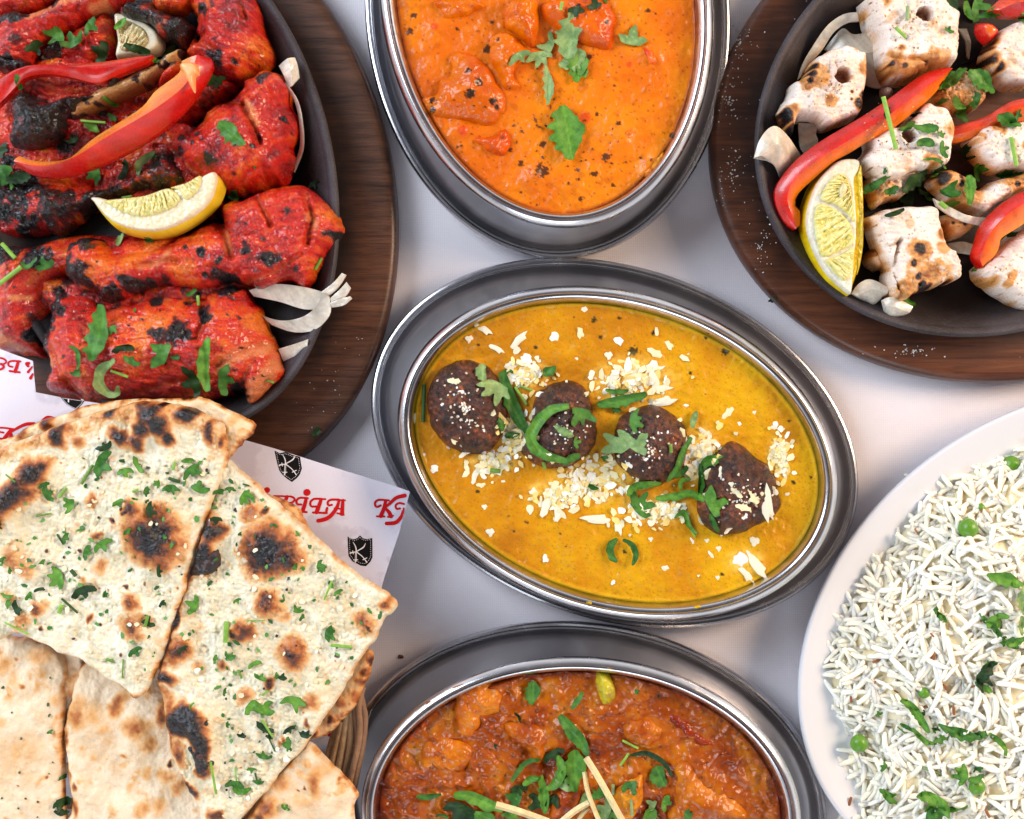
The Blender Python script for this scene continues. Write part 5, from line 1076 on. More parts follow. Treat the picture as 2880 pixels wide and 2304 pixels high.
naan(FD, [(300, 200), (440, 240), (440, 420), (400, 520), (350, 700), (300, 1250), (200, 1250), (200, 300)], .045, 'narrow strip of plain naan showing between the two plain breads at the lower left', 502, [(360, 450, 40, .45), (320, 780, 30, .6)], PB, thick=.004, mark='the narrow strip of plain naan')
naan(FD, [(440, 310), (400, 400), (370, 500), (338, 620), (332, 720), (348, 850), (362, 950), (378, 1060), (385, 1250), (1300, 1250), (1250, 900), (1000, 500), (820, 300), (600, 240)], .050, 'plain naan with soft brown spots in the lower left foreground', 503,
     [(420, 560, 70, .5, (1, 1.8, 10)), (630, 520, 60, .62, (.8, 1.6, 20)), (730, 640, 90, .46), (700, 620, 60, .4), (560, 660, 60, .35), (840, 590, 60, .6, (.8, 1.6, 0)), (790, 740, 60, .42), (490, 810, 36, .35), (480, 560, 90, .3), (790, 880, 50, .38), (740, 1090, 60, .42), (600, 1080, 60, .3), (395, 1060, 40, .6, (.8, 2, 0)), (345, 720, 30, .6, (.7, 4, 0)), (370, 900, 24, .55, (.7, 4, 0)), (400, 960, 20, .8), (690, 950, 40, .3), (910, 820, 24, 1), (670, 805, 26, .5), (890, 900, 60, .42), (940, 960, 60, .5), (840, 1060, 60, .38)], PB, edgebrown=.5, mark='the spotted plain naan', specks=.1, tan=.22)
naan(FD, [(-80, 165), (60, 172), (150, 176), (235, 210), (342, 285), (338, 500), (326, 800), (316, 1250), (-80, 1250)], .0505, 'plain pale naan with a torn slit at the left edge', 504,
     [(200, 430, 50, .3, (.5, 1.5, 10)), (230, 270, 80, .4, (1.6, .8, 0)), (30, 320, 90, .38), (110, 290, 24, .6), (90, 400, 60, .3), (210, 920, 40, .35, (.6, 1.6, 40)), (245, 900, 16, .7), (300, 500, 50, .3), (130, 420, 20, .6), (20, 600, 60, .3), (100, 760, 120, .22, (2, 1, 0)), (15, 250, 30, .4), (95, 945, 10, .7)], PB, edgebrown=.4, mark='the pale slit naan', specks=.1, tan=.22)
naan(FD, [(1180, 1250), (1330, 1090), (1400, 950), (1500, 850), (1580, 760), (1640, 735), (1720, 815), (1810, 905), (1888, 1000), (1862, 1070), (1800, 1250)], .053, 'plain naan corner with a straight cut edge at the bottom, beside the brown curry bowl', 505, [(1660, 940, 70, .55, (.8, 1.6, 0)), (1500, 930, 80, .4), (1420, 1060, 80, .62), (1380, 1120, 70, .7), (1600, 960, 12, .8), (1575, 975, 10, .8), (1600, 1040, 50, .25), (1700, 870, 60, .3)], PB, edgebrown=.42, mark='the cut corner naan', specks=.1, tan=.25, rough=2)
naan(FC, [(1370, 540), (1450, 555), (1520, 590), (1580, 630), (1640, 740), (1700, 810), (1600, 760), (1450, 640)], .054, 'thin brown naan crust peeping out beneath the right hand garlic naan', 506, [(1500, 600, 90, .5), (1600, 700, 70, .5)], ((196, 140, 84), (214, 164, 108)), thick=.003, edgebrown=.5, tan=.5)
naan(FC, [(-80, 300), (60, 240), (180, 170), (320, 120), (480, 68), (650, 44), (850, 38), (1000, 42), (1045, 26), (1100, 45), (1230, 108), (1344, 168), (1325, 222), (1285, 262), (1215, 345), (1150, 400), (900, 460), (200, 500), (-80, 500)], .056, 'thin naan layer folded beneath the upper garlic naan with its pale corner sticking out', 507, [(1200, 60, 60, .3), (1240, 160, 40, .3), (250, 160, 60, .8), (120, 220, 60, .7), (400, 95, 60, .5), (1170, 270, 40, .6, (.6, 2, -20))], ((222, 190, 144), (236, 212, 172)), thick=.0035, edgebrown=.5, mark='the pale naan corner', specks=.25, tan=.35)
naan(FC, [(1190, 370), (1260, 415), (1340, 478), (1420, 556), (1520, 640), (1640, 742), (1760, 860), (1880, 960), (2000, 1036), (2062, 1088), (2096, 1140), (2045, 1190), (2008, 1250), (1985, 1310), (1900, 1412), (1830, 1540), (1730, 1705), (1640, 1830), (1560, 1930), (1470, 2030), (1380, 2140), (1270, 2260), (1220, 2360), (1060, 2360), (1050, 2250), (1030, 2180), (980, 2100), (930, 1990), (890, 1880), (870, 1745), (850, 1610), (825, 1520), (840, 1440), (890, 1330), (900, 1250), (930, 1180), (960, 1080), (1000, 960), (1060, 780), (1110, 590)], .0600,
     'garlic naan triangle on the right with a burnt blister and a blackened fold', 508,
     [(1420, 840, 190, 1.05, (1, 1, 0)), (1530, 880, 110, .9), (1330, 790, 80, .55), (1330, 640, 80, .5), (1400, 640, 30, .9), (1120, 720, 90, 1.05), (1080, 860, 110, 1.2, (.8, 1.2, 20)), (1430, 1120, 95, .72), (1290, 1260, 85, .78), (1250, 1270, 26, 1.2), (1920, 1220, 90, .62), (1950, 1240, 30, 1), (2040, 1120, 50, .6), (1550, 1385, 105, .68, (1, 1.2, 0)), (1540, 1380, 40, .85), (1290, 1600, 70, .5), (1640, 1640, 66, .5), (945, 1370, 95, .68), (870, 1500, 80, 1.0, (1.4, .7, 10)), (890, 1640, 60, .6, (.8, 1.6, 0)), (990, 1740, 120, 1.5, (1.3, .9, 15)), (1060, 1830, 90, 1.5, (.8, 1.5, -20)), (1090, 1990, 60, .8), (960, 1900, 60, .7, (.8, 1.8, -20)), (1000, 2080, 50, 1.0, (.7, 2, -30)), (1430, 1530, 50, .8), (1180, 1450, 40, .6), (1130, 2245, 60, .8), (1510, 1830, 30, .6), (1480, 1850, 24, .6), (1500, 1200, 40, .4), (930, 1200, 60, 1.0, (.7, 1.6, 0)), (1060, 1450, 50, .4), (1620, 1755, 24, .7), (1630, 1900, 24, .6)],
     GB, garlic=1.0, edgebrown=.25, mark='the right hand garlic naan', tan=.14, specks=.4, darkedge=[([(1010, 980), (950, 1150), (900, 1330), (850, 1480), (880, 1700), (930, 1900)], 34, .42)])
naan(FC, [(-80, 345), (0, 300), (150, 238), (300, 186), (480, 124), (620, 84), (750, 54), (860, 60), (960, 76), (1080, 120), (1160, 158), (1182, 190), (1192, 250), (1200, 345), (1172, 440), (1125, 560), (1092, 650), (1042, 800), (992, 960), (962, 1080), (932, 1150), (902, 1240), (852, 1400), (800, 1530), (745, 1612), (700, 1625), (650, 1570), (560, 1520), (430, 1432), (330, 1396), (200, 1325), (60, 1280), (-80, 1260)], .0660,
     'garlic naan triangle on the left with a blistered crust along its upper edge', 509,
     [(310, 235, 75, 1.0, (.8, 1.2, -20)), (60, 560, 150, 1.0, (1.3, .62, -20)), (0, 620, 110, .9), (180, 430, 100, .95, (1.4, .8, -35)), (115, 485, 30, 1.2), (590, 130, 55, .9), (800, 120, 95, 1.15), (850, 170, 80, 1.2), (760, 200, 70, 1.0), (655, 250, 70, .95, (1.3, .8, 20)), (740, 270, 60, .8), (990, 120, 75, 1.0, (1.2, .8, 0)), (890, 240, 62, 1.0), (860, 70, 30, 1.2), (1110, 220, 55, .85, (.7, 1.6, 20)), (1165, 270, 30, .7, (.6, 2, 0)), (420, 260, 50, .5), (820, 760, 200, .98), (760, 700, 110, .75), (880, 850, 110, .8), (700, 610, 66, .8), (600, 700, 26, .9), (680, 630, 24, 1.2), (480, 570, 46, .55), (90, 870, 100, .46), (150, 950, 60, .5), (530, 760, 40, .7), (540, 930, 60, .4), (205, 1140, 62, .66), (700, 1110, 56, .62), (720, 1230, 105, .58), (760, 1290, 50, .6), (705, 1610, 40, .75), (470, 1200, 30, .6), (650, 1370, 16, 1.1), (230, 1250, 20, 1.3), (680, 1030, 16, 1.2), (780, 1020, 14, 1.2), (450, 1000, 30, .5), (550, 1215, 14, 1.2), (40, 1080, 60, .4), (120, 1210, 70, .4)],
     GB, garlic=1.0, edgebrown=.35, mark='the upper left garlic naan', darkedge=[([(0, 330), (150, 270), (480, 160), (700, 110), (960, 110), (1130, 190), (1160, 300)], 66, .33)], tan=.14, specks=.4, bub=.006)
# puffed crust roll, torn pocket and charred flap on the two garlic naans
relief('charred_flap', FC([(1000, 960), (1040, 850), (1090, 780), (1150, 830), (1160, 900), (1120, 960), (1040, 972)]), .0665, .003, M['dough'], edge=12, step=3, sheet=None, col=lambda x, y, d, z: np.c_[ramp(.5 + .5 * fbm(x, y, 30, 3, 4), [(0, (20, 15, 16)), (1, (58, 36, 32))]), np.full(len(x), .35)], disp=lambda x, y, d: .002 * fbm(x, y, 30, 3, 8), surf='bread', label='black charred dough flap in the gap between the two garlic naans', cat='naan', rough=4)
relief('charred_flap', FD([(905, 600), (960, 590), (1060, 612), (1112, 600), (1095, 680), (1060, 690), (1040, 760), (1100, 800), (1130, 850), (1080, 890), (1030, 890), (1010, 800), (985, 760), (1000, 700), (940, 680)]), .0668, .0035, M['dough'], edge=12, step=2.5, col=lambda x, y, d, z: np.c_[ramp(.5 + .5 * fbm(x, y, 20, 3, 4), [(0, (14, 14, 18)), (1, (44, 34, 36))]), np.full(len(x), .3)], disp=lambda x, y, d: .0016 * fbm(x, y, 18, 3, 8), surf='bread', label='black crumpled charred fold at the lower left of the right hand garlic naan', cat='naan', rough=4, blur=3)
relief('torn_blister', FC([(1240, 800), (1290, 740), (1370, 700), (1430, 740), (1445, 800), (1420, 870), (1350, 900), (1290, 920), (1250, 880)]), .0662, .0022, M['dough'], edge=20, step=2.5, col=lambda x, y, d, z: np.c_[ramp(.5 + .6 * fbm(x, y, 14, 3, 4), [(0, (196, 170, 136)), (1, (226, 208, 178))]), np.full(len(x), .5)], disp=lambda x, y, d: .0012 * fbm(x, y, 16, 3, 8) - .0016 * sst(4, 20, d), surf='bread', label='pale torn blister ringed with char on the right hand garlic naan', cat='naan', rough=4)

# ------------------------------------------------------------------ rice
RC = at(3060, 1830, 0)
rice_poly = [(2360, 1840)] 
RB = np.vstack([FM([(2200, 150), (1950, 345), (1700, 430), (1480, 570), (1180, 660), (1080, 860), (860, 1100), (850, 1250), (760, 1350), (650, 1540), (470, 1690)]), FN([(350, 250), (380, 400), (370, 590), (400, 800), (500, 950), (640, 1100), (520, 1210), (460, 1320), (560, 1450), (500, 1620), (560, 1800), (700, 1950)]), np.array([(2700, 2500), (3200, 2500), (3300, 1300), (3000, 1100)])])
def rice_h(x, y, d=None):
    D, _, _ = sdist(x, y, RB)
    return np.where(D > 0, .0105 + .030 * (1 - np.exp(-np.maximum(D, 0) / 190.)) + .003 * fbm(x, y, 110, 3, 71), .010)
relief('rice_heap', RB, .006, .001, M['rice'], edge=30, step=9, corner=True, tilt=lambda x, y: rice_h(x, y) - .0090, zr=.025, col=lambda x, y, d, z: np.c_[np.tile(s2l((244, 230, 194)), (len(x), 1)), np.full(len(x), .5)], surf='rice').update_tag()
rh = bpy.data.objects['rice_heap']; tag(rh, 'mass of white rice heaped on the porcelain plate', 'rice', kind='stuff')
def grain_mesh(bend, L=.0160, R=.00152, seg=8, rings=10):
    V = []
    for i in range(rings):
        t = [0, .018, .06, .16, .36, .64, .84, .94, .982, 1][i]; s = [.28, .55, .78, .93, 1, 1, .93, .78, .55, .28][i]
        for k in range(seg):
            a = 2 * math.pi * k / seg
            V.append(((t - .5) * L, R * s * math.cos(a) + bend * (4 * (t - .5) ** 2 - .5), R * .9 * s * math.sin(a)))
    Fq = [[i * seg + k, i * seg + (k + 1) % seg, (i + 1) * seg + (k + 1) % seg, (i + 1) * seg + k] for i in range(rings - 1) for k in range(seg)]
    return np.array(V), np.array(Fq), [list(range(seg))[::-1], [(rings - 1) * seg + k for k in range(seg)]]
GR = [grain_mesh(b) for b in (0.0, .0008, .0024, -.0013)]
rr = np.random.default_rng(11)
cand = []
tries = 0
while len(cand) < 2500 and tries < 60000:
    tries += 1
    x = rr.uniform(2300, 3010); y = rr.uniform(1200, 2420)
    cand.append((x, y))
cand = np.array(cand)
D, _, _ = sdist(cand[:, 0], cand[:, 1], RB)
ok = D > -4
cand = cand[ok]; D = D[ok]
keepm = rr.random(len(cand)) < np.clip(.45 + D / 60, 0, 1)
cand = cand[keepm]; D = D[keepm]
# visible pixel positions are taken at the grain's own height
hz_ = rice_h(cand[:, 0], cand[:, 1]); 
def rotm(yaw, pitch, roll):
    cy, sy, cp, sp, cr, sr = math.cos(yaw), math.sin(yaw), math.cos(pitch), math.sin(pitch), math.cos(roll), math.sin(roll)
    return np.array([[cy, -sy, 0], [sy, cy, 0], [0, 0, 1]]) @ np.array([[cp, 0, sp], [0, 1, 0], [-sp, 0, cp]]) @ np.array([[1, 0, 0], [0, cr, -sr], [0, sr, cr]])
kk = kz(.030)
allz = []
for i, (x, y) in enumerate(cand):
    lay = rr.random()
    z = max(.0118, hz_[i] - .0034 + .0052 * lay)
    allz.append((z, lay, x, y, 2.6 * float(fbm(np.array([x]), np.array([y]), 90, 2, 33)[0]) + 1.2 + rr.normal(0, .55) + (rr.random() < .25) * rr.uniform(0, 3.1), rr.normal(0, .15), rr.uniform(0, 6.28), rr.uniform(.72, 1.12), rr.integers(0, 4), rr.random()))
vis = [q for q in allz if q[2] < 2895 and q[3] < 2315]
vis.sort(key=lambda q: -q[1])
top300 = vis[:290]; tset = set(id(q) for q in top300)
gm = []
for i, (V, Fq, ex) in enumerate(GR):
    for j in range(2):
        C = np.ones((len(V), 4)); C[:, :3] = s2l([(249, 243, 222), (251, 247, 234)][j]); C[:, 3] = .32
        o_ = mk('rice_grain', V, (Fq, ex), M['rice'], C, origin=np.zeros(3), sharp=80)
        gm.append(o_.data); bpy.data.objects.remove(o_)
GRAINS = []
for q in top300:
    z, lay, x, y, yaw, pit, rol, s, ty, cr_ = q
    o_ = bpy.data.objects.new('rice_grain', gm[int(ty) * 2 + (cr_ > .5)])
    o_.location = ((x - 1440) * kk, -(y - 1152) * kk, z); o_.rotation_euler = (rol * .2, pit, yaw); o_.scale = (s, s, s)
    COL.objects.link(o_)
    o_['_px'] = [float(x), float(y)]; GRAINS.append(o_)
V_, F_, E_, C_ = [], [], [], []; nb = 0
for q in allz:
    if id(q) in tset: continue
    z, lay, x, y, yaw, pit, rol, s, ty, cr_ = q
    V, Fq, ex = GR[int(ty)]
    Vt = (V * s) @ rotm(yaw, pit, rol * .2).T + np.array([(x - 1440) * kk, -(y - 1152) * kk, z])
    V_.append(Vt); F_.append(Fq + nb); E_ += [[a + nb for a in e] for e in ex]; nb += len(V)
    C_.append(np.tile(np.r_[s2l((251, 245, 224)) * (.92 + .08 * cr_), .30], (len(V), 1)))
V_ = np.vstack(V_); F_ = np.vstack(F_)
o_ = mk('rice', V_, (F_, E_), M['rice'], np.vstack(C_), sharp=80, surf='rice')
tag(o_, 'dense layer of long white rice grains covering the plate', 'rice', kind='stuff')
MARK += [('rice', ph, fr([(a, b)])[0]) for ph, fr, a, b in [('the upper rice edge', FM, 1800, 700), ('the left rice edge', FN, 480, 700), ('the left rim pea', FN, 617, 1115), ('the upper pea', FM, 1555, 1030), ('the half buried pea', FN, 1260, 1060), ('the shiny lower pea', FN, 1560, 1460), ('the lower left rice', FN, 650, 1450), ('the central rice', FN, 1000, 500), ('the right hand rice', FN, 1800, 600)]]
# ------------------------------------------------------------------ lookups: where does a view ray meet what is already built
_bv = {}
def bvh(names):
    if names not in _bv:
        Vs, Fs = [], []; n = 0
        for t, V, F in SURF:
            if t in names or t == 'cloth':
                q, ex = (F if isinstance(F, tuple) else (F, []))
                Vs.append(V); Fs += (q + n).tolist() + [[a + n for a in e] for e in ex if len(e) < 8]; n += len(V)
        _bv[names] = BVHTree.FromPolygons(np.vstack(Vs).tolist(), Fs)
    return _bv[names]
ZN = {'top': ('top', 'bowl', 'tray'), 'mid': ('mid', 'bowl', 'tray'), 'bot': ('bot', 'bowl', 'tray'), 'grillL': ('grillL', 'pan', 'woodL'), 'grillR': ('grillR', 'pan', 'woodR'), 'bread': ('bread', 'paper'), 'rice': ('rice', 'plate'), 'woodL': ('woodL',), 'woodR': ('woodR',), 'cloth': ('cloth',), 'paper': ('paper',)}
CAMP = Vector((0, 0, H))
def hit(px, py, zone):
    d = (Vector(at(px, py, 0)) - CAMP).normalized()
    p, n, i, dist = bvh(ZN[zone]).ray_cast(CAMP, d)
    return np.array(p) if p is not None else at(px, py, .02)
def down(x, y, zone, z0=.2):
    p, n, i, dist = bvh(ZN[zone]).ray_cast(Vector((x, y, z0)), Vector((0, 0, -1)))
    return p.z if p is not None else 0.0
TONES = {'b': ((60, 112, 28), (98, 146, 50), 'bright green'), 'm': ((40, 90, 28), (76, 126, 46), 'mid green'), 'd': ((18, 44, 16), (36, 68, 24), 'dark green'), 'p': ((104, 136, 80), (138, 164, 102), 'pale green')}
def unit_poly(kind, rnd, aspect, curve):
    if kind == 'L':
        out = []
        nl = rnd.choice([3, 3, 3, 4]); cs = [(i - (nl - 1) / 2) * (2.05 / (nl - 1)) + rnd.uniform(-.08, .08) for i in range(nl)]; ls = [rnd.uniform(.42, .72) for _ in cs]
        if rnd.random() < .3: ls[rnd.randrange(nl)] = .1
        wd_ = .36 if nl == 3 else .27; f_ = rnd.uniform(15, 19)
        for i in range(76):
            th = -1.55 + 3.1 * i / 75
            r = .38 + max(l * math.exp(-((th - c) / wd_) ** 2 * .9) for c, l in zip(cs, ls)) + .055 * math.sin(th * f_) + .025 * rnd.uniform(-1, 1)
            out.append((r * math.cos(th) - .4, r * math.sin(th)))
        out.append((-.42, .04)); out.append((-.42, -.04))
        return np.array(out)
    if kind == 'B':
        up, lo = [], []; ph = rnd.uniform(0, 6)
        for i in range(25):
            t = i / 24
            w_ = math.sin(math.pi * min(1, t * .92 + .05)) ** .7
            up.append((t - .5, .5 * aspect * w_ * (1 + .24 * math.sin(t * 30 + ph) + .14 * rnd.uniform(-1, 1))))
            lo.append((t - .5, -.5 * aspect * w_ * (1 + .12 * rnd.uniform(-1, 1)) * (.7 + .3 * math.cos(t * 5 + ph))))
        P = np.array(up + lo[::-1])
        P[:, 1] += curve * (P[:, 0] ** 2)
        return P
    return None
HERBS = []
def leaf_mesh(P, zone, tone, rnd, curl=.0012, axis=None, fold=0.0, label=None, tag_phrase='leaf', big=True, nm='coriander_leaf', thick=.00018, smooth=True):
    c0 = P.mean(0); p = hit(c0[0], c0[1], zone); k = kz(p[2])
    step = 5.0 if np.ptp(P, axis=0).max() > 40 else 3.5
    x0, y0 = P.min(0) - step; x1, y1 = P.max(0) + step
    X, Y = np.meshgrid(np.arange(x0, x1 + step, step), np.arange(y0, y1 + step, step))
    D, QX, QY = sdist(X, Y, P)
    c = (D[:-1, :-1] + D[1:, :-1] + D[:-1, 1:] + D[1:, 1:]) / 4 > -.3
    if not c.any(): return None
    use = np.zeros(D.shape, int)
    use[:-1, :-1] += c; use[1:, :-1] += c; use[:-1, 1:] += c; use[1:, 1:] += c
    b = (use > 0) & (use < 4)
    X = np.where(b, QX, X); Y = np.where(b, QY, Y); D = np.where(b, 0, np.maximum(D, 0))
    kp = use > 0; ids = -np.ones(D.shape, int); ids[kp] = np.arange(kp.sum())
    x = X[kp]; y = Y[kp]; d = D[kp]
    wx = (x - 1440) * k; wy = -(y - 1152) * k
    zs = np.array([down(a, b_, zone, p[2] + .012) for a, b_ in zip(wx, wy)])
    zs = np.clip(zs, p[2] - .006, p[2] + .006)
    zl = np.maximum(zs, .45 * zs + .55 * (np.median(zs) + .0008)) + .0005 + (.0024 if zone == 'rice' else 0)
    u = (x - c0[0]) / max(np.ptp(P[:, 0]), 1); v = (y - c0[1]) / max(np.ptp(P[:, 1]), 1)
    a = rnd.uniform(0, 6.28); ph = rnd.uniform(0, 6)
    e = np.cos(a) * u + np.sin(a) * v
    z = zl + curl * (4 * e * e * rnd.uniform(.3, 1.1)) + curl * .45 * np.sin(9 * (np.cos(a + 1) * u + np.sin(a + 1) * v) + ph) * .5 + curl * .4
    if axis is not None:
        pd = polydist(x, y, axis); z = z + fold * sst(0, np.percentile(pd, 90) + 1, pd)
    t0, t1, _ = TONES[tone]
    n = rnd.uniform(.2, .75) + .6 * fbm(x, y, 16, 3, rnd.randint(0, 999))
    C = mixc(np.tile(s2l(t0), (len(x), 1)), s2l(t1), n)
    if big:
        if axis is None:
            base = P[-1] if len(P) else c0
            th = np.arctan2(y - base[1], x - base[0]); r = np.hypot(x - base[0], y - base[1])
            vein = np.exp(-(np.abs(np.sin(th * 5)) * r / 3.0) ** 2)
        else:
            vein = np.exp(-(polydist(x, y, axis) / 2.2) ** 2) + .5 * np.exp(-(np.abs(np.sin((x + y) * .16)) * 6) ** 2)
        C = mixc(C, s2l(t1) * 1.35, np.clip(vein, 0, 1) * .65)
    C = mixc(C, s2l(t0) * .75, sst(3, 0, d) * .35)
    C = np.c_[C, np.full(len(x), rnd.uniform(.42, .6))]
    V = np.stack([wx, wy, z], 1); n0 = len(V)
    A, B, Cc, Dd = ids[:-1, :-1][c], ids[:-1, 1:][c], ids[1:, 1:][c], ids[1:, :-1][c]
    Q = np.stack([A, Dd, Cc, B], 1)
    es = np.concatenate([Q[:, [0, 1]], Q[:, [1, 2]], Q[:, [2, 3]], Q[:, [3, 0]]])
    code = es[:, 0] * (n0 + 1) + es[:, 1]; rev = es[:, 1] * (n0 + 1) + es[:, 0]
    be = es[~np.isin(code, rev)]
    side = np.stack([be[:, 1], be[:, 0], be[:, 0] + n0, be[:, 1] + n0], 1)
    Vb = V.copy(); Vb[:, 2] -= thick
    o = mk(nm, np.vstack([V, Vb]), np.vstack([Q, Q[:, ::-1] + n0, side]), M['leaf'], np.vstack([C, C * np.array([1.15, 1.1, 1.1, 1])]), sharp=50)
    HERBS.append((o, zone, c0, tone, tag_phrase, float(np.ptp(P, axis=0).max())))
    return o
ZONE_OF = {'E': ('top', FE), 'K': ('mid', FK), 'L': ('bot', FL), 'A': ('grillL', FA), 'B': ('grillL', FB), 'F': ('grillR', FF), 'G': ('grillR', FG), 'M': ('rice', FM), 'N': ('rice', FN), 'C': ('bread', FC), 'D': ('bread', FD)}
_r = random.Random(77)
def herb(z, kind, *a, tone='m', w=None, curl=.0012, zone=None):
    zn, fr = ZONE_OF[z]; zn = zone or zn
    rnd = random.Random(_r.random())
    if kind == 'L':            # lobed leaf: x, y, size, rotation
        x, y, s, rot = a
        U = unit_poly('L', rnd, 1, 0) * s * .62
        t = math.radians(rot); R2 = np.array([[math.cos(t), math.sin(t)], [-math.sin(t), math.cos(t)]])
        P = fr([(x, y)])[0] + (U @ R2) * fr.s
        leaf_mesh(P, zn, tone, rnd, curl, label=None, tag_phrase='lobed leaf', big=s * fr.s > 40)
    elif kind == 'B':          # leaf blade between two points with width
        x1, y1, x2, y2, wd = a[:5]; cv = a[5] if len(a) > 5 else 0
        p1, p2 = fr([(x1, y1), (x2, y2)]); L = np.hypot(*(p2 - p1)); U = unit_poly('B', rnd, wd * fr.s / L, cv) * L
        e = (p2 - p1) / L; nn = np.array([-e[1], e[0]])
        P = (p1 + p2) / 2 + U[:, :1] * e + U[:, 1:] * nn
        ax = [(p1 + p2) / 2 + e * t * L + nn * cv * t * t * L for t in np.linspace(-.5, .5, 7)]
        leaf_mesh(P, zn, tone, rnd, curl, axis=ax, fold=.0010, tag_phrase='leaf blade', big=L > 40)
    elif kind == 'R':          # ribbon along points with width
        pts, wd = a
        p = resample(catmull(fr(pts), 6, False), 18); T = np.gradient(p, axis=0); T /= np.hypot(T[:, 0], T[:, 1])[:, None]; Nn = np.stack([-T[:, 1], T[:, 0]], 1)
        n = len(p); t = np.linspace(0, 1, n); q = wd * fr.s / 2 * np.clip(np.sin(np.pi * (t * .9 + .06)) ** .5, .2, 1)
        P = np.vstack([p + Nn * (q * (1 + .25 * np.array([rnd.uniform(-1, 1) for _ in range(n)])))[:, None], (p - Nn * q[:, None])[::-1]])
        leaf_mesh(P, zn, tone, rnd, curl * 1.3, axis=list(p[::3]), fold=.0008, tag_phrase='curled leaf strip', big=wd * fr.s > 18)
    elif kind == 'S':          # stem
        x1, y1, x2, y2, wd = a
        q = [fr([(x1 + (x2 - x1) * t, y1 + (y2 - y1) * t)])[0] for t in (0, .33, .66, 1)]
        hs = [hit(*v, zn) for v in q]; zt = max(h[2] for h in hs)
        rad = wd * fr.s * PX * .5
        pts = [at(v[0], v[1], zt + rad + .0003 * math.sin(i)) for i, v in enumerate(q)]
        o = tube('coriander_sprig', np.array(pts), rad, M['leaf'], {'m': (104, 140, 52), 'b': (128, 172, 70), 'd': (52, 84, 40), 'p': (138, 160, 110)}[tone], .4, n=8, seg=8)
        HERBS.append((o, zn, (q[0] + q[-1]) / 2, tone, 'stem piece', math.hypot(x2 - x1, y2 - y1) * fr.s))
h = herb
# orange curry
h('E', 'B', 1235, 100, 1190, 340, 180, tone='p', curl=.002); h('E', 'B', 1140, 370, 1290, 300, 120, tone='p'); h('E', 'B', 1260, 300, 1245, 470, 120, tone='b', curl=.002)
h('E', 'L', 920, 335, 125, 60, tone='p'); h('E', 'L', 1075, 255, 140, 200, tone='p'); h('E', 'L', 1040, 330, 150, 80, tone='p')
h('E', 'B', 1080, 370, 1090, 590, 62, .2, tone='p'); h('E', 'L', 1550, 215, 170, 280, tone='p'); h('E', 'B', 1165, 600, 1215, 905, 190, tone='b', curl=.0025)
h('E', 'L', 1345, 20, 120, 240, tone='d'); h('E', 'L', 1235, 65, 100, 90, tone='d'); h('E', 'S', 1160, 12, 1152, 58, 18, tone='b'); h('E', 'L', 1410, -2, 90, 10, tone='m'); h('E', 'B', 1255, 360, 1290, 440, 60, tone='b')
# yellow curry
for a in [('B', 510, 490, 515, 565, 62), ('L', 565, 605, 150, 120), ('L', 1105, 815, 175, 230), ('L', 1185, 830, 160, 300), ('B', 830, 770, 900, 790, 34)]: h('K', *a, tone='p')
h('K', 'R', [(595, 525), (620, 620), (660, 710), (700, 785)], 58, tone='m'); h('K', 'S', 650, 590, 700, 665, 12, tone='b'); h('K', 'S', 670, 585, 725, 605, 9, tone='b')
h('K', 'B', 770, 540, 822, 500, 50, tone='m'); h('K', 'R', [(1035, 602), (1080, 612), (1135, 605)], 22, tone='m'); h('K', 'R', [(1000, 665), (1080, 655), (1150, 640), (1210, 620)], 48, tone='m'); h('K', 'L', 1080, 690, 50, 90, tone='m')
h('K', 'R', [(880, 672), (800, 690), (735, 760), (720, 830), (790, 885), (875, 905)], 50, tone='b', curl=.002); h('K', 'L', 925, 715, 140, 100, tone='m', curl=.002); h('K', 'R', [(822, 755), (860, 785), (900, 800)], 32, tone='p'); h('K', 'L', 915, 825, 55, 0, tone='b'); h('K', 'R', [(855, 920), (890, 895), (930, 880)], 36, tone='m')
h('K', 'L', 1165, 735, 100, 10, tone='m'); h('K', 'R', [(1405, 765), (1410, 730), (1425, 692)], 28, tone='p'); h('K', 'R', [(1405, 805), (1370, 860), (1345, 930), (1300, 995)], 30, tone='m'); h('K', 'L', 1355, 955, 80, 240, tone='m'); h('K', 'R', [(1445, 945), (1470, 905), (1540, 895)], 40, tone='b', curl=.002)
h('K', 'R', [(1130, 1055), (1160, 1015), (1270, 1000)], 34, tone='b'); h('K', 'L', 1190, 1095, 140, 320, tone='m'); h('K', 'R', [(1250, 1065), (1340, 1055), (1400, 1045), (1480, 1085)], 36, tone='b'); h('K', 'R', [(1435, 1050), (1442, 980), (1438, 915)], 24, tone='m'); h('K', 'L', 1515, 1095, 150, 330, tone='b'); h('K', 'R', [(1355, 1030), (1360, 990), (1400, 985)], 22, tone='b')
h('K', 'R', [(1480, 1130), (1500, 1180), (1520, 1210)], 24, tone='m'); h('K', 'R', [(1330, 1150), (1370, 1120), (1390, 1180), (1425, 1215)], 22, tone='b'); h('K', 'S', 1360, 1120, 1420, 1230, 10, tone='b'); h('K', 'R', [(1085, 1235), (1055, 1270), (1060, 1310), (1085, 1335)], 34, tone='m'); h('K', 'R', [(1110, 1240), (1150, 1265), (1165, 1310), (1150, 1350)], 26, tone='m')
h('K', 'S', 262, 580, 258, 740, 16, tone='d'); h('K', 'S', 545, 945, 588, 950, 18, tone='m'); h('K', 'B', 962, 1010, 1008, 1022, 26, tone='m'); h('K', 'L', 1030, 895, 45, 80, tone='m'); h('K', 'S', 1315, 835, 1318, 870, 14, tone='m'); h('K', 'S', 772, 912, 778, 940, 14, tone='m'); h('K', 'B', 585, 720, 600, 780, 34, tone='m'); h('K', 'B', 605, 800, 672, 788, 30, tone='m'); h('K', 'L', 620, 525, 45, 100, tone='m')
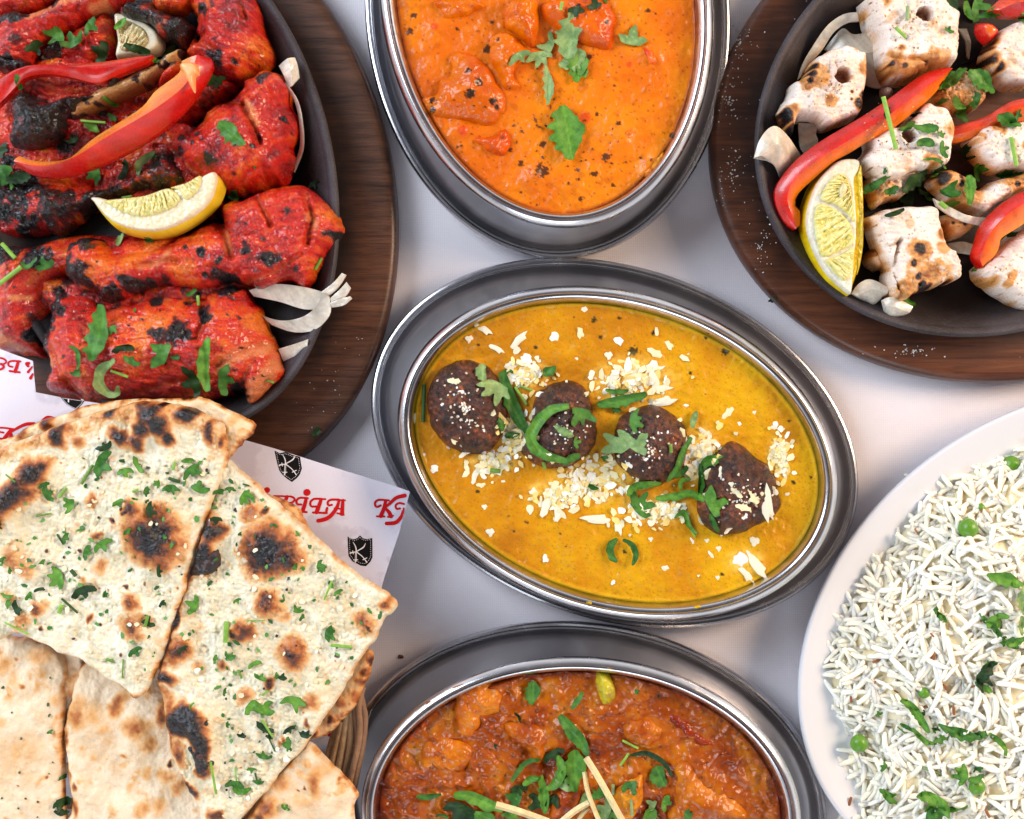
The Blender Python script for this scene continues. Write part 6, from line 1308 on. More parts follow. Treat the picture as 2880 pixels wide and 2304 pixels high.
# brown curry
h('L', 'R', [(950, 515), (1000, 580), (1050, 640), (1080, 700)], 62, tone='m'); h('L', 'B', 830, 355, 825, 465, 78, tone='m'); h('L', 'R', [(1060, 405), (1035, 445), (1005, 485)], 26, tone='m')
h('L', 'B', 1020, 675, 1030, 860, 110, tone='b', curl=.003); h('L', 'R', [(940, 700), (960, 760), (930, 830), (890, 850)], 46, tone='b', curl=.003); h('L', 'B', 870, 790, 885, 975, 52, tone='b', curl=.002); h('L', 'R', [(865, 710), (790, 735), (725, 820)], 26, tone='m')
h('L', 'L', 930, 700, 110, 60, tone='d'); h('L', 'L', 735, 900, 140, 200, tone='m'); h('L', 'R', [(460, 875), (530, 885), (610, 925), (690, 945)], 58, tone='b', curl=.002); h('L', 'R', [(285, 888), (340, 892), (405, 875)], 26, tone='m'); h('L', 'L', 490, 975, 190, 120, tone='d'); h('L', 'B', 560, 960, 650, 1020, 90, tone='b')
h('L', 'B', 1400, 750, 1440, 845, 100, tone='m'); h('L', 'R', [(1280, 700), (1350, 690), (1430, 730), (1475, 800)], 26, tone='d'); h('L', 'L', 1290, 850, 100, 80, tone='m'); h('L', 'S', 1245, 635, 1318, 672, 11, tone='b'); h('L', 'S', 1275, 695, 1235, 752, 12, tone='b'); h('L', 'L', 1380, 925, 80, 200, tone='p'); h('L', 'L', 1450, 920, 80, 20, tone='b'); h('L', 'B', 1335, 1010, 1400, 955, 70, tone='b')
h('L', 'R', [(780, 835), (830, 805), (870, 810)], 34, tone='b'); h('L', 'L', 975, 840, 85, 290, tone='p'); h('L', 'L', 1130, 880, 90, 250, tone='m'); h('L', 'L', 1160, 950, 120, 200, tone='p'); h('L', 'B', 1030, 960, 1085, 870, 60, tone='p'); h('L', 'L', 930, 920, 100, 60, tone='d'); h('L', 'S', 1285, 910, 1290, 985, 14, tone='p'); h('L', 'L', 840, 930, 130, 150, tone='d'); h('L', 'L', 770, 860, 90, 90, tone='d'); h('L', 'L', 1180, 985, 100, 100, tone='b'); h('L', 'L', 720, 990, 80, 100, tone='b')
h('L', 'L', 1310, 405, 36, 0, tone='m'); h('L', 'L', 1412, 425, 24, 0, tone='d'); h('L', 'L', 1550, 985, 70, 0, tone='m'); h('L', 'S', 1200, 840, 1203, 885, 16, tone='p'); h('L', 'R', [(740, 500), (760, 520), (772, 545)], 14, tone='d'); h('L', 'L', 400, 985, 60, 90, tone='m'); h('L', 'L', 655, 655, 36, 0, tone='d')
# tandoori skillet
h('B', 'B', 560, 560, 510, 860, 130, .3, tone='m', curl=.003); h('B', 'L', 590, 690, 80, 60, tone='m'); h('B', 'L', 660, 800, 120, 80, tone='d', curl=.004); h('B', 'L', 700, 850, 90, 300, tone='m', curl=.003); h('B', 'L', 850, 795, 190, 200, tone='m', curl=.0025); h('B', 'L', 930, 835, 60, 270, tone='m')
h('B', 'R', [(1120, 735), (1085, 830), (1080, 930), (1100, 1015)], 62, tone='b', curl=.002); h('B', 'L', 1015, 965, 150, 160, tone='d'); h('B', 'L', 1195, 955, 150, 10, tone='m'); h('B', 'R', [(650, 855), (560, 895), (530, 960), (560, 1020), (610, 1035), (630, 985)], 46, tone='p', curl=.003); h('B', 'S', 585, 905, 675, 938, 14, tone='b')
h('B', 'R', [(370, 775), (410, 800), (420, 860), (405, 900)], 26, tone='m'); h('B', 'L', 412, 920, 70, 270, tone='m'); h('B', 'B', 645, 180, 635, 255, 44, tone='p'); h('B', 'L', 790, 215, 70, 30, tone='m'); h('B', 'L', 235, 345, 115, 250, tone='m'); h('B', 'R', [(120, 330), (150, 365), (205, 310)], 24, tone='m'); h('B', 'S', 10, 235, 80, 312, 22, tone='b'); h('B', 'S', -20, 460, 112, 358, 24, tone='b')
h('B', 'S', 1042, 510, 1048, 562, 16, tone='b'); h('B', 'B', 985, 510, 1040, 475, 34, tone='m'); h('B', 'L', 715, 585, 30, 0, tone='m'); h('B', 'S', 1405, 958, 1445, 968, 12, tone='m'); h('B', 'S', 1660, 370, 1695, 310, 20, tone='m'); h('B', 'L', 1672, 1228, 70, 30, tone='d', zone='woodL')
h('A', 'B', 1330, 745, 1495, 880, 115, tone='m', curl=.002); h('A', 'L', 1315, 500, 130, 60, tone='d'); h('A', 'R', [(955, 930), (900, 965), (850, 1010), (870, 1080)], 42, tone='p', curl=.003); h('A', 'L', 935, 960, 60, 90, tone='m'); h('A', 'L', 350, 225, 170, 150, tone='m', curl=.003); h('A', 'L', 450, 250, 150, 240, tone='m', curl=.003); h('A', 'L', 560, 170, 140, 20, tone='m', curl=.003); h('A', 'L', 600, 310, 160, 200, tone='d'); h('A', 'R', [(700, 180), (740, 150), (770, 115)], 40, tone='b')
h('A', 'R', [(760, 280), (820, 300), (915, 320)], 46, tone='d'); h('A', 'R', [(920, 335), (990, 335), (1075, 285)], 38, tone='b'); h('A', 'L', 945, 370, 70, 280, tone='b'); h('A', 'L', 565, 1050, 180, 170, tone='m'); h('A', 'L', 750, 1030, 130, 190, tone='d'); h('A', 'L', 450, 850, 80, 250, tone='d'); h('A', 'B', 520, 740, 605, 800, 60, tone='b'); h('A', 'S', 490, 732, 640, 745, 16, tone='b'); h('A', 'B', 665, 690, 715, 745, 34, tone='m'); h('A', 'R', [(650, 600), (680, 630), (720, 640)], 24, tone='b')
h('A', 'L', 30, 1050, 180, 100, tone='m'); h('A', 'B', 40, 1090, 195, 1070, 80, tone='d'); h('A', 'L', 30, 915, 110, 20, tone='d'); h('A', 'L', 80, 1135, 50, 0, tone='b'); h('A', 'L', 1420, 1180, 110, 200, tone='m', curl=.002); h('A', 'L', 1905, 1120, 70, 60, tone='d'); h('A', 'S', 740, 1200, 800, 1190, 18, tone='m'); h('A', 'L', 1550, 1020, 30, 0, tone='m'); h('A', 'L', 140, 510, 90, 0, tone='m'); h('A', 'L', 230, 300, 120, 60, tone='d')
# right skillet
h('F', 'L', 1650, 25, 170, 160, tone='d'); h('F', 'L', 1840, 50, 190, 20, tone='m', curl=.003); h('F', 'R', [(1740, 20), (1760, 90), (1790, 150)], 50, tone='b'); h('F', 'R', [(1820, 130), (1900, 110), (2000, 90), (2090, 125)], 60, tone='m', curl=.002); h('F', 'L', 2130, 130, 110, 10, tone='m')
h('F', 'S', 1355, 45, 1352, 140, 26, tone='p'); h('F', 'S', 1270, 190, 1342, 258, 22, tone='b'); h('F', 'L', 1632, 210, 75, 300, tone='m'); h('F', 'B', 1755, 480, 1550, 630, 90, tone='m', curl=.003); h('F', 'B', 1770, 490, 1960, 630, 150, tone='m', curl=.004); h('F', 'L', 1900, 620, 130, 300, tone='m', curl=.003); h('F', 'R', [(1650, 690), (1700, 745), (1780, 840)], 60, tone='m', curl=.003); h('F', 'R', [(1660, 680), (1700, 730), (1760, 740)], 40, tone='b')
h('F', 'R', [(1830, 780), (1900, 790), (1965, 740), (1930, 680)], 36, tone='b', curl=.003); h('F', 'L', 1810, 700, 120, 180, tone='m', curl=.003); h('F', 'L', 1585, 700, 70, 250, tone='m'); h('F', 'S', 1187, 668, 1275, 1028, 30, tone='b'); h('F', 'L', 1212, 778, 85, 20, tone='d'); h('F', 'B', 1290, 900, 1400, 840, 60, tone='m'); h('F', 'B', 1385, 870, 1560, 900, 75, tone='m', curl=.002); h('F', 'L', 1585, 930, 80, 300, tone='m'); h('F', 'R', [(1405, 1000), (1470, 985), (1530, 1005)], 60, tone='m'); h('F', 'L', 1600, 1030, 120, 340, tone='m')
h('F', 'R', [(1430, 1115), (1520, 1105), (1600, 1140), (1610, 1185)], 18, tone='b'); h('F', 'B', 1945, 810, 2110, 880, 100, tone='m', curl=.002); h('F', 'L', 2110, 800, 75, 10, tone='m'); h('F', 'S', 2068, 945, 2105, 1145, 30, tone='b'); h('F', 'B', 1765, 980, 1790, 1100, 80, tone='d'); h('F', 'L', 1775, 1135, 90, 200, tone='m'); h('F', 'L', 1860, 1165, 150, 10, tone='b', curl=.002); h('F', 'B', 1975, 1200, 2150, 1170, 84, tone='m', curl=.002)
h('F', 'B', 1040, 1335, 1205, 1215, 66, tone='m', curl=.003); h('F', 'B', 1180, 1330, 1280, 1300, 70, tone='m', curl=.002); h('F', 'L', 1195, 1185, 44, 0, tone='m'); h('F', 'B', 1300, 1330, 1490, 1170, 90, tone='d', curl=.004); h('F', 'R', [(1480, 1145), (1530, 1170), (1545, 1210), (1500, 1235)], 40, tone='b', curl=.004); h('F', 'L', 1470, 1340, 150, 330, tone='b', curl=.003); h('F', 'L', 1340, 1380, 170, 190, tone='d', curl=.003); h('F', 'R', [(1190, 1490), (1260, 1475), (1330, 1440)], 36, tone='d'); h('F', 'L', 1630, 1310, 180, 300, tone='m', curl=.004); h('F', 'L', 1650, 1400, 110, 260, tone='b', curl=.002)
h('F', 'B', 1770, 1210, 1785, 1420, 100, tone='b', curl=.003); h('F', 'L', 1840, 1275, 70, 40, tone='m'); h('F', 'S', 1575, 1395, 1620, 1430, 34, tone='b'); h('G', 'R', [(1340, 955), (1345, 1010), (1400, 1020)], 46, tone='b'); h('G', 'L', 1795, 790, 44, 180, tone='b'); h('G', 'L', 2080, 530, 80, 20, tone='d'); h('F', 'L', 1400, 800, 60, 90, tone='d'); h('F', 'L', 1250, 1400, 90, 60, tone='d')
h('G', 'L', 422, 763, 30, 0, tone='d', zone='woodR'); h('G', 'L', 425, 990, 50, 60, tone='d', zone='woodR')
# rice
h('M', 'B', 1700, 1405, 1990, 1490, 120, tone='b', curl=.002); h('M', 'B', 1975, 1500, 2010, 1760, 110, tone='p', curl=.002); h('N', 'B', 1200, 25, 1290, 130, 62, tone='m'); h('N', 'L', 1700, 120, 170, 60, tone='b', curl=.003); h('N', 'R', [(1560, 60), (1620, 130), (1700, 210), (1740, 330)], 46, tone='m', curl=.002); h('N', 'L', 1800, 290, 150, 300, tone='m', curl=.003); h('N', 'R', [(1780, 320), (1860, 290), (1920, 240)], 60, tone='b'); h('N', 'B', 1890, 80, 1900, 240, 60, tone='p')
h('N', 'L', 1625, 570, 240, 20, tone='d', curl=.004); h('N', 'B', 1510, 600, 1660, 690, 60, tone='b'); h('N', 'L', 1640, 480, 130, 60, tone='b', curl=.002); h('N', 'R', [(925, 745), (1010, 800), (1080, 890), (1150, 1010)], 66, tone='b', curl=.002); h('N', 'R', [(935, 950), (985, 975), (1035, 1005)], 34, tone='m'); h('N', 'R', [(1035, 985), (1090, 1050), (1150, 1095), (1235, 1110)], 42, tone='b', curl=.002); h('N', 'B', 1230, 960, 1560, 1070, 100, -.2, tone='m', curl=.004); h('N', 'L', 1200, 990, 100, 100, tone='m', curl=.003)
h('N', 'L', 1580, 1030, 130, 80, tone='m', curl=.003); h('N', 'R', [(1620, 1010), (1700, 1070), (1755, 1130), (1750, 1190)], 46, tone='b', curl=.002); h('N', 'L', 1400, 1335, 190, 190, tone='b', curl=.003); h('N', 'R', [(1470, 1390), (1540, 1390), (1590, 1340)], 56, tone='m', curl=.002); h('N', 'S', 1128, 1310, 1278, 1362, 26, tone='p'); h('N', 'L', 845, 1530, 150, 320, tone='b'); h('N', 'B', 770, 1470, 920, 1590, 60, tone='b'); h('N', 'L', 1200, 1580, 270, 120, tone='b', curl=.004); h('N', 'B', 1140, 1720, 1260, 1600, 130, tone='m', curl=.003); h('N', 'R', [(1290, 1620), (1370, 1620), (1450, 1580)], 40, tone='b')
h('N', 'L', 800, 1295, 80, 200, tone='m'); h('N', 'L', 765, 870, 70, 250, tone='m'); h('N', 'S', 925, 985, 985, 1035, 12, tone='m'); h('N', 'L', 1115, 860, 60, 180, tone='d'); h('M', 'L', 1270, 1705, 60, 200, tone='m'); h('N', 'L', 1505, 190, 26, 0, tone='m'); h('N', 'L', 1550, 1310, 80, 60, tone='m'); h('N', 'S', 1490, 300, 1510, 285, 14, tone='m'); h('N', 'L', 900, 1042, 36, 0, tone='m')
# naan: larger leaves and stems
for a in [(545, 390, 150, 20), (660, 430, 90, 80), (740, 390, 90, 330), (1030, 420, 130, 60), (1050, 500, 120, 300), (905, 515, 90, 90), (470, 845, 90, 20), (550, 810, 100, 60), (450, 1060, 130, 70), (300, 985, 150, 160), (555, 290, 90, 250), (260, 540, 90, 330), (370, 590, 110, 190), (100, 1140, 100, 340), (780, 525, 60, 10), (830, 485, 66, 180), (630, 590, 70, 60), (1020, 1125, 110, 200), (1300, 560, 110, 30), (780, 1210, 90, 300), (720, 1370, 80, 60), (215, 1050, 60, 80), (160, 1080, 60, 30), (1790, 1060, 60, 60), (1690, 920, 70, 10), (1740, 1280, 100, 10), (1700, 940, 60, 60), (860, 1120, 50, 30), (1000, 370, 70, 90), (240, 500, 70, 60), (1570, 1150, 70, 280), (1600, 1190, 50, 30), (845, 950, 60, 0), (800, 630, 90, 350), (680, 740, 60, 60), (1215, 520, 60, 90), (1165, 530, 60, 70), (1145, 680, 70, 100), (0, 710, 60, 0), (20, 890, 60, 60), (45, 1075, 70, 280), (50, 1120, 60, 10), (1560, 930, 50, 20), (1255, 1105, 50, 60), (560, 1070, 50, 10), (60, 945, 36, 0), (230, 905, 50, 40), (350, 775, 60, 20)]:
    h('C', 'L', *a, tone=_r.choice('mmbdb'), curl=.0015)
for a in [(1345, 320, 80, 60), (1380, 380, 70, 290), (1340, 540, 130, 40), (1400, 545, 120, 300), (1550, 520, 150, 100), (1400, 640, 110, 300), (1420, 690, 60, 300), (1510, 740, 100, 200), (1530, 660, 70, 60), (1610, 680, 80, 280), (1400, 790, 90, 280), (1210, 275, 80, 270), (1240, 950, 90, 90), (1275, 970, 110, 270), (1145, 280, 60, 30), (1490, 380, 60, 290), (1465, 370, 50, 10), (1190, 460, 40, 10), (1015, 535, 40, 30), (1330, 870, 60, 90), (1365, 930, 60, 280), (1205, 630, 40, 0), (1280, 685, 50, 280), (345, 1040, 110, 80), (340, 905, 40, 60), (1510, 1065, 60, 300), (270, 670, 40, 60), (330, 1090, 70, 280), (970, 235, 60, 60)]:
    h('D', 'L', *a, tone=_r.choice('mmbdb'), curl=.0015)
for z, a in [('C', (890, 460, 950, 480, 16)), ('C', (335, 810, 300, 755, 9)), ('C', (190, 660, 270, 645, 9)), ('C', (490, 390, 430, 490, 15)), ('C', (310, 560, 350, 510, 15)), ('C', (325, 1095, 410, 1170, 12)), ('C', (400, 975, 375, 945, 20)), ('C', (325, 1125, 312, 1170, 22)), ('C', (30, 440, 80, 480, 8)), ('C', (1280, 490, 1315, 500, 8)), ('C', (1750, 1000, 1710, 1100, 10)), ('C', (910, 415, 925, 375, 14)), ('C', (700, 530, 730, 520, 12)), ('D', (25, 95, 150, 158, 9)), ('D', (1255, 345, 1275, 390, 12)), ('D', (1745, 215, 1855, 225, 16)), ('D', (1195, 90, 1190, 200, 26)), ('D', (1380, 480, 1415, 455, 10)), ('D', (1240, 860, 1250, 960, 8)), ('D', (1380, 610, 1440, 700, 12)), ('D', (650, 290, 645, 390, 8)), ('D', (1345, 890, 1360, 950, 10)), ('D', (1300, 85, 1400, 85, 6)), ('D', (765, 115, 780, 60, 16)), ('D', (560, 290, 600, 300, 14)), ('D', (1415, 700, 1450, 775, 8)), ('D', (1110, 830, 1140, 1000, 12)), ('D', (1490, 1050, 1515, 1085, 12))]:
    h(z, 'S', *a, tone=_r.choice('mbbd'))

# ------------------------------------------------------------------ labels for every leaf and stem
ORD = ['first', 'second', 'third', 'fourth', 'fifth', 'sixth', 'seventh', 'eighth', 'ninth', 'tenth', 'eleventh', 'twelfth']
WHERE = {'top': 'in the orange curry', 'mid': 'in the yellow curry', 'bot': 'in the brown curry', 'grillL': 'in the red chicken skillet', 'grillR': 'in the white chicken skillet', 'rice': 'on the rice', 'bread': 'on the bread', 'woodL': 'on the board', 'woodR': 'on the board'}
CATS = {'stem piece': 'coriander stem'}
def near(zone, c):
    L = [(np.hypot(*(m[2] - c)), m) for m in MARK if m[0] == zone and m[1]]
    if not L: return None, None
    d, m = min(L, key=lambda q: q[0]); v = c - m[2]
    if d < 55: return m[1], 'on the middle of'
    a = ''
    if abs(v[1]) > .4 * abs(v[0]): a += 'upper ' if v[1] < 0 else 'lower '
    if abs(v[0]) > .4 * abs(v[1]): a += 'left' if v[0] < 0 else 'right'
    a = a.strip() or 'side'
    if a in ('upper', 'lower'): rel = ('at the top of' if a == 'upper' else 'at the bottom of') if d < 150 else ('above' if a == 'upper' else 'below')
    elif a in ('left', 'right'): rel = f'{a} of'
    else: rel = f'{a} of'
    return m[1], rel
def label_all(items, group_of, catf):
    from collections import defaultdict
    by = defaultdict(list)
    for it in items:
        o, zone, c, tone, phr, size = it
        mk_, rel = near(zone, c)
        t = TONES[tone][2] + ' ' if tone in TONES else (tone + ' ' if tone else '')
        wh = WHERE.get(zone, '')
        base = f'{t}{phr} {rel} {mk_}' if mk_ else f'{t}{phr} {wh}'
        by[base].append(it)
    for base, L in by.items():
        L.sort(key=lambda it: it[2][0])
        for i, it in enumerate(L):
            if len(L) == 1: lb = base
            elif len(L) == 2: lb = ('left hand ' if i == 0 else 'right hand ') + base
            else: lb = (ORD[i] if i < len(ORD) else 'far') + ' ' + base
            while len(lb.split()) > 16 and ' the ' in lb: lb = lb.replace(' the ', ' ', 1)
            tag(it[0], lb, catf(it), group_of(it))
label_all(HERBS, lambda it: {'stem piece': 'coriander stems '}.get(it[4], 'coriander leaves ') + WHERE.get(it[1], ''), lambda it: 'coriander stem' if 'stem' in it[4] else 'coriander leaf')

# ------------------------------------------------------------------ chopped herb bits on the naan, too small to part
def bits(n, region, zone, smin, smax, cols, seed, mat, nm, label, cat, group=None, stuff=True, thick=.0006, elong=1.6, lift=.0003, holes=None, rough=.45):
    rg = np.random.default_rng(seed); V = []; Fq = []; ex = []; C = []; base = 0
    made = 0; tr = 0
    while made < n and tr < n * 12:
        tr += 1
        x, y = region(rg)
        if x is None: continue
        p = hit(x, y, zone); k = kz(p[2])
        s = rg.uniform(smin, smax) * k * .5; m_ = rg.integers(5, 9); a0 = rg.uniform(0, 6.28); yaw = rg.uniform(0, 6.28); el = rg.uniform(1, elong)
        tx, ty = rg.normal(0, .25, 2)
        P = []
        for i in range(m_):
            a = a0 + 2 * math.pi * i / m_; r = s * rg.uniform(.65, 1.15)
            u, v = r * math.cos(a) * el, r * math.sin(a)
            P.append((u * math.cos(yaw) - v * math.sin(yaw), u * math.sin(yaw) + v * math.cos(yaw)))
        top = [(p[0] + u, p[1] + v, p[2] + lift + thick + abs(tx) * s * .3 + tx * u + ty * v) for u, v in P]
        bot = [(a, b, c - thick) for a, b, c in top]
        V += top + bot
        ex.append([base + i for i in range(m_)]); ex.append([base + m_ + i for i in range(m_)][::-1])
        for i in range(m_): Fq.append([base + (i + 1) % m_, base + i, base + m_ + i, base + m_ + (i + 1) % m_])
        c = s2l(cols[rg.integers(0, len(cols))]) * rg.uniform(.85, 1.15)
        C += [np.r_[c, rough]] * (2 * m_); base += 2 * m_; made += 1
    o = mk(nm, np.array(V), (np.array(Fq), ex), mat, np.array(C), smooth=False)
    tag(o, label, cat, group, 'stuff' if stuff else None)
    return o
def poly_region(fr, poly):
    P = fr(poly); x0, y0 = P.min(0); x1, y1 = P.max(0)
    def f(rg):
        x, y = rg.uniform(x0, x1), rg.uniform(y0, y1)
        D, _, _ = sdist(np.array([x]), np.array([y]), P)
        return (x, y) if D[0] > 0 and y < 2330 and x > -20 else (None, None)
    return f
def ell_region(fr, L):
    def f(rg):
        cx, cy, rx, ry = L[rg.integers(0, len(L))]; a = rg.uniform(0, 6.28); r = abs(rg.normal(0, .55))
        q = fr([(cx + rx * r * math.cos(a), cy + ry * r * math.sin(a))])[0]; return q[0], q[1]
    return f
N1P = [(0, 700), (200, 520), (430, 330), (900, 330), (1150, 340), (1100, 560), (1000, 900), (900, 1200), (760, 1560), (640, 1520), (430, 1390), (200, 1280), (0, 1230)]
N2P = [(1180, 420), (1400, 580), (1800, 960), (2040, 1140), (1900, 1380), (1640, 1780), (1270, 2250), (1150, 2250), (1150, 1700), (900, 1400), (1000, 1000)]
GRN = [(52, 108, 44), (78, 138, 58), (44, 92, 40), (104, 156, 78)]
bits(80, poly_region(FC, N1P), 'bread', 5, 13, GRN, 1, M['leaf'], 'chopped_coriander', 'tiny green coriander bits scattered over the upper left garlic naan', 'chopped coriander', thick=.0003, elong=2.4)
bits(90, poly_region(FC, N2P), 'bread', 5, 13, GRN, 2, M['leaf'], 'chopped_coriander', 'tiny green coriander bits scattered over the right hand garlic naan', 'chopped coriander', thick=.0003, elong=2.4)
bits(60, poly_region(FC, N1P), 'bread', 7, 17, [(226, 214, 178), (220, 206, 164), (232, 224, 194)], 3, M['cheese'], 'minced_garlic', 'pale minced garlic baked onto the upper left garlic naan', 'minced garlic', thick=.0005)
bits(60, poly_region(FC, N2P), 'bread', 7, 17, [(230, 220, 188), (224, 210, 170), (238, 232, 210)], 4, M['cheese'], 'minced_garlic', 'pale minced garlic baked onto the right hand garlic naan', 'minced garlic', thick=.0005)
bits(16, poly_region(FC, N1P), 'bread', 5, 14, [(26, 18, 18), (84, 42, 20)], 5, M['dough'], 'char_flakes', 'little black and brown char flakes on the upper left garlic naan', 'char flakes', thick=.0004)
bits(16, poly_region(FC, N2P), 'bread', 5, 14, [(26, 18, 18), (84, 42, 20)], 6, M['dough'], 'char_flakes', 'little black and brown char flakes on the right hand garlic naan', 'char flakes', thick=.0004)
bits(14, poly_region(FD, [(0, 250), (320, 320), (310, 1130), (0, 1130)]), 'bread', 4, 9, [(90, 50, 24), (60, 80, 30)], 7, M['dough'], 'char_flakes', 'few dark crumbs on the pale slit naan', 'crumbs', thick=.0003)
bits(45, ell_region(FE, [(1000, 700, 700, 400), (1300, 900, 400, 200)]), 'top', 3, 8, [(110, 56, 20), (84, 46, 20)], 8, M['leaf'], 'herb_flecks', 'fine dark herb flecks floating in the orange curry', 'herb flecks', thick=.0002, elong=2.5)
bits(110, ell_region(FF, [(1350, 250, 250, 200), (850, 600, 160, 200), (1350, 1000, 250, 160), (1150, 850, 300, 200)]), 'grillR', 2, 5, [(50, 30, 22), (150, 96, 50), (220, 190, 140)], 9, M['dough'], 'spice_specks', 'tiny spice specks on the white chicken and pepper strip', 'spice specks', thick=.0002)
bits(240, ell_region(FF, [(200, 300, 160, 300), (120, 700, 90, 300), (140, 1200, 120, 300), (330, 1700, 120, 200), (1400, 2420, 200, 60)]), 'woodR', 1.6, 5, [(210, 205, 200), (190, 180, 170)], 10, M['cheese'], 'salt_specks', 'white salt specks on the reddish brown board', 'salt specks', thick=.0002)
bits(40, poly_region(FB, [(1700, 700), (2000, 700), (1800, 1150), (1600, 1250), (1500, 1150)]), 'woodL', 1.5, 4, [(200, 190, 180), (120, 60, 30)], 12, M['cheese'], 'salt_specks', 'few pale specks on the dark brown board', 'salt specks', thick=.0002)

# ------------------------------------------------------------------ grated cheese on the yellow curry: flakes as things, crumbs as stuff
rg = np.random.default_rng(21)
FSC = .8
fm = []
CH = [(232, 224, 200), (240, 236, 224), (236, 222, 178)]
for v in range(9):
    m_ = 11; el = [1.0, 1.3, 1.8, 2.6, 1.2, 1.5, 3.6, 1.1, 2.0][v]
    P = []
    for i in range(m_):
        a = 2 * math.pi * i / m_; r = .5 * rg.uniform(.6, 1.2); P.append((r * math.cos(a) * math.sqrt(el), r * math.sin(a) / math.sqrt(el)))
    bend = rg.uniform(-.12, .2)
    top = [(u, w_, .10 + bend * u * u) for u, w_ in P] ; top.append((0, 0, .16)); ins = [(u * .6, w_ * .6, .15 + bend * u * u * .4 + rg.uniform(-.03, .03)) for u, w_ in P]
    bot = [(u, w_, -.04 + bend * u * u) for u, w_ in P]
    V = np.array(top + ins + bot); q = []; ex = []
    for i in range(m_):
        j = (i + 1) % m_; q.append([i, j, m_ + 1 + j, m_ + 1 + i]); ex.append([m_ + 1 + i, m_ + 1 + j, m_]); q.append([j, i, 2 * m_ + 1 + i, 2 * m_ + 1 + j])
    ex.append([2 * m_ + 1 + i for i in range(m_)][::-1])
    C = np.ones((len(V), 4)); C[:, :3] = s2l(CH[v % 3]); C[:, 3] = .5
    o_ = mk('cheese_flake', V, (np.array(q), ex), M['cheese'], C, origin=np.zeros(3), sharp=35); fm.append(o_.data); bpy.data.objects.remove(o_)
FLAKES = []
def flake(px, py, size, var=None, yaw=None, sz=1.0, zone='mid', tilt=.25):
    v = int(rg.integers(0, 9)) if var is None else var
    p = hit(px, py, zone); s = size * kz(p[2])
    o = bpy.data.objects.new('cheese_flake', fm[v]); size = size * FSC; s = s * FSC; COL.objects.link(o)
    o.location = (p[0], p[1], p[2] - .0002); o.scale = (s, s, s * sz * .8); o.rotation_euler = (rg.normal(0, tilt), rg.normal(0, tilt), rg.uniform(0, 6.28) if yaw is None else yaw)
    FLAKES.append((o, px, py, size)); return o
def cluster(cx, cy, rx, ry, n, smin, smax, ang=0):
    c = FK([(cx, cy)])[0]
    for _ in range(n):
        a = rg.uniform(0, 6.28); r = math.sqrt(rg.random()); u = rx * r * math.cos(a); v = ry * r * math.sin(a)
        t = math.radians(ang); flake(c[0] + (u * math.cos(t) - v * math.sin(t)) * FK.s, c[1] + (u * math.sin(t) + v * math.cos(t)) * FK.s, rg.uniform(smin, smax) * FK.s)
cluster(650, 790, 55, 80, 20, 22, 56); cluster(690, 520, 70, 50, 14, 26, 66); cluster(1180, 520, 80, 75, 16, 28, 76); cluster(1040, 570, 60, 50, 8, 22, 56); cluster(1280, 590, 50, 60, 7, 26, 66)
cluster(980, 960, 100, 80, 24, 24, 66, -20); cluster(1440, 880, 55, 110, 26, 24, 66, 15); cluster(1270, 1120, 130, 50, 24, 22, 66, 10); cluster(1640, 1070, 75, 50, 9, 22, 66); cluster(880, 1010, 110, 55, 14, 22, 56, -15); cluster(800, 1060, 90, 50, 10, 20, 50); cluster(560, 900, 80, 45, 12, 20, 46); cluster(1780, 880, 30, 60, 8, 20, 46)
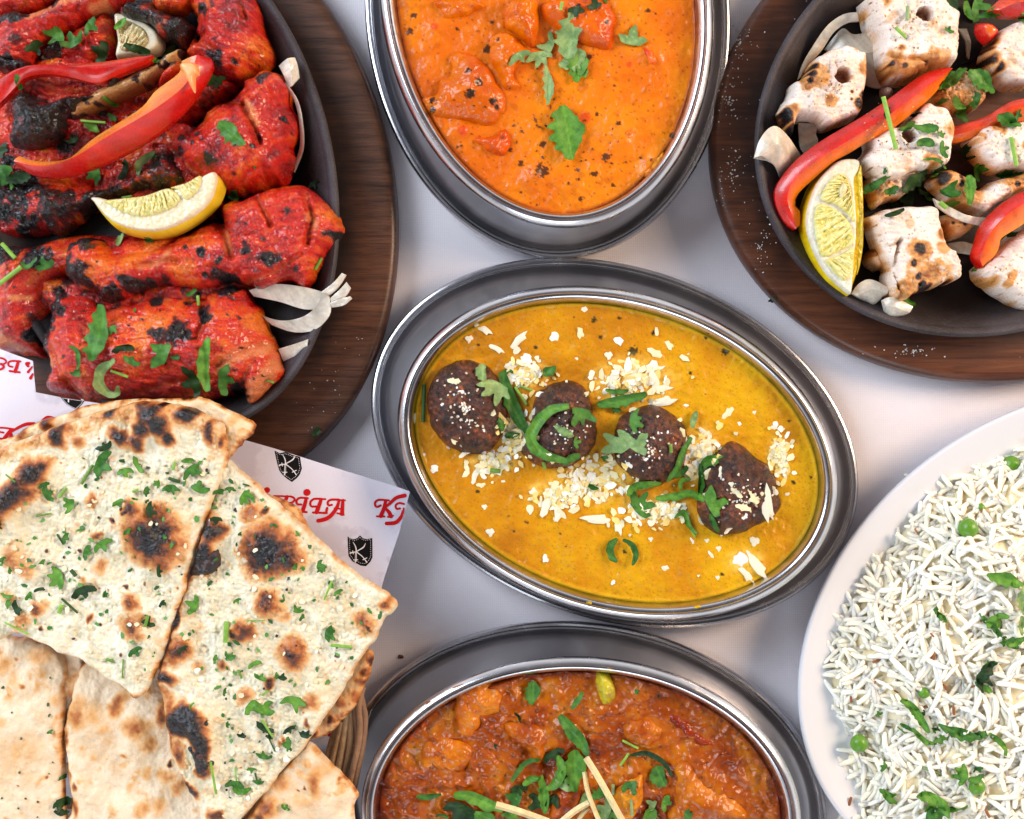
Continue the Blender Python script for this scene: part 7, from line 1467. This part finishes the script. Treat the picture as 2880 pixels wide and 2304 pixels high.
for x, y, s, v, yw in [(395, 568, 60, 2, .1), (420, 612, 34, 4, 1), (342, 668, 28, 1, 1), (440, 672, 30, 3, 1.2), (390, 818, 40, 5, .8), (440, 870, 52, 3, -.6), (515, 775, 26, 1, 0), (455, 735, 20, 0, 0), (485, 755, 22, 2, 0), (1530, 960, 46, 3, 1.6), (1575, 1005, 30, 0, 0), (1725, 1090, 120, 6, 1.45), (1630, 1142, 36, 4, 0), (1565, 1195, 44, 3, -.8), (1740, 1120, 60, 6, 1.2), (1280, 655, 96, 6, -.2), (1065, 560, 90, 6, -1.0), (1250, 575, 90, 3, 1.3), (700, 470, 70, 1, 0), (670, 385, 80, 3, -.8), (818, 375, 54, 4, .3), (930, 360, 50, 5, 1.3), (575, 428, 60, 3, .5), (520, 345, 70, 3, .5), (945, 260, 40, 0, 0), (1090, 392, 60, 7, 0), (1310, 412, 46, 5, .8), (1050, 455, 44, 0, 0), (1250, 445, 66, 2, .4), (480, 965, 66, 3, -1.2), (790, 1085, 96, 3, -1.1), (835, 1110, 80, 3, -1.4), (1000, 1156, 100, 6, 0), (1090, 1180, 80, 3, 1.3), (545, 1210, 46, 0, 0), (780, 1320, 50, 7, 1), (1292, 1365, 40, 0, 0), (1068, 1425, 28, 4, 0), (1433, 1394, 20, 0, 0), (1516, 1404, 24, 0, 0), (1610, 1325, 80, 4, .8), (1680, 1350, 110, 6, .9), (1640, 1390, 80, 3, .9), (1675, 1250, 60, 0, .3), (1560, 700, 60, 2, -.9), (1675, 700, 26, 0, 0), (1755, 765, 40, 0, 0), (1610, 745, 30, 1, 1), (1800, 930, 90, 6, 1.4), (1770, 840, 50, 3, 1.2), (1815, 1050, 30, 0, 0), (305, 940, 46, 4, 0), (260, 880, 24, 0, 0), (520, 1102, 30, 0, 0), (715, 1120, 36, 0, 0), (1490, 1310, 36, 3, 1), (1520, 1280, 30, 0, 0), (1410, 1250, 30, 3, 1), (1470, 1245, 26, 0, 0), (600, 995, 24, 0, 0), (510, 1010, 44, 2, 0), (1390, 450, 20, 0, 0), (915, 470, 22, 0, 0), (225, 725, 40, 2, 1.4), (455, 385, 44, 0, 0), (1230, 1240, 26, 0, 0), (1380, 665, 30, 4, 1)]:
    q = FK([(x, y)])[0]; flake(q[0], q[1], s * FK.s, v, -yw, tilt=.12)
items = [(o, 'mid', np.array([px, py]), 'white', ('long grated cheese shred' if o.data in (fm[3], fm[6]) else 'grated cheese flake'), s) for o, px, py, s in FLAKES]
big = [it for it in items if it[5] > 30]; small = [it for it in items if it[5] <= 30]
label_all(big, lambda it: 'grated cheese flakes on the yellow curry', lambda it: 'cheese flake')
for it in small:
    mk_, rel = near('mid', it[2]); tag(it[0], f'small white cheese flake {rel} {mk_}', 'cheese flake', 'small grated cheese flakes on the yellow curry')
for o_ in GRAINS:
    mk_, rel = near('rice', np.array(o_['_px'])); del o_['_px']; tag(o_, f'long white rice grain {rel} {mk_}'.replace('at the top of the right','at the top right').replace('at the bottom of the right','at the bottom right'), 'rice grain', 'loose long rice grains on top of the heap')
bits(260, ell_region(FK, [(430, 690, 130, 160), (860, 780, 120, 130), (1240, 860, 120, 140), (1620, 1060, 130, 130)]), 'mid', 2.5, 8, [(236, 232, 222), (214, 196, 170)], 31, M['cheese'], 'cheese_crumbs', 'fine white cheese crumbs dusted over the four dark dumplings', 'cheese crumbs', thick=.0003)
bits(1000, ell_region(FK, [(650, 800, 80, 100), (700, 540, 110, 80), (1160, 560, 170, 110), (1000, 990, 200, 110), (1450, 880, 80, 140), (1250, 1120, 180, 70), (860, 1050, 160, 80), (560, 920, 110, 60), (1780, 880, 50, 100)]), 'mid', 7, 22, [(238, 226, 186), (246, 240, 222), (238, 208, 124), (242, 228, 180)], 32, M['cheese'], 'cheese_crumbs', 'cream coloured cheese crumbs sunk in the yellow curry', 'cheese crumbs', thick=.0012, lift=-.0006, elong=2.2)

# ------------------------------------------------------------------ ginger sticks on the brown curry
for (pts, wd, zz, lb) in [([(1075, 715), (1140, 820), (1245, 1010)], 15, .051, 'longest pale ginger stick slanting down the brown curry'), ([(1068, 782), (1085, 880), (1140, 1020)], 11, .049, 'thin ginger stick left of the longest one'), ([(655, 935), (760, 965), (900, 1015)], 17, .047, 'broad pale ginger stick at the lower left of the herb pile'),
                       ([(1088, 925), (1020, 965), (960, 1015)], 15, .048, 'short ginger stick slanting down to the left of the thin one'), ([(1085, 950), (1050, 990), (1030, 1030)], 10, .046, 'shortest ginger stick at the bottom edge beside the short slanting one')]:
    P = [at(*FL([p])[0], zz) for p in pts]
    o = tube('ginger_stick', np.array(P), wd * FL.s * PX * .95, M['onion'], (226, 206, 150), .4, seg=4, n=12, label=lb, cat='ginger stick', group='ginger sticks on the brown curry')

# ------------------------------------------------------------------ peas and cumin seeds
def pea(fr, x, y, r, lb, up=.35):
    p = hit(*fr([(x, y)])[0], 'rice'); R = r * fr.s * PX * .97
    n1, n2 = 20, 12; V = []
    for i in range(1, n2):
        th = math.pi * i / n2
        for k in range(n1):
            ph = 2 * math.pi * k / n1; d = 1 + .02 * math.sin(3 * ph + th * 2) - .03 * math.exp(-((th - 1.2) ** 2 + (math.sin(ph) - .2) ** 2) * 4)
            V.append((R * d * math.sin(th) * math.cos(ph), R * d * math.sin(th) * math.sin(ph), R * .95 * math.cos(th)))
    m = len(V); V.append((0, 0, R * .95)); V.append((0, 0, -R * .95)); q = []
    for i in range(n2 - 2):
        for k in range(n1): q.append([i * n1 + k, (i + 1) * n1 + k, (i + 1) * n1 + (k + 1) % n1, i * n1 + (k + 1) % n1])
    ex = [[m, k, (k + 1) % n1] for k in range(n1)] + [[m + 1, (n2 - 2) * n1 + (k + 1) % n1, (n2 - 2) * n1 + k] for k in range(n1)]
    C = np.ones((len(V), 4)); C[:, :3] = s2l((88, 140, 26)); C[:, 3] = .34
    V = np.array(V); z = min(p[2], .045) + R * up
    c = at(*fr([(x, y)])[0], z)
    o = mk('pea', V + c, (np.array(q), ex), M['pea'], C, sharp=0); tag(o, lb, 'pea', 'green peas in the rice')
pea(FM, 1555, 1030, 84, 'round bright green pea in the upper part of the rice'); pea(FM, 1915, 505, 84, 'half hidden green pea at the top edge of the rice', .0); pea(FN, 617, 1117, 72, 'green pea sitting on the bare rim at the left edge of the rice', .9); pea(FN, 1265, 1050, 72, 'green pea half buried under the leaf blade', .05); pea(FN, 1560, 1462, 70, 'shiny green pea below the lobed leaf at the lower right', .3)
pea(FN, 1140, 710, 46, 'green pea mostly buried left of the curled strip', -.6); pea(FM, 1660, 860, 40, 'small sliver of a green pea deep in the upper rice', -.6)
seeds = [(FN, 755, 455, 62, .35), (FN, 1215, 430, 74, 1.25), (FN, 475, 748, 76, 0), (FN, 553, 762, 54, -1.4), (FN, 1310, 665, 62, -1.0), (FN, 1378, 852, 74, -1.5), (FN, 830, 1128, 62, -1.2), (FN, 545, 1582, 74, 1.3), (FN, 1650, 1682, 70, -1.1), (FN, 1205, 247, 44, -.8), (FN, 1160, 822, 54, -.3), (FN, 745, 630, 34, 1.2), (FN, 1535, 660, 44, .4), (FM, 1120, 1050, 46, -1.0), (FM, 1285, 1472, 56, 0), (FN, 915, 700, 40, -.5), (FM, 1668, 880, 40, 1.2), (FM, 1630, 1090, 40, 1.4)]
V, Fq, ex = grain_mesh(0, 1, .15)
C = np.ones((len(V), 4)); C[:, :3] = s2l((140, 78, 26)); C[:, 3] = .4
o_ = mk('cumin_seed', V, (Fq, ex), M['lemon'], C, origin=np.zeros(3), sharp=80); sm = o_.data; bpy.data.objects.remove(o_)
its = []
for fr, x, y, L, yw in seeds:
    q = fr([(x, y)])[0]; p = hit(*q, 'rice'); s = L * fr.s * PX
    o = bpy.data.objects.new('cumin_seed', sm); COL.objects.link(o); o.location = tuple(at(q[0], q[1], p[2] + .0008)); o.scale = (s, s * 1.1, s); o.rotation_euler = (0, 0, yw)
    its.append((o, 'rice', q, 'brown', 'cumin seed', L))
label_all(its, lambda it: 'cumin seeds in the rice', lambda it: 'cumin seed')

for fr, pts, z_, zn_, c_, lb in [(FL, [(440, 395), (480, 375), (530, 362), (525, 372), (470, 392)], .0472, 'bowl', (150, 96, 10), 'thin yellow sauce smear on the upper left rim of the bottom bowl'), (FL, [(318, 478), (335, 455), (360, 448), (345, 465)], .0472, 'bowl', (160, 84, 14), 'small sauce drip on the left rim of the bottom bowl'), (FL, [(1170, 296), (1190, 292), (1200, 300), (1183, 304)], .0474, 'bowl', (186, 130, 20), 'orange sauce speck on the top rim of the bottom bowl'),
                              (FK, [(955, 1508), (975, 1505), (980, 1516), (962, 1518)], .0474, 'bowl', (206, 170, 10), 'yellow sauce speck on the lower rim of the middle bowl'), (FK, [(1415, 1530), (1440, 1522), (1445, 1530), (1425, 1536)], .0474, 'bowl', (206, 170, 10), 'yellow sauce smear on the lower right rim of the middle bowl')]:
    relief('sauce_smear', fr(pts), z_ - .0006, .0012, M['sauce'], edge=4, step=1.6, col=flatcol(c_, tuple(int(v * .85) for v in c_)), label=lb, cat='sauce smear', rough=1, zr=.047)

# crumb on the cloth, droplets on the tray
relief('crumb', FR([(950, 270), (965, 260), (990, 268), (998, 285), (985, 295), (955, 292)]), .0002, .0016, M['kofta'], edge=5, step=2, col=flatcol((70, 34, 22), (90, 44, 28)), label='tiny dark brown crumb on the tablecloth above the bottom tray', cat='crumb')
